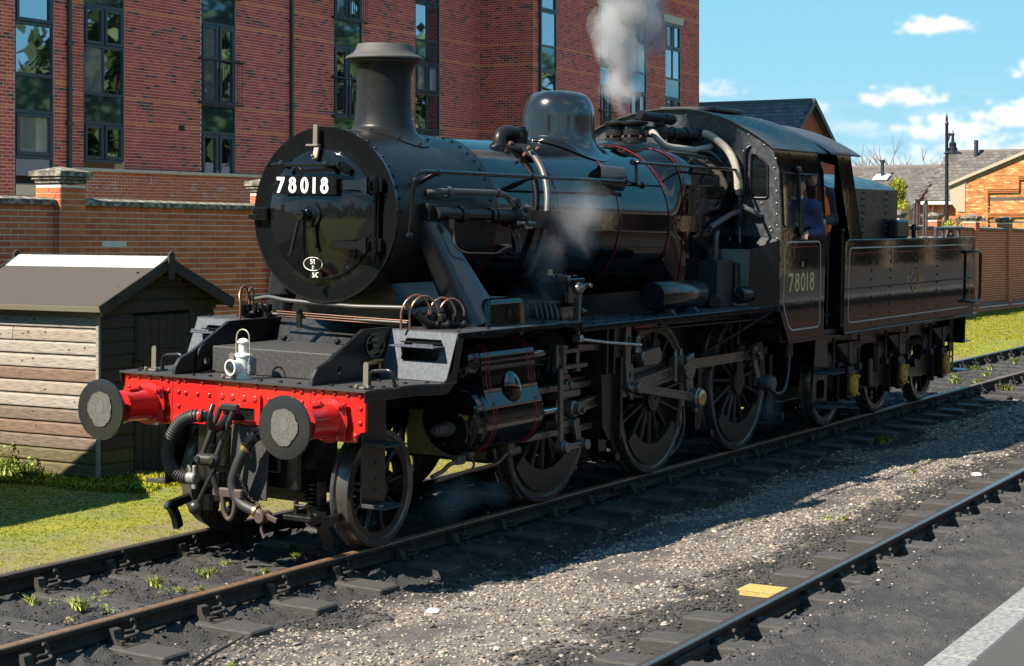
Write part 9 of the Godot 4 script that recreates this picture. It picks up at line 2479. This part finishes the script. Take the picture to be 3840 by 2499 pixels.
# ---------------------------------------------------------------- people
func blob(bones: Array, cell: float, k: float) -> MB:   # smooth union of tapered capsules, meshed as surface nets
	var lo := Vector3.ONE * 1e9
	var hi := -lo
	for b in bones:
		var r: float = maxf(b[2], b[3]) + cell * 2.5
		for p in [b[0], b[1]]:
			lo = lo.min(p - Vector3.ONE * r); hi = hi.max(p + Vector3.ONE * r)
	var n := Vector3i(((hi - lo) / cell).ceil()) + Vector3i.ONE
	var f := PackedFloat32Array()
	f.resize(n.x * n.y * n.z)
	f.fill(1.0)
	for b in bones:
		var a: Vector3 = b[0]; var e: Vector3 = b[1]; var ra: float = b[2]; var rb: float = b[3]
		var m: float = maxf(ra, rb) + k + cell * 2.0
		var c0 := Vector3i(((a.min(e) - Vector3.ONE * m - lo) / cell).floor()).clamp(Vector3i.ZERO, n - Vector3i.ONE)
		var c1 := Vector3i(((a.max(e) + Vector3.ONE * m - lo) / cell).ceil()).clamp(Vector3i.ZERO, n - Vector3i.ONE)
		var d := e - a
		var dd := maxf(d.length_squared(), 1e-9)
		for z in range(c0.z, c1.z + 1):
			for y in range(c0.y, c1.y + 1):
				for x in range(c0.x, c1.x + 1):
					var p := lo + Vector3(x, y, z) * cell
					var t := clampf((p - a).dot(d) / dd, 0, 1)
					var s := p.distance_to(a + d * t) - lerpf(ra, rb, t)
					var i := (z * n.y + y) * n.x + x
					var o := f[i]
					var h := maxf(k - absf(o - s), 0.0) / k
					f[i] = minf(o, s) - h * h * k * 0.25
	var out := mb()
	var at := {}
	var off := [Vector3i(0, 0, 0), Vector3i(1, 0, 0), Vector3i(0, 1, 0), Vector3i(1, 1, 0), Vector3i(0, 0, 1), Vector3i(1, 0, 1), Vector3i(0, 1, 1), Vector3i(1, 1, 1)]
	var ed := [[0, 1], [2, 3], [4, 5], [6, 7], [0, 2], [1, 3], [4, 6], [5, 7], [0, 4], [1, 5], [2, 6], [3, 7]]
	for z in n.z - 1:
		for y in n.y - 1:
			for x in n.x - 1:
				var i0 := (z * n.y + y) * n.x + x
				var vals := [f[i0], f[i0 + 1], f[i0 + n.x], f[i0 + n.x + 1], f[i0 + n.x * n.y], f[i0 + n.x * n.y + 1], f[i0 + n.x * n.y + n.x], f[i0 + n.x * n.y + n.x + 1]]
				var neg := 0
				for q in vals: if q < 0: neg += 1
				if neg == 0 or neg == 8: continue
				var sum := Vector3.ZERO
				var cnt := 0
				for e in ed:
					var va: float = vals[e[0]]; var vb: float = vals[e[1]]
					if (va < 0) != (vb < 0):
						sum += Vector3(off[e[0]]).lerp(Vector3(off[e[1]]), va / (va - vb))
						cnt += 1
				at[i0] = out.v.size()
				out.v.append(lo + (Vector3(x, y, z) + sum / cnt) * cell)
				out.n.append(Vector3(vals[1] + vals[3] + vals[5] + vals[7] - vals[0] - vals[2] - vals[4] - vals[6], vals[2] + vals[3] + vals[6] + vals[7] - vals[0] - vals[1] - vals[4] - vals[5], vals[4] + vals[5] + vals[6] + vals[7] - vals[0] - vals[1] - vals[2] - vals[3]).normalized())
	var st := [1, n.x, n.x * n.y]
	for i0 in at:
		var x: int = i0 % n.x
		var y: int = (i0 / n.x) % n.y
		var z: int = i0 / (n.x * n.y)
		for ax in 3:
			var c := Vector3i(x, y, z)
			if c[ax] >= n[ax] - 1: continue
			var u: int = (ax + 1) % 3
			var w: int = (ax + 2) % 3
			if c[u] == 0 or c[w] == 0: continue
			var fa := f[i0]; var fb := f[i0 + st[ax]]
			if (fa < 0) == (fb < 0): continue
			var q := [i0, i0 - st[u], i0 - st[u] - st[w], i0 - st[w]]
			var ok := true
			for g in q: if not at.has(g): ok = false
			if not ok: continue
			var v0: int = at[q[0]]; var v1: int = at[q[1]]; var v2: int = at[q[2]]; var v3: int = at[q[3]]
			if fa < 0: out.ix.append_array([v0, v2, v1, v0, v3, v2])
			else: out.ix.append_array([v0, v1, v2, v0, v2, v3])
	return out

func figure(called_label: String, at: Vector3, turn: float, jacket: Color, trousers: Color, hat: Color, vest: bool, lean_x: float) -> void:
	# faces local -x; built standing, 1.72 m, a little stooped by lean_x
	var p := thing("person", called_label, "person", at, turn, "", true)
	var skin := mat("skin", Color(0.46, 0.24, 0.17), 0.55, 0.0, {})
	var V := func(x: float, y: float, z: float): return Vector3(x - lean_x * maxf(0.0, y - 0.9), y, z)
	var head := [[V.call(0.0, 1.56, 0), V.call(-0.015, 1.63, 0), 0.075, 0.088], [V.call(-0.03, 1.53, 0), V.call(-0.055, 1.50, 0), 0.058, 0.042], [V.call(0.02, 1.60, 0), V.call(0.03, 1.55, 0), 0.08, 0.06], [V.call(0.015, 1.40, 0), V.call(0.0, 1.52, 0), 0.055, 0.055], [V.call(-0.085, 1.585, 0), V.call(-0.112, 1.555, 0), 0.010, 0.015], [V.call(-0.08, 1.515, -0.02), V.call(-0.08, 1.515, 0.02), 0.012, 0.012], [V.call(0.0, 1.585, -0.086), V.call(0.005, 1.55, -0.082), 0.016, 0.012], [V.call(0.0, 1.585, 0.086), V.call(0.005, 1.55, 0.082), 0.016, 0.012]]
	# hands at the ends of bent forearms, five fingers each
	var hands := []
	for s in [-1.0, 1.0]:
		var w: Vector3 = V.call(-0.34, 1.06, 0.15 * s)
		var e := w + Vector3(-0.085, -0.015, -0.01 * s)
		hands.append([w, e, 0.028, 0.034])
		for k in 4:
			var o := e + Vector3(0.0, 0.0, (k - 1.5) * 0.020)
			var m := o + Vector3(-0.040 - 0.006 * (1 if k in [1, 2] else 0), -0.012, 0)
			hands.append([o, m, 0.010, 0.009]); hands.append([m, m + Vector3(-0.015, -0.032, 0), 0.009, 0.008])
		hands.append([w + Vector3(-0.03, 0.0, -0.025 * s), w + Vector3(-0.07, 0.01, -0.055 * s), 0.013, 0.010])
		hands.append([w + Vector3(-0.07, 0.01, -0.055 * s), w + Vector3(-0.10, 0.0, -0.055 * s), 0.010, 0.009])
	var body := blob(head, 0.009, 0.03)
	var hb := blob(hands, 0.006, 0.008)
	var k0 := body.v.size()
	body.v.append_array(hb.v); body.n.append_array(hb.n)
	for i in hb.ix: body.ix.append(i + k0)
	part("body", body, skin, p)
	var eye := mb()
	for s in [-1.0, 1.0]: eye.ball(V.call(-0.083, 1.60, 0.031 * s), 0.010, 8)
	part("eyes", eye, mat("eye_dark", Color(0.03, 0.025, 0.02), 0.2), p)
	var jk := [[V.call(0.01, 0.92, -0.05), V.call(0.01, 1.15, -0.06), 0.15, 0.145], [V.call(0.01, 0.92, 0.05), V.call(0.01, 1.15, 0.06), 0.15, 0.145], [V.call(0.015, 1.15, 0), V.call(0.02, 1.33, 0), 0.165, 0.13], [V.call(0.02, 1.36, -0.16), V.call(0.02, 1.36, 0.16), 0.085, 0.085], [V.call(0.02, 1.40, 0), V.call(0.01, 1.46, 0), 0.08, 0.068]]
	for s in [-1.0, 1.0]:
		jk.append([V.call(0.02, 1.35, 0.19 * s), V.call(0.07, 1.08, 0.245 * s), 0.078, 0.06])
		jk.append([V.call(0.07, 1.08, 0.245 * s), V.call(-0.32, 1.06, 0.16 * s), 0.058, 0.042])
	part("jacket", blob(jk, 0.014, 0.05), mat("jacket_%s" % jacket.to_html(), jacket, 0.85), p)
	var tr := []
	for s in [-1.0, 1.0]:
		tr.append([V.call(0.01, 0.90, 0.085 * s), V.call(-0.01, 0.50, 0.10 * s), 0.115, 0.075])
		tr.append([V.call(-0.01, 0.50, 0.10 * s), V.call(0.02, 0.10, 0.11 * s), 0.072, 0.058])
	part("trousers", blob(tr, 0.014, 0.04), mat("trousers_%s" % trousers.to_html(), trousers, 0.9), p)
	var bt := []
	for s in [-1.0, 1.0]: bt.append([V.call(0.03, 0.055, 0.11 * s), V.call(-0.15, 0.04, 0.125 * s), 0.05, 0.038])
	part("boots", blob(bt, 0.012, 0.02), mats["rubber"], p)
	part("cap", blob([[V.call(0.0, 1.655, 0), V.call(-0.02, 1.675, 0), 0.092, 0.09], [V.call(0.02, 1.63, 0), V.call(0.035, 1.60, 0), 0.085, 0.078], [V.call(-0.10, 1.64, -0.03), V.call(-0.10, 1.64, 0.03), 0.018, 0.018]], 0.01, 0.03), mat("cap_%s" % hat.to_html(), hat, 0.8), p)
	if vest:
		var hv := [[V.call(-0.02, 1.0, -0.08), V.call(-0.01, 1.3, -0.09), 0.155, 0.115], [V.call(-0.02, 1.0, 0.08), V.call(-0.01, 1.3, 0.09), 0.155, 0.115], [V.call(0.0, 1.38, -0.10), V.call(0.0, 1.40, 0.10), 0.075, 0.075]]
		part("hi_vis_vest", blob(hv, 0.014, 0.04), mat("hi_vis_orange", Color(0.75, 0.13, 0.012), 0.6), p)
		part("reflective_stripe", mb().tube([V.call(-0.165, 1.05, 0.14), V.call(-0.15, 1.28, 0.13), V.call(-0.06, 1.42, 0.10)], 0.018, 6).tube([V.call(-0.165, 1.05, -0.14), V.call(-0.15, 1.28, -0.13), V.call(-0.06, 1.42, -0.10)], 0.018, 6), mat("reflective_grey", Color(0.5, 0.5, 0.48), 0.4), p)
	else:
		part("shirt_collar", mb().lathe([Vector2(0.075, -0.02), Vector2(0.07, 0.02), Vector2(0.06, 0.022)], V.call(0.0, 1.47, 0), Vector3(-0.2, 1, 0), 16), mat("collar_white", Color(0.7, 0.7, 0.7), 0.8), p)

func build_people() -> void:
	figure("person in a dark jacket and orange high visibility vest standing in the cab doorway", Vector3(9.10, 1.47, 1.05), 0.35, Color(0.012, 0.013, 0.018), Color(0.015, 0.016, 0.02), Color(0.015, 0.015, 0.018), true, 0.12)
	figure("person in a purple jacket with white collar leaning at the cab side window", Vector3(8.48, 1.33, 1.13), 0.25, Color(0.035, 0.032, 0.10), Color(0.02, 0.025, 0.05), Color(0.02, 0.02, 0.025), false, 0.22)

# ---------------------------------------------------------------- steam
func steam(label: String, spec: Array, sd: int, dens: float) -> void:
	# spec: rows of [centre, spread x, spread y, spread z, size from, size to, how many]
	var root := thing("steam", label, "steam", Vector3.ZERO)
	root.set_meta("kind", "stuff")
	var r := RandomNumberGenerator.new()
	r.seed = sd
	for s in spec:
		for i in s[6]:
			var q := r.randf_range(s[4], s[5])
			var sz := Vector3(q * r.randf_range(0.8, 1.2), q * r.randf_range(0.8, 1.3), q)
			var o: Vector3 = s[0] + Vector3(clampf(r.randfn() * 0.5, -1, 1) * s[1], r.randf_range(-1, 1) * s[2], clampf(r.randfn() * 0.5, -1, 1) * s[3])
			var rot := Vector3(r.randf() * 3, r.randf() * 3, r.randf() * 3)
			var k := r.randi() % 5
			for shell in [1.25, 0.8, 0.45]:   # thin outside, thicker within
				var f := FogVolume.new()
				f.name = "puff"
				f.shape = RenderingServer.FOG_VOLUME_SHAPE_ELLIPSOID
				f.size = sz * shell
				f.position = o
				f.rotation = rot
				f.material = puff_mat(dens * (0.35 + 0.22 * k))
				root.add_child(f, true)

var puffs := {}
func puff_mat(d: float) -> FogMaterial:
	if not puffs.has(d):
		var m := FogMaterial.new()
		m.resource_name = "steam"
		m.albedo = Color(0.97, 0.97, 0.98)
		m.density = d
		puffs[d] = m
	return puffs[d]

func build_steam() -> void:
	steam("white steam plume rising from the safety valves in front of the cab", [[Vector3(6.45, 3.70, 0), 0.08, 0.12, 0.08, 0.07, 0.15, 9], [Vector3(6.45, 3.98, 0), 0.16, 0.16, 0.14, 0.14, 0.28, 14], [Vector3(6.47, 4.28, 0), 0.28, 0.18, 0.2, 0.16, 0.34, 18], [Vector3(6.52, 4.58, 0), 0.36, 0.2, 0.26, 0.18, 0.40, 22], [Vector3(6.62, 4.95, 0), 0.44, 0.26, 0.3, 0.2, 0.5, 24], [Vector3(6.7, 5.4, 0), 0.5, 0.3, 0.35, 0.3, 0.6, 18], [Vector3(6.05, 4.1, 0), 0.22, 0.35, 0.15, 0.1, 0.24, 7], [Vector3(7.0, 4.6, 0), 0.2, 0.4, 0.15, 0.08, 0.2, 8]], 5, 0.75)
	steam("thin white steam drifting up past the boiler side above the cylinders", [[Vector3(3.35, 2.45, 1.12), 0.34, 0.28, 0.08, 0.14, 0.36, 22], [Vector3(2.75, 2.0, 1.1), 0.26, 0.32, 0.08, 0.12, 0.3, 16], [Vector3(2.55, 1.82, 1.08), 0.15, 0.12, 0.06, 0.08, 0.18, 7]], 8, 0.10)
	steam("faint steam curling from the drain pipes by the leading wheel", [[Vector3(1.35, 0.33, 1.12), 0.30, 0.10, 0.08, 0.12, 0.26, 12], [Vector3(1.8, 0.26, 1.1), 0.3, 0.06, 0.08, 0.1, 0.22, 7]], 9, 0.12)
	steam("faint steam behind the rearmost driving wheel near the rail", [[Vector3(8.1, 0.35, 1.0), 0.14, 0.16, 0.08, 0.12, 0.26, 8]], 10, 0.10)

func _ready() -> void:
	RNG.seed = 2024
	brick_grain = noise_tex(0.08, 256, 4, 0.82, 1.0)
	build_view()
	build_ground()
	build_wall()
	build_flats()
	build_houses()
	build_street_lamp()
	build_trees()
	build_engine()
	build_track()
	build_platform()
	build_wood()
	build_shed()
	build_tender()
	build_headlamp()
	build_people()
	build_litter()
	build_steam()
